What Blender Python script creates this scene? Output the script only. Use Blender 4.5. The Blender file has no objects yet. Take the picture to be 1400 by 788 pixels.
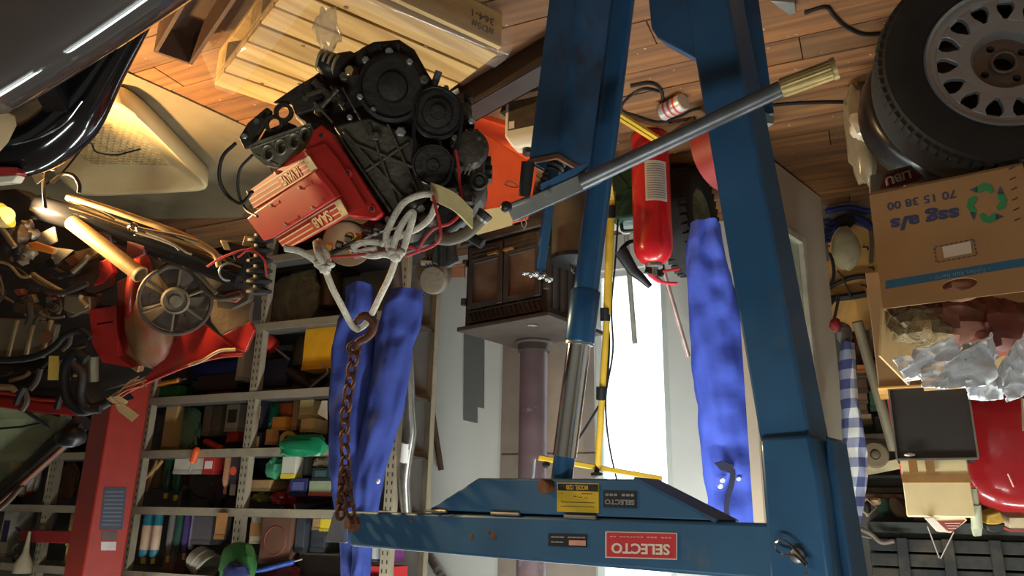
import bpy, bmesh, math, random
from mathutils import Vector, Matrix, noise
random.seed(7)
V = Vector
SC = bpy.context.scene
COL = SC.collection

# ---------------------------------------------------------------- camera
# the photograph was taken with the phone upside down, so the camera is rolled by half a turn
FPX = 1060.0
CAMH = 1.55
TH = math.radians(16.7)
RHO = math.radians(1.22)
CAM = V((0, 0, CAMH))
_R0 = V((1, 0, 0)); _U0 = V((0, math.sin(TH), math.cos(TH)))
FW = V((0, math.cos(TH), -math.sin(TH)))
RT = _R0 * math.cos(RHO) + _U0 * math.sin(RHO)
UP = _U0 * math.cos(RHO) - _R0 * math.sin(RHO)
cd = bpy.data.cameras.new('camera'); cam = bpy.data.objects.new('camera', cd); COL.objects.link(cam)
cd.sensor_width = 36; cd.lens = FPX / 1400 * 36; cd.clip_start = 0.02; cd.clip_end = 200
mw = Matrix.Identity(4)
for i, ax in enumerate((-RT, -UP, -FW)):
    for k in range(3): mw[k][i] = ax[k]
mw.translation = CAM
cam.matrix_world = mw
SC.camera = cam
SC.view_settings.view_transform = 'Standard'
SC.view_settings.look = 'None'
SC.view_settings.exposure = 0.48
SC.view_settings.gamma = 1.0
SC.view_settings.use_curve_mapping = False

# ---------------------------------------------------------------- world: overcast daylight outside the window
wd = bpy.data.worlds.new('overcast_sky'); SC.world = wd; wd.use_nodes = True
wd.node_tree.nodes['Background'].inputs[0].default_value = (0.80, 0.90, 1.0, 1)
wd.node_tree.nodes['Background'].inputs[1].default_value = 4.5

# ---------------------------------------------------------------- room frame: a runs along the back wall, b towards it
AD = V((math.sin(math.radians(65)), math.cos(math.radians(65)), 0))
BD = V((-math.cos(math.radians(65)), math.sin(math.radians(65)), 0))
ZD = V((0, 0, 1))
def W(a, b, z): return AD * a + BD * b + ZD * z
def ray(x, y): return FW - RT * ((x - 700) / FPX) + UP * ((y - 394) / FPX)
def P(x, y, d): return CAM + ray(x, y) * d
def PN(x, y, pt, n):
    r = ray(x, y); return CAM + r * ((pt - CAM).dot(n) / r.dot(n))
def PZ(x, y, z): return PN(x, y, V((0, 0, z)), ZD)
def PB(x, y, b): return PN(x, y, BD * b, BD)
def PA(x, y, a): return PN(x, y, AD * a, AD)
def dep(p): return (p - CAM).dot(FW)
def pxm(px, d): return px * d / FPX
def ab(p): return p.dot(AD), p.dot(BD)
WALLB = 3.95

LAMPS = {}
def area_light(name, loc, target, sx, sy, power, col):
    l = bpy.data.lights.new(name, 'AREA'); l.shape = 'RECTANGLE'; l.size = sx; l.size_y = sy; l.energy = power; l.color = col
    o = bpy.data.objects.new(name, l); COL.objects.link(o); o.location = loc
    o.rotation_euler = (V(target) - V(loc)).to_track_quat('-Z', 'Y').to_euler()
    return o
def point_light(name, loc, power, col, r=0.05):
    l = bpy.data.lights.new(name, 'POINT'); l.energy = power; l.color = col; l.shadow_soft_size = r
    o = bpy.data.objects.new(name, l); COL.objects.link(o); o.location = loc
    return o
# fluorescent fixtures under the ceiling (their tubes are built with the room)
TUBES = [(-0.7, 2.75), (0.75, 2.75), (2.2, 2.75), (3.65, 2.75), (0.4, 0.2)]
for i, (a, b) in enumerate(TUBES):
    o = area_light(('door', 'stove', 'shelves', 'lift', 'crane')[i] + '_fluorescent_offscreen', W(a, b, 2.46), W(a, b, 0), 1.15, 0.10, (11, 28, 8, 4, 11)[i], (0.93, 1.0, 0.98))
    o.rotation_euler = (0, 0, math.radians(25))
# warm lamp low at the front of the red car: the glowing thing at the edge of the picture (its body is built with the car)
ILP = P(26, 287, 2.66)
ILA = V((-0.75, -0.05, -0.35)).normalized()
_l = bpy.data.lights.new('inspection_lamp_light', 'SPOT'); _l.energy = 80; _l.color = (1.0, 0.66, 0.29); _l.spot_size = math.radians(152); _l.spot_blend = 0.35; _l.shadow_soft_size = 0.03
_o = bpy.data.objects.new('inspection_lamp_light', _l); COL.objects.link(_o); _o.location = ILP
_o.rotation_euler = ILA.to_track_quat('-Z', 'Y').to_euler()

# ---------------------------------------------------------------- materials
def lin(c):
    return tuple(((v / 255) / 12.92 if v / 255 <= 0.04045 else ((v / 255 + 0.055) / 1.055) ** 2.4) for v in c)
MATS = {}
def M(name, rgb, rough=0.6, metal=0.0, var=0.18, scale=14, bump=0.0, bscale=None, dirt=None, damt=0.5, dscale=5, coat=0.0, alpha=1.0, trans=0.0, emit=0.0, spec=0.5, ecol=None):
    if name in MATS: return MATS[name]
    m = bpy.data.materials.new(name); m.use_nodes = True
    nt = m.node_tree; N = nt.nodes; L = nt.links
    b = N['Principled BSDF']; c = lin(rgb)
    b.inputs['Roughness'].default_value = rough; b.inputs['Metallic'].default_value = metal
    b.inputs['Coat Weight'].default_value = coat; b.inputs['Coat Roughness'].default_value = 0.08
    b.inputs['Alpha'].default_value = alpha; b.inputs['Transmission Weight'].default_value = trans
    b.inputs['Specular IOR Level'].default_value = spec
    tc = N.new('ShaderNodeTexCoord')
    nz = N.new('ShaderNodeTexNoise'); nz.inputs['Scale'].default_value = scale; nz.inputs['Detail'].default_value = 5
    L.new(tc.outputs['Object'], nz.inputs['Vector'])
    cr = N.new('ShaderNodeValToRGB')
    cr.color_ramp.elements[0].position = 0.3; cr.color_ramp.elements[1].position = 0.7
    cr.color_ramp.elements[0].color = tuple(v * (1 - var) for v in c) + (1,)
    cr.color_ramp.elements[1].color = tuple(min(1, v * (1 + var)) for v in c) + (1,)
    L.new(nz.outputs['Fac'], cr.inputs['Fac'])
    out = cr.outputs['Color']
    if dirt:
        n2 = N.new('ShaderNodeTexNoise'); n2.inputs['Scale'].default_value = dscale; n2.inputs['Detail'].default_value = 8; n2.inputs['Roughness'].default_value = 0.65
        L.new(tc.outputs['Object'], n2.inputs['Vector'])
        r2 = N.new('ShaderNodeValToRGB'); r2.color_ramp.elements[0].position = 1 - damt - 0.08; r2.color_ramp.elements[1].position = min(1, 1 - damt + 0.12)
        r2.color_ramp.elements[0].color = (0, 0, 0, 1); r2.color_ramp.elements[1].color = (1, 1, 1, 1)
        L.new(n2.outputs['Fac'], r2.inputs['Fac'])
        mx = N.new('ShaderNodeMix'); mx.data_type = 'RGBA'
        L.new(r2.outputs['Color'], mx.inputs[0]); L.new(out, mx.inputs[6]); mx.inputs[7].default_value = lin(dirt) + (1,)
        out = mx.outputs[2]
    L.new(out, b.inputs['Base Color'])
    if bump:
        n3 = N.new('ShaderNodeTexNoise'); n3.inputs['Scale'].default_value = bscale or scale * 4; n3.inputs['Detail'].default_value = 6
        L.new(tc.outputs['Object'], n3.inputs['Vector'])
        bp = N.new('ShaderNodeBump'); bp.inputs['Strength'].default_value = bump; bp.inputs['Distance'].default_value = 0.01
        L.new(n3.outputs['Fac'], bp.inputs['Height']); L.new(bp.outputs['Normal'], b.inputs['Normal'])
    if emit:
        b.inputs['Emission Color'].default_value = lin(ecol or rgb) + (1,); b.inputs['Emission Strength'].default_value = emit
    MATS[name] = m
    return m
def wood_mat(name, c1, c2, axis, rough=0.7, worn=None, seedobj=True):
    if name in MATS: return MATS[name]
    m = bpy.data.materials.new(name); m.use_nodes = True
    nt = m.node_tree; N = nt.nodes; L = nt.links; b = N['Principled BSDF']
    b.inputs['Roughness'].default_value = rough
    tc = N.new('ShaderNodeTexCoord'); mp = N.new('ShaderNodeMapping')
    ang = math.atan2(axis.y, axis.x)
    mp.inputs['Rotation'].default_value = (0, 0, -ang); mp.inputs['Scale'].default_value = (1, 1, 1)
    m2 = N.new('ShaderNodeMapping'); m2.inputs['Scale'].default_value = (1.6, 26, 26)
    geo = N.new('ShaderNodeNewGeometry')
    L.new(geo.outputs['Position'], mp.inputs['Vector']); L.new(mp.outputs['Vector'], m2.inputs['Vector'])
    nz = N.new('ShaderNodeTexNoise'); nz.inputs['Scale'].default_value = 1.0; nz.inputs['Detail'].default_value = 7; nz.inputs['Distortion'].default_value = 0.6
    L.new(m2.outputs['Vector'], nz.inputs['Vector'])
    cr = N.new('ShaderNodeValToRGB'); cr.color_ramp.elements[0].position = 0.3; cr.color_ramp.elements[1].position = 0.72
    cr.color_ramp.elements[0].color = lin(c1) + (1,); cr.color_ramp.elements[1].color = lin(c2) + (1,)
    L.new(nz.outputs['Fac'], cr.inputs['Fac'])
    out = cr.outputs['Color']
    oi = N.new('ShaderNodeObjectInfo')
    hs = N.new('ShaderNodeHueSaturation')
    ma = N.new('ShaderNodeMapRange'); ma.inputs[3].default_value = 0.72; ma.inputs[4].default_value = 1.2
    L.new(oi.outputs['Random'], ma.inputs[0]); L.new(ma.outputs[0], hs.inputs['Value']); L.new(out, hs.inputs['Color'])
    out = hs.outputs['Color']
    if worn:
        n2 = N.new('ShaderNodeTexNoise'); n2.inputs['Scale'].default_value = 3.2; n2.inputs['Detail'].default_value = 9; n2.inputs['Roughness'].default_value = 0.7
        L.new(geo.outputs['Position'], n2.inputs['Vector'])
        r2 = N.new('ShaderNodeValToRGB'); r2.color_ramp.elements[0].position = 0.52; r2.color_ramp.elements[1].position = 0.70
        L.new(n2.outputs['Fac'], r2.inputs['Fac'])
        mx = N.new('ShaderNodeMix'); mx.data_type = 'RGBA'
        L.new(r2.outputs['Color'], mx.inputs[0]); L.new(out, mx.inputs[6]); mx.inputs[7].default_value = lin(worn) + (1,)
        out = mx.outputs[2]
        # small pale paint flecks
        n4 = N.new('ShaderNodeTexNoise'); n4.inputs['Scale'].default_value = 42; n4.inputs['Detail'].default_value = 3
        L.new(geo.outputs['Position'], n4.inputs['Vector'])
        r4 = N.new('ShaderNodeValToRGB'); r4.color_ramp.elements[0].position = 0.70; r4.color_ramp.elements[1].position = 0.735
        L.new(n4.outputs['Fac'], r4.inputs['Fac'])
        m4 = N.new('ShaderNodeMix'); m4.data_type = 'RGBA'
        L.new(r4.outputs['Color'], m4.inputs[0]); L.new(out, m4.inputs[6]); m4.inputs[7].default_value = lin((190, 170, 140)) + (1,)
        out = m4.outputs[2]
    L.new(out, b.inputs['Base Color'])
    bp = N.new('ShaderNodeBump'); bp.inputs['Strength'].default_value = 0.25; bp.inputs['Distance'].default_value = 0.004
    L.new(nz.outputs['Fac'], bp.inputs['Height']); L.new(bp.outputs['Normal'], b.inputs['Normal'])
    MATS[name] = m
    return m

# ---------------------------------------------------------------- mesh builder
def spline(pts, k=6):
    pts = [V(p) for p in pts]
    if len(pts) < 3: return pts
    out = []
    q = [pts[0] * 2 - pts[1]] + pts + [pts[-1] * 2 - pts[-2]]
    for i in range(1, len(q) - 2):
        p0, p1, p2, p3 = q[i - 1], q[i], q[i + 1], q[i + 2]
        for j in range(k):
            t = j / k
            out.append(0.5 * ((2 * p1) + (p2 - p0) * t + (2 * p0 - 5 * p1 + 4 * p2 - p3) * t * t + (3 * p1 - p0 - 3 * p2 + p3) * t ** 3))
    out.append(pts[-1])
    return out
def perp(a):
    a = a.normalized(); r = V((0, 0, 1)) if abs(a.z) < 0.9 else V((1, 0, 0))
    u = a.cross(r).normalized(); return u, a.cross(u).normalized()
class MB:
    def __init__(s): s.v = []; s.f = []
    def add(s, vs, fs):
        k = len(s.v); s.v += [V(p) for p in vs]; s.f += [tuple(i + k for i in f) for f in fs]; return s
    def box(s, c, size, ax=None):
        c = V(c); ax = ax or (V((1, 0, 0)), V((0, 1, 0)), ZD)
        h = [q / 2 for q in size]; vs = []
        for i in (-1, 1):
            for j in (-1, 1):
                for k in (-1, 1): vs.append(c + ax[0] * (i * h[0]) + ax[1] * (j * h[1]) + ax[2] * (k * h[2]))
        return s.add(vs, [(0, 1, 3, 2), (4, 6, 7, 5), (0, 4, 5, 1), (2, 3, 7, 6), (0, 2, 6, 4), (1, 5, 7, 3)])
    def rbox(s, a0, a1, b0, b1, z0, z1):      # room-aligned box
        return s.box(W((a0 + a1) / 2, (b0 + b1) / 2, (z0 + z1) / 2), (abs(a1 - a0), abs(b1 - b0), abs(z1 - z0)), (AD, BD, ZD))
    def beam(s, p0, p1, w, h, up=ZD):
        p0 = V(p0); p1 = V(p1); a = (p1 - p0); L = a.length; a.normalize()
        u = a.cross(V(up))
        u = u.normalized() if u.length > 1e-5 else perp(a)[0]
        return s.box((p0 + p1) / 2, (L, w, h), (a, u, u.cross(a)))
    def tube(s, pts, r, n=8, cap=True):
        pts = [V(p) for p in pts]; m = len(pts); rs = r if isinstance(r, (list, tuple)) else [r] * m
        t = (pts[1] - pts[0]).normalized(); u, w = perp(t); vs = []; fs = []
        for i in range(m):
            t2 = (pts[min(i + 1, m - 1)] - pts[max(i - 1, 0)]).normalized()
            q = t.rotation_difference(t2); u = q @ u; w = q @ w; t = t2
            for k in range(n):
                a = 2 * math.pi * k / n; vs.append(pts[i] + (u * math.cos(a) + w * math.sin(a)) * rs[i])
        for i in range(m - 1):
            for k in range(n): fs.append((i * n + k, i * n + (k + 1) % n, (i + 1) * n + (k + 1) % n, (i + 1) * n + k))
        if cap: fs.append(tuple(range(n - 1, -1, -1))); fs.append(tuple(range((m - 1) * n, m * n)))
        return s.add(vs, fs)
    def lathe(s, c, axis, prof, n=20, cap=True, ref=None):
        c = V(c); axis = V(axis).normalized(); u, w = perp(axis); vs = []; fs = []
        if ref is not None:
            u = (V(ref) - axis * V(ref).dot(axis)).normalized(); w = axis.cross(u)
        for (r, h) in prof:
            for k in range(n):
                a = 2 * math.pi * k / n; vs.append(c + axis * h + (u * math.cos(a) + w * math.sin(a)) * max(r, 1e-4))
        m = len(prof)
        for i in range(m - 1):
            for k in range(n): fs.append((i * n + k, i * n + (k + 1) % n, (i + 1) * n + (k + 1) % n, (i + 1) * n + k))
        if cap: fs.append(tuple(range(n - 1, -1, -1))); fs.append(tuple(range((m - 1) * n, m * n)))
        return s.add(vs, fs)
    def ring(s, c, axis, prof, n=24):           # closed profile revolved (a tyre, a rim)
        return s.lathe(c, axis, list(prof) + [prof[0]], n, cap=False)
    def prism(s, pts, vec):
        pts = [V(p) for p in pts]; vec = V(vec); n = len(pts)
        vs = pts + [p + vec for p in pts]
        fs = [tuple(range(n)), tuple(range(2 * n - 1, n - 1, -1))] + [(i, i + n, (i + 1) % n + n, (i + 1) % n) for i in range(n)]
        return s.add(vs, fs)
    def loft(s, rings, cap=True, close=True):
        n = len(rings[0]); vs = [p for r in rings for p in r]; fs = []
        kk = n if close else n - 1
        for i in range(len(rings) - 1):
            for k in range(kk): fs.append((i * n + k, i * n + (k + 1) % n, (i + 1) * n + (k + 1) % n, (i + 1) * n + k))
        if cap: fs.append(tuple(range(n - 1, -1, -1))); fs.append(tuple(range((len(rings) - 1) * n, len(rings) * n)))
        return s.add(vs, fs)
    def sheet(s, grid, th):                     # thick sheet through a grid of points
        R = len(grid); C = len(grid[0]); g = [[V(p) for p in r] for r in grid]; nor = []
        for i in range(R):
            for j in range(C):
                du = g[min(i + 1, R - 1)][j] - g[max(i - 1, 0)][j]; dv = g[i][min(j + 1, C - 1)] - g[i][max(j - 1, 0)]
                q = du.cross(dv); nor.append(q.normalized() if q.length > 1e-9 else ZD)
        flat = [p for r in g for p in r]
        vs = [p + n * th / 2 for p, n in zip(flat, nor)] + [p - n * th / 2 for p, n in zip(flat, nor)]
        K = R * C; fs = []
        for i in range(R - 1):
            for j in range(C - 1):
                a, b, c, d = i * C + j, i * C + j + 1, (i + 1) * C + j + 1, (i + 1) * C + j
                fs.append((a, d, c, b)); fs.append((a + K, b + K, c + K, d + K))
        loop = [j for j in range(C)] + [i * C + C - 1 for i in range(1, R)] + [(R - 1) * C + j for j in range(C - 2, -1, -1)] + [i * C for i in range(R - 2, 0, -1)]
        for i in range(len(loop)):
            a, b = loop[i], loop[(i + 1) % len(loop)]; fs.append((a, b, b + K, a + K))
        return s.add(vs, fs)
    def ball(s, c, r, ax=None, n=12, amp=0.0, seed=0, fr=2.2):
        c = V(c); r = (r, r, r) if not isinstance(r, (tuple, list)) else r; ax = ax or (V((1, 0, 0)), V((0, 1, 0)), ZD)
        m = max(4, n // 2 + 1); vs = []; fs = []
        for i in range(m + 1):
            th = math.pi * i / m
            for k in range(n):
                ph = 2 * math.pi * k / n
                q = V((math.sin(th) * math.cos(ph), math.sin(th) * math.sin(ph), math.cos(th)))
                sc = 1 + (amp * noise.noise(q * fr + V((seed * 3.7, seed * 1.3, 0))) if amp else 0)
                vs.append(c + (ax[0] * q.x * r[0] + ax[1] * q.y * r[1] + ax[2] * q.z * r[2]) * sc)
        for i in range(m):
            for k in range(n): fs.append((i * n + k, (i + 1) * n + k, (i + 1) * n + (k + 1) % n, i * n + (k + 1) % n))
        return s.add(vs, fs)
    def torus(s, c, axis, R, r, n=24, m=8, a0=0, a1=2 * math.pi, ref=None):
        axis = V(axis).normalized(); u, w = perp(axis)
        if ref is not None: u = (V(ref) - axis * V(ref).dot(axis)).normalized(); w = axis.cross(u)
        full = abs(a1 - a0 - 2 * math.pi) < 1e-6
        pts = [V(c) + (u * math.cos(a0 + (a1 - a0) * k / n) + w * math.sin(a0 + (a1 - a0) * k / n)) * R for k in range(n + 1)]
        return s.tube(pts, r, m, cap=not full)

ORG = {}
def finish(me, smooth=True, ang=38):
    bm = bmesh.new(); bm.from_mesh(me)
    bmesh.ops.remove_doubles(bm, verts=bm.verts, dist=1e-5)
    bmesh.ops.recalc_face_normals(bm, faces=bm.faces); bm.to_mesh(me); bm.free()
    if smooth:
        me.polygons.foreach_set('use_smooth', [True] * len(me.polygons))
        me.set_sharp_from_angle(angle=math.radians(ang))
def tag(o, label=None, cat=None, group=None, kind=None):
    if label: o['label'] = label
    if cat: o['category'] = cat
    if group: o['group'] = group
    if kind: o['kind'] = kind
    return o
def thing(name, label, cat, loc, group=None):
    o = bpy.data.objects.new(name, None); COL.objects.link(o); o.location = loc; o.empty_display_size = 0.05
    ORG[o] = V(loc); return tag(o, label, cat, group)
def ob(name, mb, mat, parent=None, loc=None, bevel=0.0, smooth=True, ang=38, seg=2):
    if parent is not None: org = ORG[parent]
    elif loc is not None: org = V(loc)
    else:
        xs = [p.x for p in mb.v]; ys = [p.y for p in mb.v]
        org = V(((min(xs) + max(xs)) / 2, (min(ys) + max(ys)) / 2, min(p.z for p in mb.v)))
    me = bpy.data.meshes.new(name); me.from_pydata([p - org for p in mb.v], [], mb.f); me.update(); finish(me, smooth, ang)
    me.materials.append(mat)
    o = bpy.data.objects.new(name, me); COL.objects.link(o); ORG[o] = org
    if parent is not None: o.parent = parent
    else: o.location = org
    if bevel:
        md = o.modifiers.new('bevel', 'BEVEL'); md.width = bevel; md.segments = seg; md.limit_method = 'ANGLE'; md.angle_limit = math.radians(40)
    return o
def cut(o, mb):
    # real opening: subtract a closed mesh from an object
    me = bpy.data.meshes.new('cutter'); me.from_pydata([p - ORG[o] for p in mb.v], [], mb.f); me.update(); finish(me, False)
    c = bpy.data.objects.new('cutter', me); COL.objects.link(c); c.matrix_world = Matrix.Translation(ORG[o]); 
    bev = [(m.name, m.width, m.segments) for m in o.modifiers if m.type == 'BEVEL']
    for m in list(o.modifiers): o.modifiers.remove(m)
    par = o.parent; o.parent = None; o.location = ORG[o]
    b = o.modifiers.new('cut', 'BOOLEAN'); b.operation = 'DIFFERENCE'; b.object = c; b.solver = 'EXACT'
    bpy.context.view_layer.update()
    nm = bpy.data.meshes.new_from_object(o.evaluated_get(bpy.context.evaluated_depsgraph_get()))
    o.modifiers.remove(b); o.data = nm
    if par is not None: o.parent = par; o.location = (0, 0, 0)
    bpy.data.objects.remove(c)
    return o
def solo(name, mb, mat, label, cat, group=None, **k): return tag(ob(name, mb, mat, None, **k), label, cat, group)
def struct(name, mb, mat, **k):
    o = ob(name, mb, mat, None, **k); o['kind'] = 'structure'; return o
def text(name, body, c, xd, yd, w, h, mat, parent, off=0.0, ext=0.0006, shear=0):
    cu = bpy.data.curves.new('lettering', 'FONT'); cu.body = body; cu.size = 1; cu.extrude = 0.01; cu.offset = off; cu.resolution_u = 3; cu.shear = shear
    t = bpy.data.objects.new('lettering', cu); COL.objects.link(t)
    bpy.context.view_layer.update()
    me = bpy.data.meshes.new_from_object(t.evaluated_get(bpy.context.evaluated_depsgraph_get()))
    bpy.data.objects.remove(t)
    x0 = min(v.co.x for v in me.vertices); x1 = max(v.co.x for v in me.vertices)
    y0 = min(v.co.y for v in me.vertices); y1 = max(v.co.y for v in me.vertices)
    xd = V(xd).normalized(); yd = V(yd).normalized(); nd = xd.cross(yd); org = ORG[parent]
    for v in me.vertices:
        q = v.co.copy()
        v.co = V(c) + xd * ((q.x - (x0 + x1) / 2) / (x1 - x0) * w) + yd * ((q.y - (y0 + y1) / 2) / (y1 - y0) * h) + nd * (ext if q.z > 0 else -ext) - org
    me.materials.clear(); me.materials.append(mat)
    o = bpy.data.objects.new(name, me); COL.objects.link(o); o.parent = parent; ORG[o] = org
    return o
def offset_pts(pts, n, k): return [p + n * k for p in pts]
# ================================================================= the room
m_wall = M('wall_paint', (222, 222, 214), 0.85, var=0.05, scale=3, bump=0.08, bscale=40)
m_plank = wood_mat('floor_plank_wood', (92, 58, 30), (152, 100, 54), AD, 0.66, worn=(112, 84, 56))
m_base = M('subfloor', (40, 30, 22), 0.9)
m_panelwood = wood_mat('panel_wood', (196, 150, 88), (222, 180, 118), ZD + AD, 0.6)
m_ceil = M('ceiling_board', (200, 195, 180), 0.9, var=0.05)
fl = struct('floor', MB().rbox(-2.6, 6.4, -2.6, 4.15, -0.12, -0.018), m_base)
rows = 0; b = 0.55
while b < WALLB:
    w = min(0.142, WALLB - b)
    a = -2.3 + (rows * 0.83) % 2.1 - 2.1
    while a < 4.6:
        a1 = a + 2.1
        aa, bb = max(a, -2.3), min(a1, 4.6)
        if bb - aa > 0.05:
            dz = random.uniform(-0.0015, 0.0015)
            ob('plank', MB().rbox(aa + 0.0015, bb - 0.0015, b + 0.0018, b + w - 0.0018, -0.02, dz), m_plank, fl, bevel=0.0015, seg=1)
        a = a1
    b += w; rows += 1
# back wall with the window opening
WA0, WA1, WZ0, WZ1 = ab(PB(914, 500, WALLB))[0], ab(PB(812, 500, WALLB))[0], 0.20, 2.15
m_seg = M('sheet_white', (214, 216, 210), 0.7, var=0.04)
DW0 = ab(PB(1150, 600, WALLB))[0]
bw = MB()
bw.rbox(WA1, 6.4, WALLB, WALLB + 0.14, -0.12, 2.6)
bw.rbox(DW0, WA0, WALLB, WALLB + 0.14, -0.12, 2.6)
bw.rbox(WA0, WA1, WALLB, WALLB + 0.14, -0.12, WZ0)
bw.rbox(WA0, WA1, WALLB, WALLB + 0.14, WZ1, 2.6)
wback = struct('wall_back', bw, m_wall)
wb2 = struct('wall_back_boarded', MB().rbox(-2.6, DW0, WALLB, WALLB + 0.14, -0.12, 2.6), M('boarded_wall_paint', (96, 92, 84), 0.85, var=0.1))
struct('wall_left', MB().rbox(-2.74, -2.6, -2.6, 4.15, -0.12, 2.6), m_wall)
struct('wall_right', MB().rbox(6.4, 6.54, -2.6, 4.15, -0.12, 2.6), m_wall)
struct('wall_front', MB().rbox(-2.6, 6.4, -2.74, -2.6, -0.12, 2.6), m_wall)
struct('ceiling', MB().rbox(-2.74, 6.54, -2.74, 4.15, 2.6, 2.7), m_ceil)
# window
m_frame = M('window_frame_paint', (206, 210, 202), 0.5, var=0.04)
wf = MB()
t = 0.035
wf.rbox(WA0, WA0 + t, WALLB + 0.03, WALLB + 0.10, WZ0, WZ1); wf.rbox(WA1 - t, WA1, WALLB + 0.03, WALLB + 0.10, WZ0, WZ1)
wf.rbox(WA0, WA1, WALLB + 0.03, WALLB + 0.10, WZ0, WZ0 + t); wf.rbox(WA0, WA1, WALLB + 0.03, WALLB + 0.10, WZ1 - t, WZ1)
win = struct('window_1', wf, m_frame)
m_glass = M('window_glass', (250, 252, 252), 0.02, trans=1.0, var=0.0)
ob('pane', MB().rbox(WA0 + t, WA1 - t, WALLB + 0.06, WALLB + 0.066, WZ0 + t, WZ1 - t), m_glass, win)
struct('ground_outside', MB().rbox(-12, 16, WALLB + 0.16, 22, -0.3, -0.12), M('pale_gravel', (205, 205, 200), 0.9, bump=0.2))
# brown heat shield sheets behind the stove, in two courses with a joint
m_shield = M('heat_shield_steel', (158, 144, 130), 0.55, metal=0.3, var=0.14, scale=6, dirt=(150, 140, 130), damt=0.35, dscale=3)
sa0, sa1 = ab(PB(815, 600, WALLB))[0] + 0.0, ab(PB(687, 600, WALLB))[0]
zj = PB(720, 621, WALLB).z
hs = thing('heat_shield', 'brown steel heat shield sheets on the wall behind the stove flue', 'heat shield', W((sa0 + sa1) / 2, WALLB - 0.02, 0.0))
ob('shield_sheet', MB().rbox(sa0, sa1, WALLB - 0.022, WALLB, 0.0, zj - 0.006), m_shield, hs)
ob('shield_sheet', MB().rbox(sa0, sa1, WALLB - 0.022, WALLB, zj + 0.006, 2.3), m_shield, hs)
ob('joint_strip', MB().rbox(sa0, sa1, WALLB - 0.012, WALLB, zj - 0.006, zj + 0.006), m_shield, hs)
# baseboard right of the door
struct('baseboard_back', MB().rbox(-2.6, DW0 + 0.02, WALLB - 0.02, WALLB, 0.0, 0.10), M('baseboard_paint', (150, 138, 118), 0.7, dirt=(110, 96, 76), damt=0.45))
# fluorescent fixtures
m_tube = M('fluorescent_tube', (245, 255, 252), 0.4, emit=6.0, var=0)
m_fix = M('fixture_white', (225, 225, 220), 0.5, var=0.03)
near_lbl = ['over the open door', 'over the stove', 'over the metal shelves', 'over the lift column', 'over the pump handle']
for i, (a, b) in enumerate(TUBES):
    g = thing('ceiling_light', 'fluorescent ceiling light with two tubes ' + near_lbl[i], 'ceiling light', W(a, b, 2.6), 'fluorescent ceiling lights')
    ob('housing', MB().rbox(a - 0.62, a + 0.62, b - 0.09, b + 0.09, 2.535, 2.6), m_fix, g, bevel=0.006)
    for k in (-1, 1):
        ob('tube', MB().tube([W(a - 0.58, b + k * 0.05, 2.50), W(a + 0.58, b + k * 0.05, 2.50)], 0.013, 10), m_tube, g)
        for e in (-1, 1): ob('end_cap', MB().box(W(a + e * 0.6, b + k * 0.05, 2.512), (0.04, 0.035, 0.06), (AD, BD, ZD)), m_fix, g)
# white glazed door standing open against the back wall
m_door = M('door_paint', (205, 190, 168), 0.55, var=0.04, scale=4, dirt=(170, 150, 125), damt=0.28, dscale=2)
dfar = PZ(1122, 270, 0.012); dnear = PZ(1052, 216, 0.012)
dd = (dnear - dfar); dd.z = 0; dd.normalize(); dn = V((-dd.y, dd.x, 0))
if dn.dot(-dfar) < 0: dn = -dn
DWID, DH = 0.86, 2.02
def DP(s, z, k=0.0): return V((dfar.x, dfar.y, 0)) + dd * s + ZD * z + dn * k
door = MB(); tt = 0.04
def dbox(s0, s1, z0, z1, k0, k1): return ((DP((s0 + s1) / 2, (z0 + z1) / 2, (k0 + k1) / 2)), (abs(s1 - s0), abs(k1 - k0), abs(z1 - z0)), (dd, dn, ZD))
for q in ((0, 0.26, 0.012, DH, -tt, 0), (DWID - 0.12, DWID, 0.012, DH, -tt, 0), (0.26, DWID - 0.12, 0.012, 0.30, -tt, 0), (0.26, DWID - 0.12, DH - 0.16, DH, -tt, 0)): door.box(*dbox(*q))
do = struct('door_1', door, m_door)
st = MB()
for q in ((0.26, 0.29, 0.30, DH - 0.16, -0.03, 0.006), (DWID - 0.15, DWID - 0.12, 0.30, DH - 0.16, -0.03, 0.006), (0.29, DWID - 0.15, 0.30, 0.33, -0.03, 0.006), (0.29, DWID - 0.15, DH - 0.19, DH - 0.16, -0.03, 0.006)): st.box(*dbox(*q))
ob('glazing_bead', st, M('bead_paint', (214, 206, 186), 0.5), do)
ob('pane', MB().box(*dbox(0.29, DWID - 0.15, 0.33, DH - 0.19, -0.022, -0.016)), M('door_glass', (205, 215, 195), 0.15, trans=0.85, var=0.02), do)
for z in (0.25, 1.0, 1.78): ob('hinge', MB().tube([DP(0.0, z, 0.004), DP(0.0, z + 0.09, 0.004)], 0.007, 8), M('hinge_steel', (150, 145, 135), 0.4, metal=0.8), do)
# ================================================================= engine crane
CE = V((0.748, 0.664, 0)).normalized(); CN = V((0.664, -0.748, 0)).normalized()
CM0 = V((-0.423, 1.213, 0))
def CP(x, y, off=0.0): return PN(x, y, CM0 + CN * off, CN)
m_blue = M('crane_blue', (50, 94, 132), 0.42, metal=0.15, var=0.16, scale=9, dirt=(86, 100, 108), damt=0.33, dscale=7, coat=0.15)
m_blue2 = M('ram_blue', (46, 94, 136), 0.32, metal=0.35, var=0.12, scale=9, coat=0.25)
m_blue_d = M('pump_housing_blue', (48, 90, 126), 0.5, metal=0.2, var=0.25, scale=7, dirt=(62, 50, 42), damt=0.42, dscale=6)
m_boom = M('boom_blue', (56, 98, 132), 0.5, metal=0.15, var=0.14, scale=8, dirt=(128, 108, 86), damt=0.30, dscale=5)
m_chrome = M('chrome', (225, 222, 218), 0.10, metal=1.0, var=0.03)
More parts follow.
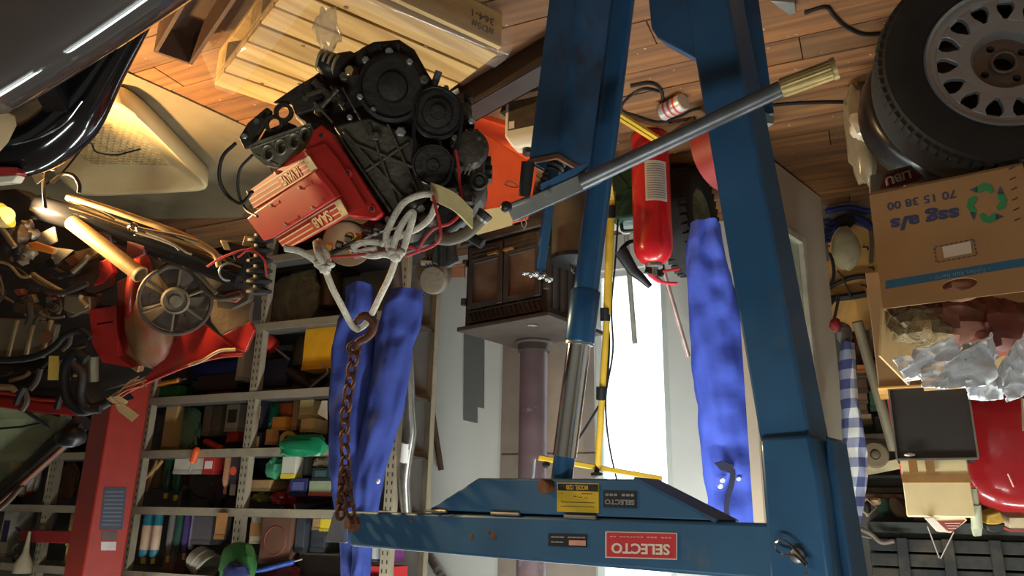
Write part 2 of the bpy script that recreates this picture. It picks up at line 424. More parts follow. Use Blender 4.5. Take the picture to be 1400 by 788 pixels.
m_steel = M('bare_steel', (158, 156, 152), 0.38, metal=0.6, var=0.12, scale=30)
m_rust = M('rusty_steel', (120, 78, 50), 0.8, metal=0.2, var=0.3, scale=30, bump=0.3)
m_black = M('black_rubber', (22, 21, 20), 0.6, var=0.2)
m_blackp = M('black_plastic', (26, 26, 27), 0.4, var=0.15)
m_brass = M('knurled_grip', (176, 150, 96), 0.5, metal=0.55, var=0.2, scale=30)
cr = thing('engine_crane', 'blue hydraulic engine crane with long boom ram and pump handle', 'engine crane', V((-0.15, 1.45, 0)))
# boom
boom = ob('boom', MB().prism([CP(474, 699), CP(1062, 716), CP(1062, 796), CP(478, 747)], -CN * 0.075), m_boom, cr, bevel=0.006)
# boom nose plate
ob('nose_plate', MB().prism([CP(456, 699, -0.02), CP(472, 699, -0.02), CP(470, 743, -0.02), CP(444, 741, -0.02)], -CN * 0.012), M('nose_grey', (112, 120, 140), 0.5, metal=0.3), cr, bevel=0.002)
# gusset below the boom
gp = [CP(585, 697.4, -0.006), CP(653, 654, -0.006), CP(870, 655, -0.006), CP(982, 713.2, -0.006)]
gus = ob('gusset', MB().prism(gp, -CN * 0.063), m_boom, cr, bevel=0.004)
fl2 = MB(); fl2.beam((gp[2] + gp[2] - CN * 0.063) / 2, (gp[3] + gp[3] - CN * 0.063) / 2, 0.08, 0.006, CN.cross((gp[3] - gp[2]).normalized())); ob('gusset_flange', fl2, m_blue_d, cr)
for (xa, xb) in ((583, 610), (672, 710), (772, 815)):
    ob('weld_bead', MB().tube([CP(xa, 698.6 + (xa - 583) * 0.041, -0.002), CP(xb, 698.6 + (xb - 583) * 0.041, -0.002)], 0.0035, 6), m_steel, cr)
ob('gusset_web', MB().prism([CP(590, 694, -0.03), CP(975, 708, -0.03), CP(975, 719, -0.03), CP(590, 703, -0.03)], -CN * 0.02), m_boom, cr)
# gusset pivot pin
ob('pivot_pin', MB().lathe(CP(753, 666, -0.01), CN, [(0.0135, 0), (0.0135, 0.024), (0.011, 0.027)], 18), m_rust, cr)
# boom end bolt
ob('end_bolt', MB().lathe(CP(487, 717, -0.002), CN, [(0.020, 0), (0.020, 0.012), (0.013, 0.014), (0.013, 0.026)], 6), m_rust, cr)
# mast
def upto(p, q, z): return p + (q - p) * ((z - p.z) / (q.z - p.z))
l0, l1 = CP(936, 0, 0.004), CP(1037, 597, 0.004); r0, r1 = CP(996, 0, 0.004), CP(1106, 592, 0.004)
zt = 1.72
mast = MB().prism([upto(l0, l1, 0.10), upto(l0, l1, zt), upto(r0, r1, zt), upto(r0, r1, 0.10)], -CN * 0.085)
ob('mast', mast, m_blue, cr, bevel=0.006)
sl = [CP(1036, 598, 0.014), CP(1108, 592, 0.014), CP(1122, 660, 0.014), CP(1142, 830, 0.014), CP(1054, 830, 0.014)]
ob('mast_head', MB().prism(sl, -CN * 0.105), m_blue, cr, bevel=0.008)
ob('rear_sleeve', MB().prism([CP(1128, 596, -0.03), CP(1136, 600, -0.03), CP(1172, 830, -0.03), CP(1140, 830, -0.03)], -CN * 0.07), m_blue, cr, bevel=0.003)
# mast foot gusset
gf = [CP(886, -4, -0.02), CP(890, 38, -0.02), CP(898, 51, -0.02), CP(960, 84, -0.02), CP(950, -4, -0.02)]
gfb = [upto(gf[0], gf[1], 0.12), gf[1], gf[2], gf[3], upto(gf[4], gf[3], 0.12)]
ob('foot_gusset', MB().prism(gfb, -CN * 0.05), m_blue, cr, bevel=0.003)
# pin and spring clip
ob('head_pin', MB().lathe(CP(1093, 760, 0.014), CN, [(0.0105, 0), (0.0105, 0.010), (0.007, 0.012), (0.0025, 0.0122)], 20), m_steel, cr)
clip = spline([CP(1104, 772, 0.027), CP(1090, 755, 0.027), CP(1077, 742, 0.027), CP(1066, 738, 0.027), CP(1060, 745, 0.027), CP(1062, 754, 0.027), CP(1072, 759, 0.027), CP(1086, 760, 0.027), CP(1098, 770, 0.027), CP(1102, 776, 0.027), CP(1102, 786, 0.027)], 5)
ob('spring_clip', MB().tube(clip, 0.0016, 6), m_chrome, cr)
# ram
pt, pb = CP(768, 655, -0.037), CP(852, 0, -0.037)
rd = (pb - pt).normalized()
def RP(y): return pt + (pb - pt) * ((y - 655) / (0 - 655.0))
def onram(y):
    # point of the ram axis that shows at image row y
    lo, hi = -0.6, 2.2
    for _ in range(40):
        mid = (lo + hi) / 2; q = pt + (pb - pt) * mid; r = q - CAM
        yy = 394 + FPX * r.dot(UP) / r.dot(FW)
        if yy > y: lo = mid
        else: hi = mid
    return pt + (pb - pt) * ((lo + hi) / 2)
rod = MB().tube([onram(625), onram(458)], 0.0235, 24); ob('piston_rod', rod, m_chrome, cr)
ob('rod_eye', MB().tube([onram(672), onram(616)], 0.021, 20), m_blue2, cr, bevel=0.002)
q0 = onram(467); q1 = onram(397)
ob('ram_collar', MB().lathe(q0, (q1 - q0), [(0.024, -0.004), (0.029, -0.002), (0.030, 0.0), (0.030, (q1 - q0).length - 0.004), (0.027, (q1 - q0).length)], 28), m_blue2, cr)
ob('gland_ring', MB().lathe(q0, (q1 - q0), [(0.024, -0.008), (0.0285, -0.007), (0.0285, -0.002)], 28), m_steel, cr)
q2 = upto(pt, pb, 0.16)
ob('ram_cylinder', MB().tube([onram(398), q2], 0.0255, 28), m_blue2, cr)
# pump housing: square tube standing beside the ram with an open upper end
h0, h1 = CP(762, 214, 0.03), CP(787, 0, 0.03)
hx = (h1 - h0).normalized(); ha = CE - hx * CE.dot(hx); ha.normalize(); hb = hx.cross(ha).normalized()
if hb.dot(CN) > 0: hb = -hb
S = 0.078; S2 = 0.128
h2 = upto(h0, h1, 0.14); cH = ha * S / 2 + hb * S2 / 2
tw = 0.005; Lh = (h2 - h0).length
hb_m = MB()
for (u, v_, su, sv) in ((0, -S2 / 2 + tw / 2, S, tw), (0, S2 / 2 - tw / 2, S, tw), (-S / 2 + tw / 2, 0, tw, S2), (S / 2 - tw / 2, 0, tw, S2)):
    hb_m.box((h0 + h2) / 2 + cH + ha * u + hb * v_, (Lh, su, sv), (hx, ha, hb))
ob('pump_housing', hb_m, m_blue_d, cr, bevel=0.001)
rim = MB()
for (u, v_, su, sv) in ((0, -S2 / 2, S + 0.006, 0.007), (0, S2 / 2, S + 0.006, 0.007), (-S / 2, 0, 0.007, S2), (S / 2, 0, 0.007, S2)):
    rim.box(h0 + cH + ha * u + hb * v_, (0.010, su, sv), (hx, ha, hb))
ob('housing_rim', rim, m_rust, cr)
# pump plunger with rubber gaiter
pc = h0 + cH
g0 = pc + hx * 0.05; g1 = P(738, 276, dep(pc) - 0.03)
gd = (g1 - g0); prof = []
for i in range(23): prof.append((0.017 if i % 2 else 0.0205, gd.length * i / 22))
ob('gaiter', MB().lathe(g0, gd, prof, 18), M('gaiter_rubber', (44, 38, 32), 0.6), cr)
ob('release_lever', MB().tube([P(722, 222, 1.38), P(717, 268, 1.38)], [0.012, 0.0105], 12), m_black, cr)
ob('lever_knob', MB().ball(P(692, 283, 1.36), 0.0105, n=16), m_blackp, cr)
ob('knob_stem', MB().tube([P(692, 283, 1.36), P(722, 272, 1.385)], 0.005, 8), m_steel, cr)
# handle socket: two flat bars
for off in (-0.012, 0.012):
    pA, pB2 = P(698, 294, 1.40), P(818, 240, 1.40)
    ob('socket_bar', MB().beam(pA + FW * off, pB2 + FW * off, 0.005, 0.028, (UP + RT * 0.4)), m_blue_d if off > 0 else m_steel, cr, bevel=0.001)
ob('socket_plate', MB().prism([P(742, 268, 1.39), P(800, 236, 1.39), P(808, 224, 1.39), P(800, 222, 1.39), P(738, 252, 1.39)], FW * 0.006), m_blue_d, cr, bevel=0.001)
ob('socket_bolt', MB().lathe(P(748, 265, 1.384), -FW, [(0.006, 0), (0.006, 0.006)], 6), m_steel, cr)
hA, hB, hC = P(795, 250, 1.385), P(1068, 121, 1.26), P(1144, 93, 1.225)
ob('pump_handle', MB().tube([hA, hB], 0.0135, 18), M('handle_steel', (112, 112, 114), 0.4, metal=0.6, var=0.25, scale=25), cr)
gr_dir = (hC - hB); grp = MB()
n = 30; prof = []
ux, uy = perp(gr_dir.normalized())
ringv = []
for (t, rr) in ((0, 0.0150), (0.04, 0.0162), (0.9, 0.0162), (0.93, 0.018), (1.0, 0.018)):
    ringv.append([hB + gr_dir * t + (ux * math.cos(2 * math.pi * k / 36) + uy * math.sin(2 * math.pi * k / 36)) * (rr * (0.94 if k % 2 and 0.03 < t < 0.91 else 1)) for k in range(36)])
ob('handle_grip', grp.loft(ringv), m_brass, cr, ang=20)
# thin blue rod with a cluster of chrome balls hooked at its end
ob('tie_rod', MB().beam(P(757, 232, 1.45), P(738, 372, 1.45), 0.018, 0.012), m_blue_d, cr, bevel=0.002)
for i, (x, y) in enumerate(((717, 373), (725, 376), (733, 373), (738, 379), (744, 376), (751, 383), (747, 381))):
    ob('chrome_ball', MB().ball(P(x, y, 1.44 + 0.008 * (i % 2)), 0.0052, n=10), m_chrome, cr)
ob('ball_bar', MB().tube([P(715, 372, 1.448), P(756, 382, 1.448)], 0.004, 6), m_steel, cr)
ob('wire_loop', MB().tube(spline([P(716, 296, 1.39), P(713, 304, 1.39), P(717, 312, 1.39), P(720, 305, 1.39), P(717, 296, 1.39)], 5), 0.0012, 5), m_steel, cr)
# brace bar behind the mast
s0, s1 = P(1026, 0, 1.56), P(1047, 158, 1.50)
ob('brace_bar', MB().beam(upto(s0, s1, 0.12), s1, 0.030, 0.012, FW), m_blue, cr, bevel=0.002)
ob('brace_bracket', MB().prism([P(1019, 160, 1.47), P(1040, 150, 1.47), P(1060, 160, 1.47), P(1058, 170, 1.47), P(1034, 168, 1.47), P(1020, 172, 1.47)], FW * 0.03), m_steel, cr, bevel=0.002)
# base frame on the floor, out of the picture below the mast
base_c = upto(l0, l1, 0.0) - CN * 0.03; base_c.z = 0
bs = MB().box(base_c + ZD * 0.11 + CE * 0.05, (0.34, 0.12, 0.06), (CE, CN, ZD)); ob('base_beam', bs, m_blue, cr, bevel=0.004)
for k in (-1, 1):
    ob('base_leg', MB().box(base_c + ZD * 0.115 + CN * (0.20 * k) + CE * 0.02, (0.40, 0.07, 0.06), (CE, CN, ZD)), m_blue, cr, bevel=0.004)
    for e in (-1, 1):
        w_ = base_c + CN * (0.20 * k) + CE * (0.02 + 0.17 * e)
        ob('caster', MB().lathe(w_ + ZD * 0.042 - CN * 0.015, CN, [(0.036, 0), (0.042, 0.004), (0.042, 0.026), (0.036, 0.03)], 18), m_black, cr)
        ob('caster_fork', MB().box(w_ + ZD * 0.075, (0.05, 0.04, 0.03), (CE, CN, ZD)), m_steel, cr)
ob('base_cross', MB().box(base_c + ZD * 0.115, (0.07, 0.40, 0.06), (CE, CN, ZD)), m_blue, cr, bevel=0.004)
# name plates
EX = CE; 
def plate(nm, x0, y0, x1, y1, off, mat, th=0.0012):
    pts = [CP(x0, y0, off), CP(x1, y0 + (x1 - x0) * 0.02, off), CP(x1, y1 + (x1 - x0) * 0.03, off), CP(x0, y1, off)]
    return ob(nm, MB().prism(pts, CN * th), mat, cr), pts
def onplate(pl, nm, body, pts, u0, u1, v0, v1, mat, off=0.02, lift=0.0016):
    # u across the picture, v down the picture; lettering reads along the boom
    def q(u, v): return (pts[0] * (1 - u) + pts[1] * u) * (1 - v) + (pts[3] * (1 - u) + pts[2] * u) * v
    c = q((u0 + u1) / 2, (v0 + v1) / 2) + CN * lift
    xd = q(u0, (v0 + v1) / 2) - q(u1, (v0 + v1) / 2); yd = q((u0 + u1) / 2, v1) - q((u0 + u1) / 2, v0)
    return text(nm, body, c, xd, yd, xd.length, yd.length, mat, pl, off, 0.0003)
m_red_l = M('label_red', (200, 62, 66), 0.4, var=0.05); m_cream_l = M('label_cream', (226, 208, 190), 0.5, var=0.05)
m_blk_l = M('label_black', (42, 42, 46), 0.45, var=0.08); m_yel_l = M('label_yellow', (204, 166, 44), 0.5, var=0.08, dirt=(150, 120, 50), damt=0.25)
m_grey_l = M('label_grey', (140, 140, 138), 0.5)
pl, pts = plate('maker_plate_border', 828, 727, 926, 763, 0.0, m_cream_l, 0.0010)
pr, pts2 = plate('maker_plate', 829.5, 728.5, 924.5, 761.5, 0.001, m_red_l, 0.0008)
onplate(pr, 'lettering', 'SELECTO', pts2, 0.08, 0.92, 0.42, 0.86, m_cream_l, 0.03)
onplate(pr, 'print_line', '--- --- ------- --', pts2, 0.06, 0.94, 0.13, 0.19, M('label_pink', (226, 140, 136), 0.5), 0.0)
pl, pts = plate('rating_plate', 750, 730, 803, 747, 0.0, m_blk_l)
p2_, pts3 = plate('rating_panel', 778, 739, 801, 746, 0.0012, M('label_salmon', (216, 150, 128), 0.5), 0.0006)
onplate(pl, 'print_line', '----', pts, 0.52, 0.96, 0.20, 0.32, m_grey_l); onplate(pl, 'print_line', '---', pts, 0.08, 0.42, 0.20, 0.32, m_grey_l); onplate(pl, 'print_line', '---', pts, 0.08, 0.40, 0.60, 0.72, m_grey_l)
pl, pts = plate('model_plate', 762, 660, 819, 700, -0.006, m_yel_l)
p2_, pts3 = plate('model_band', 763, 661.5, 818, 671, -0.0048, m_blk_l, 0.0005)
onplate(pl, 'lettering', 'MODEL 1230', pts, 0.24, 0.76, 0.08, 0.24, m_yel_l, 0.02, 0.0022)
for v in (0.66, 0.80): onplate(pl, 'ruled_line', '_', pts, 0.1, 0.9, v, v + 0.015, m_blk_l, 0.0, 0.0014)
for (u, v, w2) in ((0.1, 0.36, 0.06), (0.6, 0.36, 0.25), (0.42, 0.46, 0.06), (0.56, 0.48, 0.05), (0.68, 0.5, 0.06)): onplate(pl, 'print_mark', '-', pts, u, u + w2, v, v + 0.02, m_blk_l, 0.0, 0.0014)
pl, pts = plate('name_plate', 825, 671, 871, 694, -0.006, m_blk_l)
onplate(pl, 'lettering', 'SELECTO', pts, 0.06, 0.94, 0.52, 0.82, m_grey_l, 0.03)
onplate(pl, 'print_line', '--- ---', pts, 0.08, 0.92, 0.18, 0.32, m_grey_l, 0.0)
# rust patch plates are paint wear: small raised scabs
for (x, y, r) in ((675, 733, 5), (668, 728, 3), (645, 735, 4), (562, 712, 3)):
    ob('rust_scab', MB().ball(CP(x, y, 0.0), (pxm(r, 1.6), pxm(r, 1.6), 0.0012), (CE, ZD, CN), 10, 0.5, x), m_rust, cr)

# ================================================================= chain and hook
m_chain = M('chain_rust', (96, 58, 40), 0.7, metal=0.5, var=0.3, scale=60, bump=0.2)
dch = dep(CP(480, 716, 0.012)) 
ch = thing('lifting_chain', 'rusty steel lifting chain with a hook hanging from the crane boom', 'chain', P(488, 470, dch))
def link(c, t, side, L=0.0300, wd=0.0125, r=0.0047):
    pts = []
    for k in range(17):
        a = 2 * math.pi * k / 16
        pts.append(c + t * (math.cos(a) * L * (0.56 if abs(math.cos(a)) < 0.8 else 0.56)) + side * (math.sin(a) * wd))
    return MB().tube(pts, r, 6, cap=False)
cpts = [P(480, 706, dch), P(474, 668, dch), P(472, 630, dch), P(471, 580, dch), P(473, 560, dch), P(476, 540, dch), P(482, 500, dch), P(487, 474, dch)]
cs = spline(cpts, 12)
acc = 0; last = cs[0]; k = 0
step = 0.0235
for i in range(1, len(cs)):
    seg = (cs[i] - last).length
    if seg >= step:
        t_ = (cs[i] - last).normalized(); c_ = (cs[i] + last) / 2
        s1_, s2_ = t_.cross(FW).normalized(), FW
        sd = (s1_ * 0.8 + s2_ * 0.6) if k % 2 else (s1_ * 0.6 - s2_ * 0.8)
        ob('chain_link', link(c_, t_, sd), m_chain, ch)
        last = cs[i]; k += 1
# doubled upper strand
for k in range(5):
    c_ = P(466 + k * 1.0, 700 - k * 13, dch - 0.018); ob('chain_link', link(c_, ZD, (RT * (0.8 if k % 2 else 0.5) + FW * (0.5 if k % 2 else -0.85))), m_chain, ch)
hk = spline([P(485, 478, dch), P(490, 468, dch), P(501, 462, dch), P(509, 452, dch), P(510, 440, dch), P(503, 433, dch), P(494, 433, dch), P(487, 439, dch), P(483, 447, dch)], 5)
ob('hook', MB().tube(hk, [0.0075 + 0.004 * math.sin(math.pi * i / (len(hk) - 1)) * 0.8 - (0.004 * max(0, i / (len(hk) - 1) - 0.75) * 4) for i in range(len(hk))], 10), m_chain, ch)
ob('hook_eye', MB().torus(P(484, 477, dch), FW + RT * 0.3, 0.013, 0.0055, 18, 8), m_chain, ch)
# ================================================================= wood stove with flue
m_iron = M('stove_iron', (74, 64, 56), 0.6, metal=0.35, var=0.18, scale=12, dirt=(104, 90, 78), damt=0.35, dscale=6)
m_iron_d = M('stove_side_iron', (40, 38, 38), 0.55, metal=0.3, var=0.2)
m_brassy = M('stove_brass', (190, 150, 84), 0.35, metal=0.9, var=0.1)
m_soot_reflection = M('stove_glass_soot_reflection', (118, 94, 76), 0.25, var=0.35, scale=9, dirt=(126, 62, 54), damt=0.42, dscale=7)  # sooty glass, with its warm reddish reflection painted in as patches
SA = V((math.sin(math.radians(51)), math.cos(math.radians(51)), 0)); SN = V((SA.y, -SA.x, 0)); SB = -SN
s_org = P(692, 341, 3.73); s_org.z = 0
def SP(s, t, z): return s_org + SA * s + SB * t + ZD * z           # s across, t into the depth
def sbox(s0, s1, t0, t1, z0, z1): return (SP((s0 + s1) / 2, (t0 + t1) / 2, (z0 + z1) / 2), (abs(s1 - s0), abs(t1 - t0), abs(z1 - z0)), (SA, SB, ZD))
sw = 0.25; z0s, z1s = 0.24, 0.655
stv = thing('wood_stove', 'dark cast iron wood stove with two glass doors and a tall flue', 'stove', SP(0, 0.2, 0))
ob('body', MB().box(*sbox(-sw, sw, 0, 0.40, z0s, z1s)), m_iron, stv, bevel=0.004)
ob('top_plate', MB().box(*sbox(-sw - 0.025, sw + 0.025, -0.03, 0.43, z1s, z1s + 0.022)), m_iron, stv, bevel=0.004)
ob('base_plate', MB().box(*sbox(-sw - 0.02, sw + 0.02, -0.035, 0.43, z0s - 0.035, z0s)), m_iron, stv, bevel=0.004)
for sx in (-1, 1):
    for tt_ in (0.04, 0.36):
        c_ = SP(sx * (sw - 0.04), tt_, 0)
        ob('leg', MB().loft([[c_ + SA * (u * q) + SB * (v * q) + ZD * z for u, v in ((-1, -1), (1, -1), (1, 1), (-1, 1))] for z, q in ((0, 0.022), (0.03, 0.016), (0.12, 0.018), (z0s - 0.035, 0.03))]), m_iron, stv, bevel=0.003)
for sx in (-1, 1):
    d0, d1 = (0.004, sw - 0.03) if sx > 0 else (-sw + 0.03, -0.004)
    zb, zt_ = z0s + 0.02, z1s - 0.085
    dm = MB()
    dm.box(*sbox(d0, d0 + 0.03, -0.022, 0.0, zb, zt_)); dm.box(*sbox(d1 - 0.03, d1, -0.022, 0.0, zb, zt_))
    dm.box(*sbox(d0 + 0.03, d1 - 0.03, -0.022, 0.0, zb, zb + 0.085)); dm.box(*sbox(d0 + 0.03, d1 - 0.03, -0.022, 0.0, zt_ - 0.028, zt_))
    dr = ob('door', dm, m_iron, stv, bevel=0.003)
    ob('pane', MB().box(*sbox(d0 + 0.03, d1 - 0.03, -0.012, -0.006, zb + 0.085, zt_ - 0.028)), m_soot_reflection, dr)
    bead = MB()
    for k in range(3): bead.box(*sbox(d0 + 0.02, d1 - 0.02, -0.026, -0.02, zb + 0.02 + k * 0.022, zb + 0.026 + k * 0.022))
    ob('raised_line', bead, m_iron, dr)
    hx_ = 0.05 * sx
    ob('door_handle', MB().box(*sbox(hx_ - 0.03, hx_ + 0.03, -0.048, -0.034, zb + 0.055, zb + 0.068)), m_brassy, dr, bevel=0.002)
    ob('handle_stem', MB().box(*sbox(hx_ - sx * 0.022 - 0.006, hx_ - sx * 0.022 + 0.006, -0.036, -0.02, zb + 0.05, zb + 0.068)), m_brassy, dr)
    for zz in (zb + 0.05, zt_ - 0.06): ob('hinge', MB().box(*sbox(sx * sw - 0.012, sx * sw + 0.012, -0.024, 0.002, zz, zz + 0.035)), m_iron, dr, bevel=0.002)
vent = MB()
vent.box(*sbox(-sw + 0.03, sw - 0.03, -0.012, 0.0, z1s - 0.075, z1s - 0.068)); vent.box(*sbox(-sw + 0.03, sw - 0.03, -0.012, 0.0, z1s - 0.022, z1s - 0.015))
vg = ob('vent_grille', vent, m_iron, stv)
ob('vent_recess', MB().box(*sbox(-sw + 0.03, sw - 0.03, -0.002, 0.0005, z1s - 0.068, z1s - 0.022)), m_iron, vg)
for k in range(16):
    u = -sw + 0.045 + k * 0.0275; c_ = SP(u, -0.006, z1s - 0.045)
    ob('vent_bar', MB().box(c_, (0.006, 0.008, 0.052), ((SA + ZD * 0.45).normalized(), SB, (ZD - SA * 0.45).normalized())), m_iron, vg)
for k in range(6): ob('side_rib', MB().box(*sbox(-sw - 0.008, -sw, 0.03 + k * 0.06, 0.055 + k * 0.06, z0s + 0.02, z1s - 0.03)), m_iron, stv, bevel=0.002)
# flue
fx = P(730, 470, 3.93); fx.z = 0
ob('flue_collar', MB().lathe(fx + ZD * (z1s + 0.02), ZD, [(0.095, 0), (0.095, 0.012), (0.082, 0.02), (0.082, 0.055)], 28), m_iron, stv)
ob('flue_pipe', MB().lathe(fx + ZD * (z1s + 0.05), ZD, [(0.069, 0), (0.070, 0.3), (0.070, 0.9), (0.070, 2.6 - z1s - 0.055)], 28), M('flue_steel', (100, 80, 82), 0.5, metal=0.2, var=0.25, scale=5, dirt=(160, 156, 166), damt=0.30, dscale=9), stv)
ob('clinker_chip', MB().ball(SP(-0.12, 0.06, z1s + 0.026), (0.03, 0.012, 0.006), None, 8, 0.3, 4), M('foil_scrap', (170, 165, 160), 0.3, metal=0.7), stv)

# grey steel offcut on the wall left of the shield
gp2 = [PB(x, y, WALLB - 0.004) for x, y in ((635, 452), (662.5, 452), (662, 559), (653, 557), (653, 579), (634, 575))]
solo('steel_offcut', MB().prism(gp2, -BD * 0.006), M('grey_primer', (124, 126, 122), 0.6, metal=0.2, var=0.06), 'notched grey steel offcut plate fixed to the white wall beside the stove', 'steel plate')
wp = [PB(x, y, WALLB - 0.002) for x, y in ((663, 452), (687, 452), (687, 800), (663, 800))]

# leaning poles and exhaust pipes
m_rustpipe = M('dark_rusty_pipe', (92, 66, 52), 0.65, metal=0.4, var=0.3, scale=25)
m_exh = M('exhaust_steel', (136, 132, 126), 0.3, metal=0.85, var=0.2, scale=18)
def floor_under(p): return V((p.x, p.y, 0))
p_top = PB(603, 643, WALLB - 0.03); p_mid = P(574, 450, dep(PB(574, 450, WALLB)) - 0.12)
p_bot = p_top + (p_mid - p_top) * ((0 - p_top.z) / (p_mid.z - p_top.z))
solo('iron_bar', MB().tube([p_bot, p_top], 0.0165, 12), m_rustpipe, 'long dark rusty iron bar leaning against the white wall', 'bar')
pp = [P(534, 318, 3.74), P(543, 390, 3.74), P(556, 470, 3.74), P(560, 560, 3.74), P(562, 590, 3.74), P(557, 625, 3.74), P(553, 660, 3.74), P(555, 700, 3.74), P(557, 730, 3.74)]
pp[0].z = 0.0
ex = thing('exhaust_pipe', 'bent shiny exhaust pipe with a white label standing at the shelf end', 'pipe', pp[0])
ob('pipe', MB().tube(spline(pp, 6), 0.028, 16), m_exh, ex)
ob('paper_label', MB().tube([P(557.5, 606, 3.74), P(555, 632, 3.74)], 0.0295, 16), M('label_white', (215, 212, 205), 0.7, var=0.03), ex)
pq = [PB(578, 740, WALLB - 0.05), PB(590, 766, WALLB - 0.05), PB(606, 792, WALLB - 0.05), PB(625, 830, WALLB - 0.05)]
e2 = thing('bent_tube', 'steel tube with crimped joints hanging above the boom on the white wall', 'tube', pq[0])
ob('tube', MB().tube(spline(pq, 4), 0.023, 14), m_exh, e2)
ob('joint_ring', MB().tube([PB(597, 778, WALLB - 0.05), PB(600, 782, WALLB - 0.05)], 0.0255, 14), m_steel, e2)
ob('joint_ring', MB().tube([PB(602, 786, WALLB - 0.05), PB(604, 789, WALLB - 0.05)], 0.0255, 14), m_steel, e2)
ob('wall_hook', MB().beam(PB(600, 784, WALLB), PB(600, 784, WALLB - 0.06), 0.01, 0.01), m_steel, e2)

# ================================================================= overalls
m_cloth_b = M('overall_blue', (36, 54, 128), 0.85, var=0.10, scale=7, bump=0.12, bscale=60)
m_cloth_b2 = M('overall_light_blue', (66, 88, 196), 0.8, var=0.08, scale=6, bump=0.12, bscale=60)
def garment_leg(mb, rings, d, dm, ph, n=22):
    # resample the outline smoothly, then wrap it with folds
    out = []
    n = n * 2
    for i in range(len(rings) - 1):
        for k in range(7):
            t = k / 7
            out.append(tuple(rings[i][j] * (1 - t) + rings[i + 1][j] * t for j in range(3)))
    out.append(rings[-1]); rr = []
    for i, (y, cx, hw) in enumerate(out):
        c = P(cx, y, d); r = pxm(hw, d); ring = []
        for k in range(n):
            a = 2 * math.pi * k / n
            q = V((math.cos(a), math.sin(a), 0))
            f = 1 + 0.04 * math.sin(3 * a + ph + y * 0.02) + 0.10 * noise.noise(q * 1.6 + V((0, 0, y * 0.028 + ph)))
            # slanting creases: sharp valleys between soft ridges
            cz = noise.noise(q * 2.4 + V((0, 0, y * 0.020 + math.sin(a) * 0.9 + ph * 2))); f += 0.10 * (abs(cz) ** 0.7) - 0.03
            cz2 = noise.noise(q * 4.0 + V((3, 1, y * 0.014 + ph))); f += 0.05 * cz2
            dz = 0.012 * noise.noise(V((a, y * 0.05, ph)))
            ring.append(c + RT * (math.cos(a) * r * f) + V((FW.x, FW.y, 0)).normalized() * (math.sin(a) * dm * f * (1 + 0.5 * noise.noise(V((a * 1.3, y * 0.035, ph + 5))))) + ZD * dz)
        rr.append(ring)
    mb.loft(rr)
g = MB()
garment_leg(g, [(392, 493, 19), (412, 495, 21), (440, 488, 26), (480, 484, 30), (560, 479, 30), (640, 478, 28), (700, 481, 22), (760, 482, 15), (815, 482, 14)], 3.28, 0.055, 0.3)
garment_leg(g, [(399, 557, 22), (420, 550, 27), (460, 542, 28), (480, 538, 26), (560, 526, 26), (640, 507, 21), (700, 500, 17), (760, 494, 13), (815, 490, 12)], 3.24, 0.055, 2.1)
ov = thing('work_overalls', 'dark blue work overalls hanging upside up beside the metal shelves', 'overalls', P(510, 392, 3.26))
ov['label'] = 'dark blue work overalls hanging in front of the metal shelves'
ob('cloth', g, m_cloth_b, ov, ang=80)
ob('hem_thread', MB().tube([P(578, 405, 3.2), P(581, 401, 3.2)], 0.003, 5), m_black, ov)
ob('paint_fleck', MB().ball(P(517, 658, 3.155), (0.009, 0.004, 0.012), None, 8), M('fleck_white', (205, 210, 220), 0.7), ov)
ob('hanging_strap', MB().tube(spline([P(482, 812, 3.28), P(486, 840, 3.3), P(488, 870, 3.34), W(2.36, 3.22, 2.57)], 4), 0.008, 8), m_cloth_b, ov)
g = MB()
garment_leg(g, [(306, 965, 20), (330, 964, 24), (370, 968, 29), (430, 976, 35), (520, 989, 41), (600, 1001, 43), (660, 1007, 42), (716, 1010, 42), (780, 1012, 38), (830, 1012, 20)], 3.05, 0.05, 1.2, 30)
ov2 = thing('work_trousers', 'bright blue work trousers hanging behind the crane mast by the window', 'trousers', P(966, 306, 3.05))
ob('cloth', g, m_cloth_b2, ov2, ang=80)
def cl(x, y, k=0.0): return P(x, y, 3.05 - 0.058 - k)
ob('belt_tab', MB().prism([cl(977, 634, 0.01), cl(988, 631, 0.01), cl(1004, 636, 0.01), cl(1000, 648, 0.01), cl(985, 643, 0.01)], FW * 0.008), M('dark_strap', (34, 34, 60), 0.8), ov2)
ob('belt_strap', MB().sheet([[cl(998 - 1.2 * i + 2 * math.sin(i), 640 + i * 10, 0.004), cl(1005 - 1.4 * i + 2 * math.sin(i), 642 + i * 10, 0.004)] for i in range(9)], 0.004), MATS['dark_strap'], ov2)
for (x, y, r) in ((988, 657, 4), (985, 665, 4), (1010, 655, 3.5)): ob('backlit_hole', MB().lathe(cl(x, y, 0.004), -FW, [(pxm(r, 3), 0), (pxm(r, 3) * 0.8, 0.004)], 12), M('backlight_white', (225, 230, 240), 0.3, metal=0.3), ov2)  # holes backlit by the window, put in as white discs
ob('hanging_loop', MB().tube([P(1012, 825, 3.05), P(1014, 870, 3.1), V((P(1014, 870, 3.1).x, P(1014, 870, 3.1).y, 2.59))], 0.006, 6), m_cloth_b2, ov2)

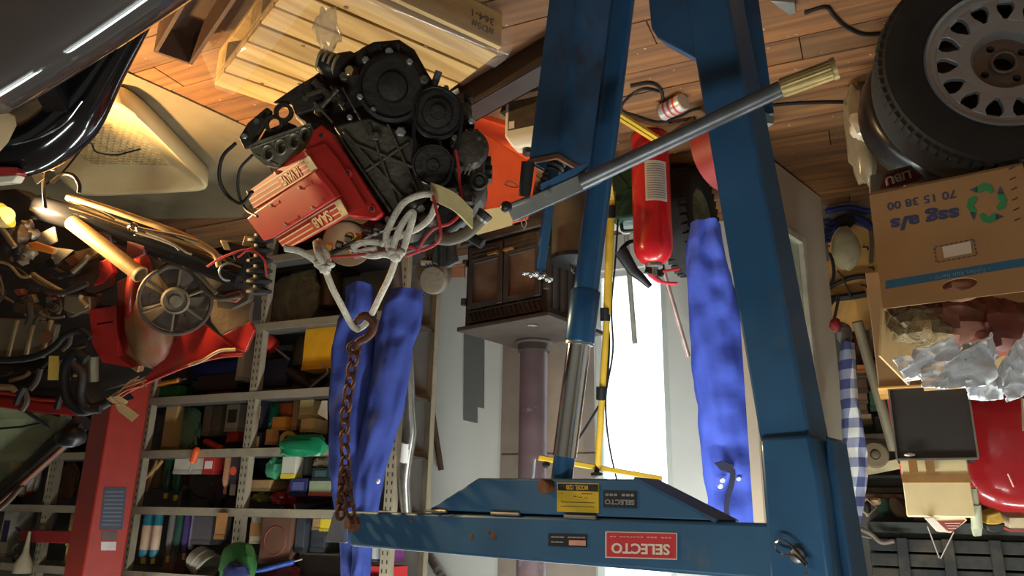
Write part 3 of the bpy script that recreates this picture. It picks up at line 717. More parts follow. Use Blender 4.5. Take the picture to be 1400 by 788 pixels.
# ================================================================= fire extinguisher
m_fred = M('extinguisher_red', (198, 26, 34), 0.28, var=0.05, coat=0.4)
e0 = PZ(888, 186, 0.0); de = dep(e0); re = pxm(25.5, de)
ze = lambda y: (P(886, y, de - 0.04).z)
fe = thing('fire_extinguisher', 'red fire extinguisher with a white label standing on the floor', 'fire extinguisher', e0)
zs = ze(345)
prof = [(re * 0.86, 0.0), (re * 0.97, 0.006), (re, 0.03), (re, zs), (re * 0.97, zs + 0.03), (re * 0.86, zs + 0.055), (re * 0.6, zs + 0.08), (re * 0.33, zs + 0.09)]
ob('cylinder', MB().lathe(e0, ZD, prof, 36), m_fred, fe)
ob('neck', MB().lathe(e0 + ZD * (zs + 0.088), ZD, [(re * 0.45, 0), (re * 0.45, 0.012), (re * 0.2, 0.014), (re * 0.2, 0.05)], 18), m_steel, fe)
nk = e0 + ZD * (zs + 0.115)
LX = -RT; LX = V((LX.x, LX.y, 0)).normalized()
ob('valve', MB().beam(nk - LX * 0.035 - ZD * 0.006, nk + LX * 0.03 + ZD * 0.014, 0.024, 0.03), m_blackp, fe, bevel=0.004)
mg = M('handle_red', (226, 60, 78), 0.4, var=0.05)
ob('carry_handle', MB().tube(spline([nk - LX * 0.01, nk + LX * 0.05 - ZD * 0.002, nk + LX * 0.10 - ZD * 0.012], 4), 0.006, 8), mg, fe)
ob('squeeze_lever', MB().tube(spline([nk - LX * 0.02 + ZD * 0.012, nk + LX * 0.03 + ZD * 0.045, nk + LX * 0.09 + ZD * 0.05], 4), [0.011] * 4 + [0.007] * 5, 8), mg, fe)
hs_ = spline([nk - LX * 0.03, nk - LX * 0.07 + ZD * 0.005, nk - LX * 0.12 - ZD * 0.04, nk - LX * 0.135 - ZD * 0.11], 6)
ob('discharge_horn', MB().tube([P(889, 392, de - 0.03), P(878, 381, de - 0.03), P(866, 371, de - 0.03), P(848, 342, de - 0.03)], [0.012, 0.017, 0.023, 0.030], 16), m_blackp, fe)
ob('hose', MB().tube(spline([nk + LX * 0.0, P(905, 375, de - 0.02), P(904, 350, de), P(895, 335, de + 0.06), P(865, 330, de + 0.06), P(852, 338, de), P(848, 344, de - 0.03)], 5), 0.009, 8), m_black, fe)
# curved label
lab = []
cc = (CAM - e0); a_mid = math.atan2(cc.y, cc.x) - 0.28
zl0, zl1 = ze(231), ze(291)
for i in range(9):
    a = a_mid + (i - 4) / 4 * 0.58
    lab.append([e0 + V((math.cos(a), math.sin(a), 0)) * (re + 0.0012) + ZD * zl0, e0 + V((math.cos(a), math.sin(a), 0)) * (re + 0.0012) + ZD * zl1])
lb = ob('paper_label', MB().sheet(lab, 0.0012), M('ext_label', (208, 204, 194), 0.6, var=0.06), fe)
ml = M('print_grey', (120, 116, 112), 0.7)
tl = MB()
for k in range(15):
    z = zl0 + (zl1 - zl0) * (0.08 + 0.84 * k / 14)
    for i in range(6):
        a = a_mid - 0.48 + 0.16 * i; a2 = a + 0.155
        p_, q_ = V((math.cos(a), math.sin(a), 0)), V((math.cos(a2), math.sin(a2), 0))
        tl.prism([e0 + p_ * (re + 0.0022) + ZD * z, e0 + q_ * (re + 0.0022) + ZD * z, e0 + q_ * (re + 0.0022) + ZD * (z + 0.003), e0 + p_ * (re + 0.0022) + ZD * (z + 0.003)], (p_ + q_) * 0.0002)
ob('print_lines', tl, ml, lb)

# ================================================================= standing tyre, red rim, can, canister
m_tyre = M('tyre_rubber', (34, 33, 31), 0.75, var=0.2, scale=20, bump=0.15)
m_rimg = M('old_rim_steel', (124, 122, 96), 0.5, metal=0.6, var=0.3, scale=14, dirt=(84, 76, 60), damt=0.4)
def tyre_prof(R, ri, w):
    h = w / 2
    return [(ri, -h * 0.75), (ri + 0.01, -h * 0.9), ((R + ri) / 2, -h), (R - 0.02, -h * 0.93), (R - 0.004, -h * 0.72), (R, -h * 0.3), (R, h * 0.3), (R - 0.004, h * 0.72), (R - 0.02, h * 0.93), ((R + ri) / 2, h), (ri + 0.01, h * 0.9), (ri, h * 0.75)]
def tread(mb, c, ax, R, w, n=48, groove=True):
    u, w_ = perp(ax)
    for k in range(n):
        a = 2 * math.pi * k / n; dr_ = u * math.cos(a) + w_ * math.sin(a); tg = -u * math.sin(a) + w_ * math.cos(a)
        for s_ in (-1, 1): mb.box(c + dr_ * (R - 0.001) + ax * (s_ * w * 0.36), (0.007, 2 * math.pi * R / n * 0.66, w * 0.20), (dr_, (tg + ax * 0.25 * s_).normalized(), ax))
tc_ = P(942, 289, 3.50); RTy = tc_.z if tc_.z > 0.2 else 0.235
RTy = 0.245; tc_.z = RTy
tax = (-V((RT.x, RT.y, 0)) * 0.84 - V((FW.x, FW.y, 0)) * 0.54).normalized()
ty = thing('spare_wheel', 'narrow worn spare wheel with a tarnished rim standing by the extinguisher', 'wheel', V((tc_.x, tc_.y, 0)))
ob('tyre', MB().ring(tc_, tax, tyre_prof(RTy, 0.135, 0.145), 48), m_tyre, ty)
tr = MB(); tread(tr, tc_, tax, RTy, 0.145, 40); ob('tread_blocks', tr, m_tyre, ty)['kind'] = 'stuff'
ob('rim', MB().ring(tc_, tax, [(0.136, -0.05), (0.142, 0.055), (0.134, 0.06), (0.126, 0.05), (0.116, 0.03), (0.08, 0.02), (0.07, 0.035), (0.03, 0.04), (0.03, 0.0), (0.12, -0.03)], 36), m_rimg, ty)
rc = P(998, 196, 3.0); rc.z = 0.158
rax = (-FW * 0.75 - RT * 0.5 + ZD * 0.1).normalized(); rax = V((rax.x, rax.y, 0.0)).normalized()
m_rred = M('rim_red', (142, 38, 34), 0.5, var=0.2, scale=12, dirt=(84, 50, 40), damt=0.3)
rw = thing('wheel_rim', 'small red painted steel wheel rim standing on the floor behind the mast', 'wheel rim', V((rc.x, rc.y, 0)))
ob('rim_ring', MB().ring(rc, rax, [(0.158, -0.06), (0.158, 0.06), (0.15, 0.065), (0.138, 0.045), (0.13, 0.02), (0.13, -0.05)], 40), m_rred, rw)
ob('rim_disc', MB().ring(rc, rax, [(0.132, 0.0), (0.10, 0.02), (0.07, 0.01), (0.04, 0.012), (0.04, -0.002), (0.132, -0.012)], 40), m_rred, rw)
for k in range(4):
    u, w_ = perp(rax); a = k * math.pi / 2 + 0.4
    ob('lug_nut', MB().lathe(rc + (u * math.cos(a) + w_ * math.sin(a)) * 0.06, rax, [(0.009, 0.01), (0.009, 0.026)], 6), m_steel, rw)
# striped drink tin lying
cn0, cn1 = P(908, 212, 2.93), P(938, 196, 2.85); cn0.z = cn1.z = 0.034
cn = thing('paint_tin', 'red and white striped tin lying on the floor by the tyre', 'tin', V((cn0.x, cn0.y, 0)))
dcn = (cn1 - cn0)
ob('tin_body', MB().lathe(cn0, dcn, [(0.03, 0), (0.034, 0.004), (0.034, dcn.length - 0.004), (0.03, dcn.length)], 24), M('tin_white', (206, 198, 188), 0.35, metal=0.3), cn)
for k in range(3):
    h = dcn.length * (0.25 + 0.22 * k); ob('tin_stripe', MB().lathe(cn0, dcn, [(0.0345, h), (0.0345, h + 0.009)], 24, cap=False), m_red_l, cn)
ob('tin_rim', MB().torus(cn0 + dcn * 0.02, dcn, 0.032, 0.003, 24, 6), m_steel, cn)
gj = PZ(862, 196, 0.0)
gj = floor_under(P(863, 235, de + 0.25))
mgreen = M('canister_green', (30, 66, 42), 0.55, var=0.15)
gc = thing('fuel_canister', 'dark green fuel canister standing behind the fire extinguisher', 'canister', gj)
ob('canister_body', MB().box(gj + ZD * 0.14, (0.17, 0.10, 0.28), (AD, BD, ZD)), mgreen, gc, bevel=0.018, seg=3)
for s_ in (-1, 1): ob('pressed_rib', MB().beam(gj + AD * (0.06 * s_) - BD * 0.052 + ZD * 0.05, gj - AD * (0.06 * s_) - BD * 0.052 + ZD * 0.23, 0.014, 0.008, BD), mgreen, gc)
ob('carry_handle', MB().tube(spline([gj + AD * 0.05 + ZD * 0.28, gj + AD * 0.04 + ZD * 0.315, gj - AD * 0.04 + ZD * 0.315, gj - AD * 0.05 + ZD * 0.28], 4), 0.008, 8), mgreen, gc)
# crumpled plastic sack on the floor below the window
sk = floor_under(P(848, 300, 3.74))
solo('plastic_sack', MB().ball(sk + ZD * 0.115, (0.095, 0.07, 0.10), None, 20, 0.3, 3), M('sack_grey', (196, 194, 188), 0.4, var=0.12, alpha=1.0), 'crumpled pale grey plastic sack on the floor under the window', 'sack', ang=25)
# rods leaning by the window
def lean(nm, x0, y0, x1, y1, d0, d1, r, mat, label, cat, parts=None):
    a_, b_ = P(x0, y0, d0), P(x1, y1, d1); f = a_ + (a_ - b_) * (a_.z / (b_.z - a_.z))
    return solo(nm, MB().tube([f, b_], r, 10), mat, label, cat), f, b_
lean('broom_stick', 862, 395, 868, 470, 3.96, 3.90, 0.013, M('worn_stick', (178, 172, 160), 0.6), 'short worn grey stick leaning below the window behind the yellow pole', 'stick')
lean('copper_pipe', 906, 367, 941, 487, 3.76, 3.86, 0.012, M('dull_copper', (190, 160, 150), 0.4, metal=0.5), 'slim pinkish metal pipe leaning against the wall beside the trousers', 'pipe')

# ================================================================= yellow lamp tripod with crossbar
m_yel = M('stand_yellow', (206, 166, 48), 0.45, var=0.1, dirt=(150, 120, 60), damt=0.25)
dS = 3.35
def TP(x, y): return P(x, y, dS)
pole_b, pole_t = TP(836, 262), TP(817, 640)
ts = thing('lamp_tripod', 'yellow telescopic lamp tripod with a crossbar and black clamps', 'tripod', floor_under(pole_b))
mid = TP(830, 430)
ob('lower_tube', MB().tube([pole_b, mid], 0.0175, 14), m_yel, ts)
ob('upper_tube', MB().tube([mid, pole_t], 0.0145, 14), m_yel, ts)
for y in (290, 430, 538): ob('clamp_collar', MB().tube([TP(836 - (y - 262) * 0.0503, y - 9), TP(836 - (y - 262) * 0.0503, y + 9)], 0.0225, 12), m_blackp, ts, bevel=0.002)
ob('crossbar', MB().beam(TP(736, 626), TP(905, 655), 0.022, 0.022), m_yel, ts, bevel=0.003)
ob('crossbar_knob', MB().lathe(TP(816, 636), ZD, [(0.012, 0), (0.012, 0.03), (0.026, 0.034), (0.026, 0.046), (0.01, 0.05)], 12), m_blackp, ts)
for x, y in ((747, 634), (880, 660)): ob('wing_screw', MB().lathe(TP(x, y), ZD, [(0.01, -0.01), (0.018, 0.0), (0.018, 0.012), (0.008, 0.02)], 10), m_blackp, ts)
for (x, y, s_) in ((731, 630, 1), (896, 656, -1)):
    ob('lamp_bracket', MB().tube([TP(x, y - 2), TP(x - 4 * s_, y + 40), TP(x - 4 * s_ + 24, y + 42)], 0.006, 8), M('bracket_grey', (130, 130, 132), 0.5, metal=0.6), ts)
ft = [PZ(689, 149, 0.012), PZ(905, 232, 0.012), PZ(868, 205, 0.012)]
hub = pole_b + ZD * 0.03
feet = [ft[0], floor_under(hub) + V((0.10, -0.42, 0.012)), floor_under(hub) + V((-0.10, -0.46, 0.012))]
feet[2] = floor_under(hub) + V((0.02, 0.45, 0.012))
for f_ in feet:
    ob('tripod_leg', MB().beam(f_, hub, 0.024, 0.024), m_yel, ts, bevel=0.002)
    ob('rubber_foot', MB().beam(f_ + (f_ - hub).normalized() * 0.004, f_ - (f_ - hub).normalized() * 0.045, 0.031, 0.031), m_black, ts, bevel=0.003)
ob('cable', MB().tube(spline([TP(829, 430), TP(833, 470), TP(827, 535), TP(805, 578), TP(783, 612)], 5), 0.0055, 6), m_black, ts)
ob('cable', MB().tube(spline([TP(845, 300), TP(841, 360), TP(836, 420), TP(838, 480), TP(829, 535), TP(829, 575), TP(834, 615), TP(843, 656)], 5), 0.0045, 6), m_black, ts)

# yellow folding rule lying on the floor
r0, r1 = PZ(846, 157, 0.006), P(903, 193, de - 0.11)
fr = thing('folding_rule', 'yellow wooden folding rule leaning on the fire extinguisher behind the ram', 'rule', r0)
rdv = (r1 - r0).normalized(); rpp = ZD.cross(rdv)
ob('rule_stick', MB().beam(r0 + rpp * 0.012 + ZD * 0.003, r1 + rpp * 0.012 + ZD * 0.003, 0.016, 0.012), m_yel, fr)
ob('rule_stick', MB().beam(r0 - rpp * 0.012 + ZD * 0.003, r1 - rpp * 0.012 + ZD * 0.003, 0.016, 0.012), m_yel, fr)
ob('rivet', MB().lathe(r1 + ZD * 0.009, ZD, [(0.006, 0), (0.004, 0.003)], 10), m_steel, fr)
b0, b1 = P(912, 190, de - 0.13), PZ(950, 165, 0.012)
solo('wood_lath', MB().beam(b0, b1, 0.03, 0.022), M('lath_wood', (140, 104, 60), 0.7), 'short brown wooden lath leaning from the floor under the pump handle', 'lath')

# white oil canister with a dark label, behind the pump housing
oc = floor_under(P(722, 190, 2.92))
oj = thing('oil_canister', 'white plastic oil canister with a dark label standing behind the pump', 'canister', oc)
zc = P(722, 226, 2.92).z
ob('canister_body', MB().loft([[oc + AD * (u * 0.075 * k) + BD * (v * 0.05 * k) + ZD * z for u, v in ((-1, -1), (1, -1), (1, 1), (-1, 1))] for z, k in ((0, 0.95), (0.01, 1), (0.17, 1), (0.205, 0.72), (0.215, 0.45))]), M('canister_white', (204, 194, 172), 0.5, var=0.05), oj, bevel=0.008, seg=3)
ob('label_panel', MB().box(oc - BD * 0.0505 + ZD * 0.09, (0.12, 0.002, 0.12), (AD, BD, ZD)), M('label_brown', (72, 60, 46), 0.5, var=0.3, scale=40), oj)
ob('label_patch', MB().box(oc - BD * 0.052 + AD * 0.045 + ZD * 0.13, (0.022, 0.002, 0.03), (AD, BD, ZD)), m_cream_l, oj)
ob('screw_cap', MB().lathe(oc + ZD * 0.21, ZD, [(0.02, 0), (0.02, 0.025), (0.017, 0.028)], 16), m_black, oj)

# ================================================================= orange plastic crate lying beyond the engine
m_or = M('crate_orange', (224, 78, 30), 0.45, var=0.08); m_or2 = m_or
k0 = floor_under(P(660, 190, 2.85))
oc2 = thing('orange_crate', 'orange red plastic crate lying tilted between the engine and the stove', 'crate', k0)
A1 = [P(646, 172, 3.05), P(735, 228, 3.17), P(722, 300, 3.17), P(640, 322, 3.05)]
A1[0].z = max(A1[0].z, 0.0); 
ob('side_panel', MB().prism(A1, FW * 0.012), m_or, oc2, bevel=0.003)
B1 = [P(596, 325, 2.98), P(694, 290, 3.15), P(694, 303, 3.15), P(604, 338, 2.98)]
ob('rim_bar', MB().prism([p - FW * 0.03 for p in B1], FW * 0.06), m_or2, oc2, bevel=0.004)
B2 = [P(600, 318, 2.98), P(668, 293, 3.12), P(668, 298, 3.12), P(600, 325, 2.98)]
ob('rim_lip', MB().prism([p - FW * 0.05 for p in B2], FW * 0.05), m_or2, oc2, bevel=0.002)
C1_ = [P(560, 300, 3.0), P(640, 295, 3.05), P(640, 325, 3.05), P(585, 335, 3.0)]
ob('end_panel', MB().prism([p + FW * 0.02 for p in C1_], FW * 0.15), m_or, oc2, bevel=0.003)
fb = [A1[0] + FW * 0.01, A1[1] + FW * 0.01]
kk = MB().prism([V((A1[0].x, A1[0].y, 0.0)), V((A1[1].x, A1[1].y, 0.0)), V((A1[1].x - 0.02, A1[1].y + 0.3, 0.0)), V((A1[0].x - 0.02, A1[0].y + 0.3, 0.0))], ZD * 0.02)
ob('base_panel', kk, m_or, oc2)
cdb = [P(655, 288, 2.93), P(706, 280, 3.0), P(700, 308, 3.0), P(650, 322, 2.93)]
ob('cardboard_liner', MB().prism(cdb, FW * 0.006), M('liner_card', (206, 178, 122), 0.8, var=0.06), oc2)
ob('wire_bit', MB().tube(spline([P(690, 252, 2.9), P(697, 248, 2.9), P(709, 255, 2.93), P(700, 256, 2.93), P(690, 252, 2.9)], 4), 0.002, 5), m_black, oc2)

# ================================================================= bench grinder on a wooden wall bracket left of the stove
bg = P(596, 372, 3.62)
br = thing('grinder_bracket', 'thick wooden bracket shelf fixed beside the stove carrying the grinder', 'bracket', floor_under(P(620, 368, 3.66)))
ob('board', MB().prism([P(606, 364, 3.62), P(635, 360, 3.62), P(635, 380, 3.62), P(608, 381, 3.62)], FW * 0.09), wood_mat('bracket_wood', (88, 52, 30), (124, 78, 46), AD), br, bevel=0.003)
bpst = P(616, 366, 3.67)
ob('post', MB().beam(floor_under(bpst), bpst, 0.07, 0.05), MATS['bracket_wood'], br, bevel=0.003)
bgn = thing('bench_grinder', 'old grey bench grinder with a round wheel guard beside the stove', 'grinder', bg - ZD * 0.02)
gax = (-FW + RT * 0.35).normalized()
mgd = M('grinder_grey', (98, 92, 78), 0.55, metal=0.3, var=0.25, dirt=(70, 60, 46), damt=0.4)
ob('wheel_guard', MB().lathe(P(592, 374, 3.60), gax, [(0.07, -0.04), (0.082, -0.03), (0.082, 0.02), (0.07, 0.03), (0.03, 0.034)], 26), mgd, bgn)
ob('grinding_wheel', MB().lathe(P(594, 383, 3.58), gax, [(0.06, -0.01), (0.066, -0.006), (0.066, 0.02), (0.06, 0.026), (0.02, 0.03)], 26), M('stone_grey', (120, 112, 96), 0.85, bump=0.3), bgn)
ob('motor_body', MB().tube([P(592, 348, 3.62), P(606, 344, 3.70)], 0.045, 18), mgd, bgn)
ob('tool_rest', MB().box(P(583, 360, 3.56), (0.05, 0.04, 0.012)), m_steel, bgn)
for k in range(5): ob('cooling_fin', MB().box(P(584 + k * 4.5, 358, 3.57), (0.006, 0.05, 0.05)), m_black, bgn)
ob('motor_switch', MB().box(P(606, 340, 3.62), (0.05, 0.04, 0.05)), m_blackp, bgn, bevel=0.004)

# ash bucket beside the stove
abk = floor_under(P(784, 330, 3.45))
akt = thing('ash_bucket', 'grey green metal ash bin with a black lid standing beside the stove', 'bin', abk)
ob('bin_body', MB().lathe(abk, ZD, [(0.085, 0), (0.09, 0.01), (0.098, 0.42), (0.102, 0.425), (0.102, 0.43)], 24), M('bin_grey', (104, 108, 98), 0.55, metal=0.3), akt)
ob('bin_lid', MB().lathe(abk + ZD * 0.43, ZD, [(0.104, 0), (0.104, 0.02), (0.06, 0.04), (0.02, 0.045)], 24), m_blackp, akt)
ob('lid_handle', MB().torus(abk + ZD * 0.47, AD, 0.03, 0.006, 12, 6, 0, math.pi, BD), m_blackp, akt)
# ================================================================= engine hanging from the hook
m_eng = M('oily_cast_iron', (60, 51, 42), 0.55, metal=0.35, var=0.35, scale=22, bump=0.35, bscale=60, dirt=(78, 62, 44), damt=0.36, dscale=9)
m_eng2 = M('dark_engine_paint', (46, 42, 38), 0.5, metal=0.25, var=0.3, scale=18, bump=0.25, dirt=(58, 50, 40), damt=0.4, dscale=12)
m_alu = M('cast_aluminium', (150, 142, 122), 0.45, metal=0.75, var=0.25, scale=20, bump=0.25, dirt=(92, 78, 56), damt=0.38, dscale=12)
m_alud = M('dirty_aluminium', (100, 94, 80), 0.5, metal=0.6, var=0.3, scale=20, bump=0.3, dirt=(54, 46, 36), damt=0.45, dscale=10)
m_cov = M('valve_cover_red', (206, 50, 44), 0.42, var=0.07, scale=12)
m_covd = m_cov
m_cream = M('cover_cream', (244, 216, 158), 0.5, var=0.04)
D0 = 1.80
eng = thing('car_engine', 'dark oily car engine with a red valve cover hanging from the chain', 'engine', P(520, 60, 1.95))
def slab(nm, px, d, th, mat, parent=eng, bevel=0.004, **k):
    pts = [P(*(q if len(q) == 3 else (q[0], q[1], d))) for q in px]
    return ob(nm, MB().prism(pts, FW * th), mat, parent, bevel=bevel, **k)
def disc(nm, x, y, rpx, d, prof, mat, ax=None, parent=eng, n=32):
    r = pxm(rpx, d)
    return ob(nm, MB().lathe(P(x, y, d), ax or EAX, [(r * a, h) for a, h in prof], n), mat, parent)
EAX = (-FW + RT * -0.12 + UP * 0.05).normalized()
slab('engine_block', [(462, 78), (500, 60), (560, 70), (590, 112), (640, 150), (660, 215), (664, 262), (640, 292), (590, 300), (540, 310), (505, 310), (470, 250), (432, 190), (402, 160), (395, 128), (430, 98)], 1.86, 0.24, m_eng, bevel=0.02, ang=30)
slab('timing_cover', [(455, 172), (505, 160), (570, 190), (588, 262), (560, 292), (535, 290), (500, 240)], 1.795, 0.08, m_alud, bevel=0.006)
for a_, b_ in (((470, 180), (560, 280)), ((505, 170), (545, 285)), ((560, 195), (500, 235)), ((480, 195), (580, 235)), ((462, 185), (535, 290)), ((530, 170), (575, 270))):
    ob('casting_rib', MB().beam(P(*a_, 1.790), P(*b_, 1.790), 0.007, 0.014, FW), m_alud, eng, bevel=0.002)
# gearbox end and sump
slab('sump', [(488, 66), (510, 55), (545, 52), (566, 66), (584, 98), (598, 120), (560, 130), (500, 120), (480, 95)], 1.80, 0.20, m_eng2, bevel=0.012)
for (a_, b_) in (((520, 60), (526, 105)), ((545, 60), (548, 108)), ((500, 72), (510, 110))): ob('sump_rib', MB().beam(P(*a_, 1.797), P(*b_, 1.797), 0.006, 0.012, FW), m_eng2, eng)
disc('bell_housing', 537, 122, 47, 1.80, [(1.0, 0), (1.0, 0.02), (0.9, 0.026), (0.86, 0.014), (0.45, 0.014), (0.4, 0.03), (0.15, 0.034)], m_eng2)
disc('crank_pulley', 598, 155, 34, 1.77, [(1.0, -0.03), (1.0, 0.0), (0.93, 0.004), (0.9, -0.006), (0.62, -0.006), (0.58, 0.008), (0.3, 0.01), (0.28, 0.022), (0.12, 0.022)], m_eng2)
for k in range(4): ob('pulley_groove', MB().torus(P(598, 155, 1.77) - EAX * (0.004 + 0.006 * k), EAX, pxm(34, 1.77), 0.0018, 36, 5), m_eng, eng)
pw = disc('water_pump_pulley', 592, 226, 27, 1.755, [(1.0, -0.02), (1.03, -0.018), (1.0, -0.006), (1.03, 0.004), (0.97, 0.006), (0.92, 0.0), (0.35, 0.0), (0.3, 0.006), (0.1, 0.006)], m_eng2)
ob('pulley_lip', MB().torus(P(592, 226, 1.755) + EAX * 0.004, EAX, pxm(27, 1.755), 0.0016, 40, 6), M('worn_lip', (120, 118, 112), 0.35, metal=0.8), eng)
disc('idler_pulley', 655, 247, 13, 1.76, [(1.0, -0.015), (1.0, 0.0), (0.85, 0.003), (0.5, -0.002), (0.4, 0.008), (0.1, 0.008)], m_eng2)
# alternator at the right side
alt = disc('alternator', 640, 205, 27, 1.82, [(0.7, -0.05), (1.0, -0.045), (1.0, 0.03), (0.8, 0.045), (0.3, 0.05)], m_eng)
for k in range(14):
    a = 2 * math.pi * k / 14; c_ = P(640, 205, 1.82) + EAX * 0.038
    u, w_ = perp(EAX); dr_ = u * math.cos(a) + w_ * math.sin(a)
    ob('cooling_vane', MB().box(c_ + dr_ * 0.033, (0.016, 0.004, 0.012), (dr_, EAX.cross(dr_), EAX)), m_alud, alt)
# toothed flywheel edge on the right rim
for k in range(10):
    t = k / 9; ob('bracket_tooth', MB().box(P(640 + 26 * t - 6 * math.sin(t * 6), 135 + 110 * t, 1.83), (0.018, 0.03, 0.012)), m_eng2, eng)
# drive belt
bp_ = spline([P(568, 200, 1.765), P(566, 175, 1.765), P(575, 130, 1.77), P(600, 120, 1.77), P(628, 140, 1.77), P(630, 175, 1.765), P(620, 215, 1.76), P(612, 245, 1.755), P(592, 254, 1.755), P(572, 243, 1.755), P(565, 220, 1.76), P(568, 200, 1.765)], 4)
ob('drive_belt', MB().tube(bp_, 0.005, 6), m_black, eng)
# exhaust manifold bracket with round ports
mb_ = MB()
for (x, y) in ((388, 154), (375, 170)):
    mb_.ring(P(x, y, 1.83), -FW, [(pxm(8, 1.83), -0.006), (pxm(13, 1.83), -0.006), (pxm(13, 1.83), 0.006), (pxm(8, 1.83), 0.006)], 20)
ob('port_flange', mb_, m_eng, eng)
for px in ([(326, 188), (338, 168), (364, 146), (372, 152), (362, 172), (345, 200), (334, 204)], [(372, 140), (404, 118), (436, 100), (452, 128), (430, 150), (404, 158), (398, 142)], [(362, 178), (392, 166), (406, 172), (380, 188), (350, 198)], [(352, 160), (366, 146), (372, 158), (362, 168)]):
    slab('manifold_plate', px, 1.83, 0.014, m_eng)
slab('heat_plate', [(404, 118), (452, 90), (470, 110), (458, 150), (430, 168), (408, 150)], 1.86, 0.02, m_eng)
# intake flange in bare aluminium, with ports
inf = slab('intake_flange', [(340, 200), (352, 193), (424, 168), (430, 180), (425, 190), (380, 229), (362, 226), (348, 214)], 1.80, 0.03, m_alu)
for i, (x, y) in enumerate(((366, 209), (384, 201), (402, 193), (417, 185))):
    ax_ = (RT * -0.6 + UP * 0.5).normalized()
    pts = []
    for k in range(17):
        a = 2 * math.pi * k / 16
        pts.append(P(x + 8.5 * math.cos(a) * 0.9 - 2 * math.sin(a), y + 10 * math.sin(a) + 2 * math.cos(a), 1.797))
    ob('port_ring', MB().tube(pts, 0.0032, 6, cap=False), m_alu, inf)
    cut(inf, MB().prism([P(x + 6.2 * math.cos(2 * math.pi * k / 12), y + 8 * math.sin(2 * math.pi * k / 12), 1.79) for k in range(12)], FW * 0.034))
for (a_, b_) in (((345, 203), (424, 174)), ((350, 212), (380, 226))): ob('gasket_line', MB().tube([P(*a_, 1.798), P(*b_, 1.798)], 0.003, 6), m_alu, inf)
# valve cover
DT = 1.70
# the top of the cover is turned towards the lamp: its far side lies deeper than its near side
CA, CB_, CC = P(337, 267, 1.99), P(436, 231, 1.690), P(474, 294, 1.690)
CNR = (CB_ - CA).cross(CC - CA).normalized()
if CNR.dot(FW) > 0: CNR = -CNR
def TPn(x, y, k=0.0): return PN(x, y, CA + CNR * k, CNR)
top = [(337, 267), (343, 259), (416, 206), (436, 231), (474, 294), (390, 341)]
ob('cylinder_head', MB().prism([TPn(*q, -0.05) for q in ((345, 268), (350, 262), (418, 212), (436, 233), (470, 290), (392, 334))], -CNR * 0.13), m_alud, eng, bevel=0.006)
vc = ob('valve_cover', MB().prism([TPn(*q) for q in top], -CNR * 0.055), m_cov, eng, bevel=0.004)
ends = [(416, 206, 1.71), (427, 179, 1.745), (439, 169, 1.755), (452, 180, 1.755), (524, 292, 1.745), (513, 301, 1.74), (476, 296, 1.70), (436, 231, 1.692)]
ob('cover_end', MB().prism([P(*q) for q in ends], FW * 0.045), m_covd, eng, bevel=0.005)
bolts = ((439, 186, 1.752), (475, 237, 1.735), (508, 286, 1.742))
for (x, y, d) in bolts:
    ob('cover_boss', MB().lathe(P(x, y, d - 0.001), EAX, [(0.011, -0.004), (0.0085, 0.003)], 16), m_covd, eng)
    ob('cover_bolt', MB().lathe(P(x, y, d - 0.004), EAX, [(0.005, 0), (0.005, 0.004), (0.002, 0.0045)], 12), m_black, eng)
for (x, y) in ((340, 262), (378, 236), (392, 335)): ob('cover_bolt', MB().lathe(TPn(x, y), CNR, [(0.005, 0), (0.004, 0.005)], 10), m_steel, eng)
ccv = ob('ignition_cover', MB().prism([TPn(*q, 0.012) for q in ((337, 299), (346, 291), (430, 233), (458, 272), (372, 326), (360, 330))], -CNR * 0.02), m_cov, eng, bevel=0.004)
cut(vc, MB().prism([TPn(*q, 0.02) for q in ((431.5, 236), (435, 233), (461, 271), (458, 273))], -CNR * 0.035))
for (x, y) in ((410, 257), (371, 281), (428, 284), (390, 306)):
    ob('cover_screw', MB().lathe(TPn(x, y, 0.0122), CNR, [(0.0045, 0), (0.0045, 0.003), (0.002, 0.0032)], 12), m_steel, ccv)
for a_, b_ in (((411, 257), (426, 249)), ((372, 281), (382, 276)), ((430, 283), (443, 273)), ((392, 305), (408, 296))): ob('screw_channel', MB().beam(TPn(*a_, 0.0122), TPn(*b_, 0.0122), 0.006, 0.002, CNR), m_covd, ccv)
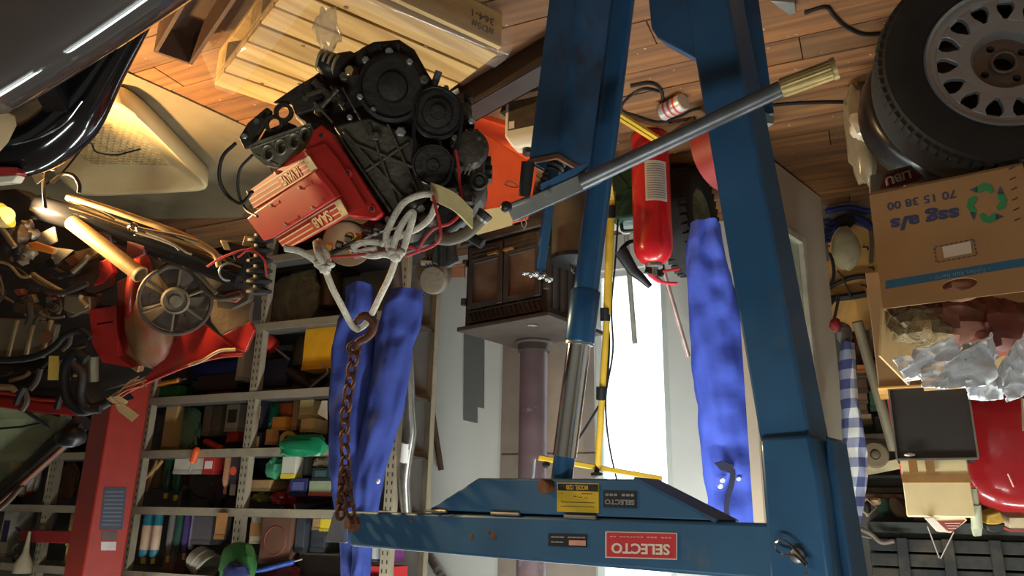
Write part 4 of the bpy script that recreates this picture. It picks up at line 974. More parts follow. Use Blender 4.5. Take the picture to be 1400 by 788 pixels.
def band(q0, q1, q2, q3, word, wu):
    # q0..q1 along one long side (far end to near end), q3..q2 along the other
    def B(u, v, k=0.0): 
        x = (q0[0] * (1 - u) + q1[0] * u) * (1 - v) + (q3[0] * (1 - u) + q2[0] * u) * v
        y = (q0[1] * (1 - u) + q1[1] * u) * (1 - v) + (q3[1] * (1 - u) + q2[1] * u) * v
        return TPn(x, y, 0.003 + k)
    bnd = ob('decal_band', MB().prism([B(0, 0), B(1, 0), B(1, 1), B(0, 1)], -CNR * 0.004), m_cov, vc)
    for v in (0.04, 0.34, 0.66, 0.96):
        u1 = 1.0 if v in (0.04, 0.96) else wu[0] - 0.03
        ob('decal_stripe', MB().prism([B(0, v - 0.045, 0.0004), B(u1, v - 0.045, 0.0004), B(u1, v + 0.045, 0.0004), B(0, v + 0.045, 0.0004)], -CNR * 0.001), m_cream, bnd)
    ob('decal_end', MB().prism([B(0.91, 0, 0.0004), B(1, 0, 0.0004), B(1, 1, 0.0004), B(0.91, 1, 0.0004)], -CNR * 0.001), m_cream, bnd)
    for v in (0.34, 0.66): ob('decal_stripe', MB().prism([B(0.80, v - 0.045, 0.0004), B(0.95, v - 0.045, 0.0004), B(0.95, v + 0.045, 0.0004), B(0.80, v + 0.045, 0.0004)], -CNR * 0.001), m_cream, bnd)
    c = B((wu[0] + wu[1]) / 2, 0.5, 0.0008); xd = B(wu[0], 0.5) - B(wu[1], 0.5); yd = B(0.5, 0.84) - B(0.5, 0.16)
    text('lettering', word, c, xd, yd, xd.length, yd.length, m_cream, bnd, 0.02, 0.0004)
band((337, 267), (422, 213), (434, 231), (347, 285), '16 VALVE', (0.50, 0.78))
band((377, 325), (464, 272), (476, 293), (390, 342), 'SAAB', (0.52, 0.78))
# plug leads and pipes below the cover
ob('oil_pipe', MB().tube(spline([P(448, 350, 1.74), P(480, 335, 1.74), P(510, 318, 1.74), P(545, 308, 1.74)], 4), 0.008, 8), m_alud, eng)
for k in range(6): ob('pipe_nut', MB().lathe(P(455 + k * 13, 338 - k * 5 + 3 * (k % 2), 1.735), (RT - UP * 0.3), [(0.009, 0), (0.009, 0.014)], 6), m_brassy if k % 3 == 0 else m_alud, eng)
ob('oil_cap', MB().lathe(P(478, 324, 1.735), EAX, [(0.011, 0), (0.011, 0.006), (0.008, 0.008), (0.008, 0.003), (0.004, 0.003)], 14), m_brassy, eng)
ob('flywheel', MB().lathe(P(475, 333, 1.92), (-FW + UP * 0.5).normalized(), [(0.055, -0.008), (0.06, -0.006), (0.06, 0.006), (0.055, 0.008), (0.02, 0.01)], 32), M('brown_disc', (134, 104, 72), 0.45, metal=0.6, var=0.25), eng)
slab('lower_bracket', [(520, 300), (600, 268), (650, 278), (640, 300), (600, 330), (545, 350), (505, 345), (490, 320)], 1.84, 0.10, m_eng2, bevel=0.008)
# coolant hose, open at its end
hp = spline([P(598, 326, 1.76), P(616, 327, 1.75), P(636, 320, 1.745), P(652, 306, 1.74), P(664, 292, 1.735)], 5)
ob('coolant_hose', MB().tube(hp, 0.0145, 14, cap=False), M('hose_brown', (92, 82, 62), 0.6), eng)
ob('hose_mouth', MB().lathe(hp[-1], hp[-1] - hp[-3], [(0.016, -0.012), (0.0185, -0.002), (0.0185, 0.002), (0.012, 0.0025), (0.0118, -0.02)], 16, cap=False), m_black, eng)
ob('hose_clamp', MB().tube([hp[-4], hp[-3]], 0.017, 14), m_steel, eng)
ob('black_hose', MB().tube([P(628, 318, 1.80), P(645, 325, 1.79), P(660, 334, 1.78)], 0.012, 10), m_black, eng)
ob('drain_stem', MB().tube([P(604, 318, 1.82), P(604, 365, 1.82)], 0.010, 10), m_black, eng)
slab('mount_block', [(592, 330), (622, 330), (626, 358), (612, 366), (590, 360)], 1.84, 0.05, m_eng2)
# bolts, brackets, wires scattered over the front of the engine
rnd = random.Random(11)
for (x, y) in ((500, 82), (532, 70), (560, 84), (580, 108), (510, 150), (478, 160), (466, 140), (610, 120), (622, 188), (628, 232), (606, 262), (560, 262), (548, 180), (514, 186), (620, 275), (645, 275), (418, 135), (440, 118), (458, 98), (352, 166), (334, 186), (470, 104), (492, 132), (645, 165), (655, 190), (575, 285), (530, 300)):
    r = rnd.uniform(0.0045, 0.008)
    ob('bolt_head', MB().lathe(P(x, y, 1.765 + rnd.uniform(0, 0.02) + (0.05 if x < 470 else 0)), EAX, [(r * 1.5, -0.02), (r * 1.5, 0.0), (r, 0.001), (r, 0.008)], 6), m_alud if rnd.random() < 0.4 else m_steel, eng)
for a_, b_, r in (((436, 150), (462, 122), 0.006), ((452, 118), (470, 150), 0.003), ((455, 168), (430, 140), 0.003), ((468, 120), (505, 185), 0.003), ((600, 190), (605, 205), 0.004), ((420, 130), (445, 122), 0.006), ((610, 205), (628, 250), 0.004), ((430, 112), (452, 132), 0.008)):
    ob('stay_rod', MB().tube([P(*a_, 1.78), P(*b_, 1.77)], r, 8), m_alud, eng)
for (x, y, r, d) in ((430, 122, 16, 1.83), (462, 130, 14, 1.82), (485, 105, 15, 1.80), (440, 150, 12, 1.84), (618, 262, 14, 1.80), (640, 270, 12, 1.79), (632, 152, 14, 1.81), (565, 275, 14, 1.78), (512, 310, 16, 1.79), (560, 318, 18, 1.80), (585, 300, 14, 1.79), (535, 335, 14, 1.80), (490, 345, 12, 1.79)):
    ob('casting_lump', MB().ball(P(x, y, d), (pxm(r, d), 0.03, pxm(r * 0.8, d)), (RT, FW, UP), 12, 0.5, x), m_eng, eng, ang=60)
for k in range(6): ob('small_fin', MB().box(P(632 + k * 5, 232 + k * 1.5, 1.775), (0.003, 0.008, 0.016), (RT, FW, (UP + RT * 0.4).normalized())), m_alu, eng)
ob('wire_loom', MB().tube(spline([P(322, 196, 1.84), P(304, 215, 1.86), P(300, 245, 1.88), P(312, 268, 1.9), P(330, 278, 1.88), P(345, 262, 1.84)], 6), 0.0045, 7), m_black, eng)
ob('wire_loom', MB().tube(spline([P(345, 212, 1.83), P(328, 232, 1.86), P(326, 262, 1.88), P(336, 286, 1.88), P(352, 296, 1.80)], 6), 0.0035, 7), m_black, eng)
ob('hose_stub', MB().tube(spline([P(440, 84, 1.80), P(452, 92, 1.80), P(468, 86, 1.82), P(480, 84, 1.84)], 5), [0.024] * 16, 14), m_eng2, eng)
for k in range(4): ob('tape_ring', MB().tube([P(437 + k * 7, 82 + k * 2.5, 1.80), P(440 + k * 7, 83 + k * 2.5, 1.80)], 0.026, 14), M('old_tape', (166, 146, 104), 0.5), eng)
ob('foil_scrap', MB().ball(P(477, 97, 1.77), (0.010, 0.004, 0.012), None, 8, 0.6, 2), M('foil_gold', (226, 196, 140), 0.3, metal=0.5), eng)
ob('braided_hose', MB().tube([P(593, 118, 1.80), P(600, 98, 1.80)], 0.0085, 10), M('braid_grey', (110, 110, 112), 0.5, metal=0.5, var=0.6, scale=220), eng)
bagm = M('clear_bag', (232, 222, 200), 0.25, alpha=0.45, var=0.1, trans=0.2)
ob('plastic_bag', MB().ball(P(447, 42, 1.80), (0.028, 0.028, 0.055), (RT, FW, UP), 18, 0.55, 8), bagm, eng, ang=30)
# yellowed cloth strap
m_rope = M('white_rope', (206, 196, 178), 0.85, var=0.15, scale=60, bump=0.5, bscale=180)
stp = [P(590, 262, 1.72), P(606, 268, 1.70), P(624, 278, 1.69), P(646, 300, 1.70)]
ob('cloth_strap', MB().sheet([[p + UP * 0.021 - FW * 0.006, p, p - UP * 0.020 + FW * 0.002] for p in spline(stp, 4)], 0.006), M('strap_cream', (222, 200, 142), 0.8), eng)
# red wires
m_rw = M('red_wire', (178, 42, 46), 0.5)
for pts in ([(592, 268, 1.69), (596, 285, 1.685), (601, 305, 1.68), (602, 325, 1.68), (592, 336, 1.69), (575, 343, 1.70), (555, 350, 1.71)], [(628, 250, 1.74), (631, 268, 1.73), (630, 290, 1.70), (616, 305, 1.69), (595, 312, 1.68), (582, 325, 1.69), (572, 343, 1.70)], [(446, 352, 1.70), (480, 350, 1.70), (520, 345, 1.70), (555, 338, 1.70), (575, 343, 1.70)], [(623, 205, 1.74), (627, 228, 1.74), (628, 250, 1.74)]):
    ob('red_wire', MB().tube(spline([P(*q) for q in pts], 5), 0.0035, 7), m_rw, eng)

# ================================================================= rope sling
rp = thing('rope_sling', 'white braided rope sling knotted around the engine and over the hook', 'rope', P(487, 450, dch))
rr_ = 0.0075
def rope(pts, r=rr_, nm='rope_strand'):
    return ob(nm, MB().tube(spline([P(*q) for q in pts], 7), r, 9), m_rope, rp)
rope([(446, 372, 1.72), (455, 395, dch - 0.08), (468, 420, dch - 0.05), (480, 443, dch - 0.01), (487, 450, dch), (492, 449, dch + 0.01), (500, 443, dch + 0.01), (508, 430, dch), (520, 405, dch - 0.04), (533, 378, dch - 0.08), (541, 355, 1.72)])
rope([(390, 340, 1.70), (408, 343, 1.695), (425, 352, 1.69), (440, 364, 1.69), (448, 372, 1.70)])
rope([(447, 374, 1.70), (440, 358, 1.68), (434, 344, 1.69), (432, 332, 1.74)])
rope([(447, 370, 1.71), (448, 352, 1.70), (440, 338, 1.71), (436, 330, 1.76)])
for (x, y, r) in ((444, 368, 0.014), (437, 362, 0.012), (452, 362, 0.009)): ob('knot', MB().ball(P(x, y, 1.685), (r, r, r * 0.8), None, 12, 0.3, x), m_rope, rp)
rope([(541, 352, 1.69), (531, 338, 1.68), (528, 322, 1.68), (536, 302, 1.68), (548, 282, 1.68), (560, 272, 1.68), (578, 266, 1.68), (592, 266, 1.70)])
rope([(543, 350, 1.685), (538, 338, 1.675), (548, 310, 1.67), (560, 293, 1.67), (565, 291, 1.67), (564, 300, 1.67), (558, 320, 1.675), (552, 340, 1.68), (545, 352, 1.69)])
rope([(596, 280, 1.70), (588, 298, 1.70), (572, 312, 1.70), (558, 318, 1.70), (540, 326, 1.69), (528, 331, 1.68), (522, 334, 1.69)])
for (x, y, r) in ((541, 352, 0.013), (536, 345, 0.012), (548, 346, 0.011)): ob('knot', MB().ball(P(x, y, 1.675), (r, r, r * 0.8), None, 12, 0.3, x), m_rope, rp)
rope([(482, 338, 1.71), (495, 332, 1.70), (510, 331, 1.70), (528, 334, 1.69), (540, 345, 1.69)])
rope([(492, 346, 1.71), (510, 350, 1.70), (526, 348, 1.70), (541, 352, 1.69)])
rope([(484, 336, 1.71), (488, 345, 1.71), (500, 343, 1.71), (515, 340, 1.71)], 0.007)
# ================================================================= half pallet wrapped in clear film
m_pine = wood_mat('pine_board', (176, 134, 70), (218, 180, 112), V((0.46, -0.45, 0)), 0.6)
c0, c1, c2 = PZ(681, 74, 0.14), PZ(521, 194, 0.14), PZ(301, 106, 0.14)
c0.z = c1.z = c2.z = 0
qx = (c0 - c1); LQ = qx.length; qx.normalize(); qy = V((-qx.y, qx.x, 0)); 
if qy.dot(c2 - c1) < 0: qy = -qy
WQ = (c2 - c1).dot(qy)
def QP(s, t, z): return V((c1.x, c1.y, 0)) + qx * s + qy * t + ZD * z
def qbox(s0, s1, t0, t1, z0, z1): return (QP((s0 + s1) / 2, (t0 + t1) / 2, (z0 + z1) / 2), (abs(s1 - s0), abs(t1 - t0), abs(z1 - z0)), (qx, qy, ZD))
pal = thing('wooden_pallet', 'pale pine half pallet wrapped in clear film lying on the floor', 'pallet', QP(LQ / 2, WQ / 2, 0))
nb = 7; bwid = LQ / nb
for i in range(nb):
    ob('deck_board', MB().box(*qbox(i * bwid + 0.006, (i + 1) * bwid - 0.006, 0, WQ, 0.118, 0.14 + 0.001 * (i % 2))), m_pine, pal, bevel=0.002)
for t in (0.0, WQ / 2 - 0.045, WQ - 0.09): ob('stringer_board', MB().box(*qbox(0, LQ, t, t + 0.09, 0.098, 0.118)), m_pine, pal, bevel=0.002)
blocks = []
for s in (0.0, LQ / 2 - 0.05, LQ - 0.10):
    for t in (0.0, WQ / 2 - 0.045, WQ - 0.09):
        blocks.append(ob('block', MB().box(*qbox(s, s + 0.10, t, t + 0.09, 0.02, 0.098)), m_pine, pal, bevel=0.002))
for t in (0.0, WQ / 2 - 0.045, WQ - 0.09): ob('skid_board', MB().box(*qbox(0, LQ, t, t + 0.09, 0.0, 0.02)), m_pine, pal, bevel=0.002)
side = ob('side_board', MB().box(*qbox(LQ, LQ + 0.018, 0.0, WQ, 0.0, 0.125)), m_pine, pal, bevel=0.002)
m_ink = M('stamp_ink', (84, 62, 40), 0.8)
for word, z, h in (('#DS#', 0.085, 0.026), ('364-1', 0.05, 0.026)):
    text('stamp', word, QP(LQ + 0.0185, 0.075, z), qy, ZD, 0.085, h, m_ink, side, 0.015, 0.0003) if qy.cross(ZD).dot(qx) > 0 else text('stamp', word, QP(LQ + 0.0185, 0.075, z), -qy, ZD, 0.085, h, m_ink, side, 0.015, 0.0003)
m_film = M('clear_film', (235, 232, 222), 0.08, alpha=0.05, var=0.05, spec=0.9)
film = MB(); rows_ = []
for i in range(15):
    t = -0.03 + (WQ + 0.10) * i / 14; r_ = []
    for j, (s, z) in enumerate(((LQ + 0.035, 0.0), (LQ + 0.032, 0.06), (LQ + 0.03, 0.128), (LQ + 0.0, 0.150), (LQ - 0.06, 0.147))):
        k = noise.noise(V((i * 0.9, j * 1.3, 0.5))) * 0.008
        r_.append(QP(s + max(k, -0.004), t, z + (k * 0.6 if j > 0 else 0)))
    rows_.append(r_)
ob('film_wrap', film.sheet(rows_, 0.0006), m_film, pal, ang=60)
film = MB(); rows_ = []
for i in range(17):
    s = LQ * 1.02 * i / 16; r_ = []
    for j, (t, z) in enumerate(((WQ + 0.06, 0.004), (WQ + 0.045, 0.05), (WQ + 0.02, 0.11), (WQ - 0.005, 0.147), (WQ - 0.07, 0.147))):
        k = noise.noise(V((i * 0.8 + 9, j * 1.3, 0.5))) * 0.016
        r_.append(QP(s, t + (k if j < 3 else 0), z + (abs(k) * 0.5 if j > 0 else 0)))
    rows_.append(r_)
ob('film_wrap', film.sheet(rows_, 0.0006), m_film, pal, ang=60)
for (s, t) in ((0.08, 0.3), (0.2, 0.42), (0.31, 0.15), (0.42, 0.5), (0.55, 0.33), (0.66, 0.2), (0.68, 0.48), (0.12, 0.52)):
    ob('knot', MB().lathe(QP(s, t, 0.1405), ZD, [(0.008, 0), (0.006, 0.0012)], 10), M('pine_knot', (120, 78, 40), 0.7), pal)
ob('torn_paper', MB().prism([PZ(612, 128, 0.02), PZ(626, 120, 0.02), PZ(632, 136, 0.02), PZ(622, 150, 0.02), PZ(616, 140, 0.02)], ZD * 0.002), M('torn_white', (196, 184, 158), 0.7), pal)
# dark steel beam along the pallet
s0_, s1_ = PZ(625, 150, 0.0), PZ(794, 52, 0.0)
sd_ = (s1_ - s0_).normalized(); sn_ = ZD.cross(sd_)
if sn_.dot(CAM - s0_) < 0: sn_ = -sn_
stb = thing('steel_beam', 'dark steel channel beam lying on the floor beside the pallet', 'beam', s0_)
m_dst = M('dark_steel', (62, 54, 52), 0.5, metal=0.5, var=0.15)
m_dst2 = m_dst
L_ = (s1_ - s0_).length
def bb_(u0, u1, z0, z1): return ((s0_ + s1_) / 2 + sn_ * ((u0 + u1) / 2) + ZD * ((z0 + z1) / 2), (L_, abs(u1 - u0), abs(z1 - z0)), (sd_, sn_, ZD))
ob('web', MB().box(*bb_(0.0, 0.095, 0.092, 0.1)), m_dst, stb, bevel=0.002)
ob('flange', MB().box(*bb_(0.0, 0.008, 0.0, 0.1)), m_dst2, stb, bevel=0.002)
ob('flange', MB().box(*bb_(0.087, 0.095, 0.0, 0.1)), m_dst, stb, bevel=0.002)
# brown hardboard box in front of the pallet
m_hard = M('hardboard', (88, 58, 38), 0.7, var=0.12)
u0 = QP(0.04, WQ + 0.085, 0); bxd = qx; bxn = qy; bL = 0.78
hb_ = thing('hardboard_box', 'open dark brown hardboard box lying on the floor beside the pallet', 'box', u0)
def hbx(a0, a1, n0, n1, z0, z1): return (V((u0.x, u0.y, 0)) + bxd * ((a0 + a1) / 2) + bxn * ((n0 + n1) / 2) + ZD * ((z0 + z1) / 2), (abs(a1 - a0), abs(n1 - n0), abs(z1 - z0)), (bxd, bxn, ZD))
ob('long_side', MB().box(*hbx(0, bL, 0, 0.012, 0, 0.11)), m_hard, hb_, bevel=0.001)
ob('long_side', MB().box(*hbx(0, bL, 0.11, 0.122, 0, 0.11)), m_hard, hb_, bevel=0.001)
ob('end_panel', MB().box(*hbx(-0.012, 0, 0, 0.122, 0, 0.11)), m_hard, hb_, bevel=0.001)
ob('end_panel', MB().box(*hbx(bL, bL + 0.012, 0, 0.122, 0, 0.11)), m_hard, hb_, bevel=0.001)
ob('bottom_panel', MB().box(*hbx(0, bL, 0.012, 0.11, 0.0, 0.01)), m_hard, hb_)

# grey hardboard sheet on the floor under the tray
mp_ = [PZ(x, y, 0.002) for x, y in ((148, 86), (250, 132), (345, 176), (372, 235), (330, 296), (150, 300), (30, 280), (-60, 210), (60, 120))]
solo('floor_mat', MB().prism(mp_, ZD * 0.005), M('grey_sheet', (120, 104, 76), 0.75, var=0.15, scale=4, dirt=(90, 74, 52), damt=0.4, dscale=3), 'worn grey brown hardboard sheet lying on the plank floor', 'floor sheet')
# cream moulded tray with a honeycomb bottom
m_tray = M('tray_cream', (226, 202, 150), 0.35, var=0.04, coat=0.2)
outer = [(100, 158), (128, 141), (165, 145), (192, 163), (238, 208), (283, 254), (272, 262), (200, 266), (112, 268), (70, 234), (62, 205)]
innr = [(112, 165), (132, 153), (158, 158), (182, 174), (214, 206), (232, 228), (222, 229), (180, 229), (124, 228), (104, 208), (96, 184)]
def rs(loop, z, n=44):
    pts = [PZ(x, y, z) for x, y in loop]; m = len(pts); out = []
    for k in range(n):
        t = k / n * m; i = int(t); f = t - i
        p0, p1, p2, p3 = pts[(i - 1) % m], pts[i], pts[(i + 1) % m], pts[(i + 2) % m]
        q = 0.5 * ((2 * p1) + (p2 - p0) * f + (2 * p0 - 5 * p1 + 4 * p2 - p3) * f * f + (3 * p1 - p0 - 3 * p2 + p3) * f ** 3)
        out.append(q * 0.6 + (p1 * (1 - f) + p2 * f) * 0.4)
    return out
zt_ = 0.10
Ro = rs(outer, zt_); cen = sum(Ro, V()) / len(Ro)
def shr(R, k, z): return [V((cen.x + (p.x - cen.x) * k, cen.y + (p.y - cen.y) * k, z)) for p in R]
Ri = rs(innr, 0.03)
def mixr(A, B, t, z): return [V((a.x * (1 - t) + b.x * t, a.y * (1 - t) + b.y * t, z)) for a, b in zip(A, B)]
tray = thing('moulded_tray', 'cream moulded plastic tray with a honeycomb bottom lying on the floor', 'tray', V((cen.x, cen.y, 0.007)))
tm = MB()
tm.loft([shr(Ro, 0.90, 0.008), shr(Ro, 0.99, 0.02), shr(Ro, 1.0, zt_ - 0.012), shr(Ro, 0.985, zt_), shr(Ro, 0.94, zt_), shr(Ro, 0.91, zt_ - 0.012), mixr(Ro, Ri, 0.55, 0.05), mixr(Ro, Ri, 0.9, 0.024), mixr(Ro, Ri, 1.0, 0.02)], cap=False)
ob('shell', tm, m_tray, tray, ang=70)
ob('honeycomb_bottom', MB().prism([V((p.x, p.y, 0.018)) for p in Ri], ZD * 0.004), m_tray, tray)
# raised honeycomb ridges moulded into the tray bottom
def inside(p, poly):
    c = False
    for i in range(len(poly)):
        a_, b_ = poly[i], poly[i - 1]
        if (a_.y > p.y) != (b_.y > p.y) and p.x < (b_.x - a_.x) * (p.y - a_.y) / (b_.y - a_.y) + a_.x: c = not c
    return c
hr = MB(); hs_ = 0.0165; poly_ = [cen.xy.to_3d() + (V((p.x, p.y, 0)) - cen.xy.to_3d()) * 0.97 for p in Ri]
for i in range(-40, 41):
    for j in range(-40, 41):
        c_ = V((cen.x + hs_ * 1.732 * (i + 0.5 * (j % 2)), cen.y - 0.05 + hs_ * 1.5 * j, 0))
        for k in range(3):
            a_ = c_ + V((math.sin(math.pi / 3 * k), math.cos(math.pi / 3 * k), 0)) * hs_; b_ = c_ + V((math.sin(math.pi / 3 * (k + 1)), math.cos(math.pi / 3 * (k + 1)), 0)) * hs_
            if inside(a_, poly_) and inside(b_, poly_): hr.beam(a_ + ZD * 0.0235, b_ + ZD * 0.0235, 0.0032, 0.006)
ob('honeycomb_ridges', hr, m_tray, tray)['kind'] = 'stuff'
# two dropped cables over the tray
solo('thin_cable', MB().tube(spline([PZ(58, 255, 0.20), PZ(85, 236, 0.19), PZ(120, 196, 0.16), PZ(132, 208, 0.13), PZ(158, 212, 0.045), PZ(176, 208, 0.036), PZ(192, 204, 0.036)], 6), 0.004, 6), m_black, 'thin black cable drooping into the cream tray', 'cable')

# cables on the floor
def fcable(pts, r, label):
    solo('floor_cable', MB().tube(spline([PZ(x, y, r) for x, y in pts], 6), r, 6), m_black, label, 'cable')
fcable([(862, 118), (890, 114), (905, 126), (905, 150), (908, 160), (916, 168)], 0.006, 'thin dark cable looping on the floor between ram and mast')
fcable([(905, 126), (880, 122), (858, 135), (850, 150), (868, 158), (900, 167), (928, 160), (944, 152), (958, 148)], 0.005, 'dark cable running across the floor towards the mast foot')
fcable([(1048, 145), (1080, 142), (1130, 140), (1180, 141), (1215, 145)], 0.006, 'dark cable running from the mast towards the stacked wheels')
fcable([(1100, 18), (1128, 10), (1140, 22), (1155, 36), (1180, 47), (1215, 46)], 0.006, 'dark cable curving across the floor in front of the alloy wheel')
gfo = MB(); 
pgs = [PZ(x, y, 0.0) for x, y in ((1052, -10), (1062, -2), (1078, 10), (1088, 6), (1086, -8))]
solo('steel_block', MB().prism(pgs, ZD * 0.03), m_steel, 'grey steel block lying on the floor beside the brace bar', 'block', bevel=0.003)

# ================================================================= dark car: bonnet corner close to the camera
m_dark = M('dark_car_paint', (46, 36, 31), 0.5, var=0.1, coat=1.0, spec=0.2, scale=4)
m_dark.node_tree.nodes['Principled BSDF'].inputs['Coat Roughness'].default_value = 0.02
m_darkb = M('black_bumper', (20, 20, 23), 0.12, var=0.1, coat=0.6)
e_a, e_b = P(262, -2, 1.30), P(-20, 176, 1.52)
edir = (e_b - e_a).normalized(); enrm = ZD.cross(edir).normalized()
if enrm.dot(CAM - e_a) < 0: enrm = -enrm      # from the far edge back towards the camera side
dcar = thing('dark_car', 'dark glossy car front with bonnet corner beside the cream tray', 'car', V((1.05, 0.95, 0)))

sec = [(0.004, -0.012), (0.0, 0.0), (0.006, 0.014), (0.022, 0.032), (0.045, 0.046), (0.075, 0.055), (0.13, 0.062), (0.22, 0.068), (0.34, 0.072), (0.50, 0.074)]
gr_ = []
for i in range(17):
    t = -0.9 + 2.6 * i / 16; base = e_a + (e_b - e_a) * t + ZD * (-0.03 * (t - 0.4) ** 2)
    gr_.append([base + enrm * n_ + ZD * z_ for n_, z_ in sec])
ob('bonnet', MB().sheet(gr_, 0.004), m_dark, dcar, ang=60)
ob('edge_strip', MB().tube([e_a + (e_b - e_a) * (-0.9 + 2.6 * i / 16) + ZD * (-0.03 * (-0.9 + 2.6 * i / 16 - 0.4) ** 2 - 0.014) + enrm * 0.006 for i in range(17)], 0.0035, 6), M('edge_grey', (120, 104, 84), 0.4, metal=0.4), dcar)
bc = (e_a + e_b) / 2 + edir * 0.1; bc = V((bc.x, bc.y, 0))
ob('car_body', MB().box(bc + enrm * 0.36 + ZD * 0.43, (0.9, 0.30, 0.40), (edir, enrm, ZD)), m_dark, dcar, bevel=0.03, seg=3)
bp_ = spline([P(200, 5, 1.72), P(145, 92, 1.72), P(112, 145, 1.72), P(80, 180, 1.72), P(40, 203, 1.72), P(-20, 212, 1.72), P(-80, 212, 1.72)], 6)
ob('bumper', MB().tube(bp_, [0.030 + 0.028 * min(1, i / 14) for i in range(len(bp_))], 20), m_darkb, dcar)
ob('bumper_bracket', MB().beam(P(100, 160, 1.72), bc + enrm * 0.3 + ZD * 0.45, 0.05, 0.08), m_darkb, dcar)
ob('bumper_bracket', MB().beam(P(-40, 205, 1.72), bc + edir * 0.35 + enrm * 0.3 + ZD * 0.45, 0.05, 0.08), m_darkb, dcar)
ob('bumper_line', MB().tube(spline([P(112, 138, 1.66), P(86, 170, 1.66), P(50, 190, 1.66), P(10, 200, 1.665)], 5), 0.002, 5), m_chrome, dcar)  # thin chrome line along the bumper
lampb = ob('indicator_lamp', MB().prism([P(-12, 227, 1.66), P(20, 228, 1.66), P(26, 237, 1.66), P(20, 241, 1.66), P(-12, 243, 1.66)], FW * 0.03), M('lamp_red', (170, 56, 54), 0.15, coat=0.5), dcar, bevel=0.003)
ob('lamp_lens', MB().prism([P(-12, 241, 1.658), P(24, 239, 1.658), P(18, 249, 1.658), P(-12, 252, 1.658)], FW * 0.03), M('lamp_clear', (230, 216, 190), 0.15, coat=0.5), lampb, bevel=0.003)
ob('lamp_arm', MB().beam(P(0, 240, 1.70), P(-30, 214, 1.74), 0.03, 0.03), m_darkb, dcar)
ob('corner_cap', MB().prism([P(-8, 146, 1.46), P(22, 158, 1.46), P(24, 172, 1.46), P(12, 196, 1.46), P(-8, 218, 1.46)], enrm * 0.03), M('corner_beige', (186, 158, 116), 0.5), dcar, bevel=0.003)
for k in (-1, 1):
    wc = bc + enrm * 0.40 + edir * (0.32 * k); wc.z = 0.29
    ob('tyre', MB().ring(wc, enrm, tyre_prof(0.29, 0.18, 0.17), 32), m_tyre, dcar)
    ob('hub_disc', MB().lathe(wc, enrm, [(0.18, -0.05), (0.18, 0.05), (0.06, 0.03)], 24), m_steel, dcar)

# ================================================================= red two-post lift column
m_lift = M('lift_red', (160, 44, 30), 0.5, var=0.08, dirt=(120, 44, 34), damt=0.25)
lc = PB(128, 690, 2.92); lc = V((lc.x, lc.y, 0))
lr = V((-0.714, 0.70, 0)); ll = V((0.70, 0.714, 0)); ln = V((-0.70, -0.714, 0))
lw, ld = 0.20, 0.30
lift = thing('car_lift_column', 'red steel column of a car lift with a dark instruction plate', 'lift column', lc + lr * lw / 2 + ll * ld / 2)
ob('column', MB().box(lc + lr * lw / 2 + ll * ld / 2 + ZD * 1.25, (lw, ld, 2.5), (lr, ll, ZD)), m_lift, lift, bevel=0.012, seg=3)
ob('base_plate', MB().box(lc + lr * lw / 2 + ll * ld / 2 + ZD * 0.01, (lw + 0.03, ld + 0.03, 0.02), (lr, ll, ZD)), m_dst, lift)  # coloured dark for the shade on the floor here
ob('column_foot_shade', MB().box(lc + lr * lw / 2 + ll * ld / 2 + ZD * 0.17, (lw + 0.01, ld + 0.01, 0.34), (lr, ll, ZD)), m_dst, lift, bevel=0.006)  # added dark box: gives the column foot the shade around it
def LP(x, y, k=0.001): return PN(x, y, lc + ln * k, ln)
m_plate = M('plate_slate', (58, 62, 76), 0.5, var=0.12, scale=60)
ip = ob('instruction_plate', MB().prism([LP(142, 667), LP(173, 667), LP(167, 725), LP(136, 725)], ln * 0.002), m_plate, lift)
for k in range(9): ob('print_line', MB().prism([LP(144 - k * 0.6, 672 + k * 5.6, 0.0032), LP(170 - k * 0.6, 672 + k * 5.6, 0.0032), LP(170 - k * 0.6, 674 + k * 5.6, 0.0032), LP(144 - k * 0.6, 674 + k * 5.6, 0.0032)], ln * 0.0004), M('print_slate', (96, 100, 112), 0.6), ip)
ob('serial_plate', MB().prism([LP(139, 727), LP(160, 727), LP(159, 739), LP(138, 739)], ln * 0.002), M('plate_dark', (92, 70, 66), 0.5), lift)
ob('inspection_tag', MB().prism([LP(138, 741), LP(159, 741), LP(158, 753), LP(138, 753)], ln * 0.002), M('tag_white', (196, 186, 180), 0.6), lift)

# ================================================================= red car stripped to the inner wings
m_cr = M('car_red', (152, 32, 26), 0.3, var=0.14, scale=6, dirt=(116, 62, 40), damt=0.38, dscale=5, coat=0.2)
m_crd = M('car_red_dirty', (140, 60, 42), 0.5, var=0.25, scale=8, dirt=(128, 96, 62), damt=0.5, dscale=6)
m_dk = M('underbody_black', (38, 32, 28), 0.6, var=0.3, scale=10, bump=0.2, dirt=(64, 50, 36), damt=0.35)
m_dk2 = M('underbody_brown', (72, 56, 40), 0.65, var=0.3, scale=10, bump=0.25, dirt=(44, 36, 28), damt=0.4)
m_tan = M('old_pipe_tan', (168, 140, 100), 0.5, metal=0.3, var=0.2, scale=12)
m_grm = M('galvanised_tan', (130, 114, 90), 0.5, metal=0.4, var=0.2, scale=9)
rcar = thing('red_car', 'red car with its stripped front end open beside the lift column', 'car', V((P(120, 420, 3.1).x, P(120, 420, 3.1).y, 0)))
def rs_(nm, px, d, th, mat, bevel=0.004, parent=None, **k):
    pts = [P(*(q if len(q) == 3 else (q[0], q[1], d))) for q in px]
    return ob(nm, MB().prism(pts, FW * th), mat, parent or rcar, bevel=bevel, **k)
def rt_(nm, px, r, mat, parent=None, k=6, n=10, d=2.8):
    return ob(nm, MB().tube(spline([P(*(q if len(q) == 3 else (q[0], q[1], d))) for q in px], k), r, n), mat, parent or rcar)
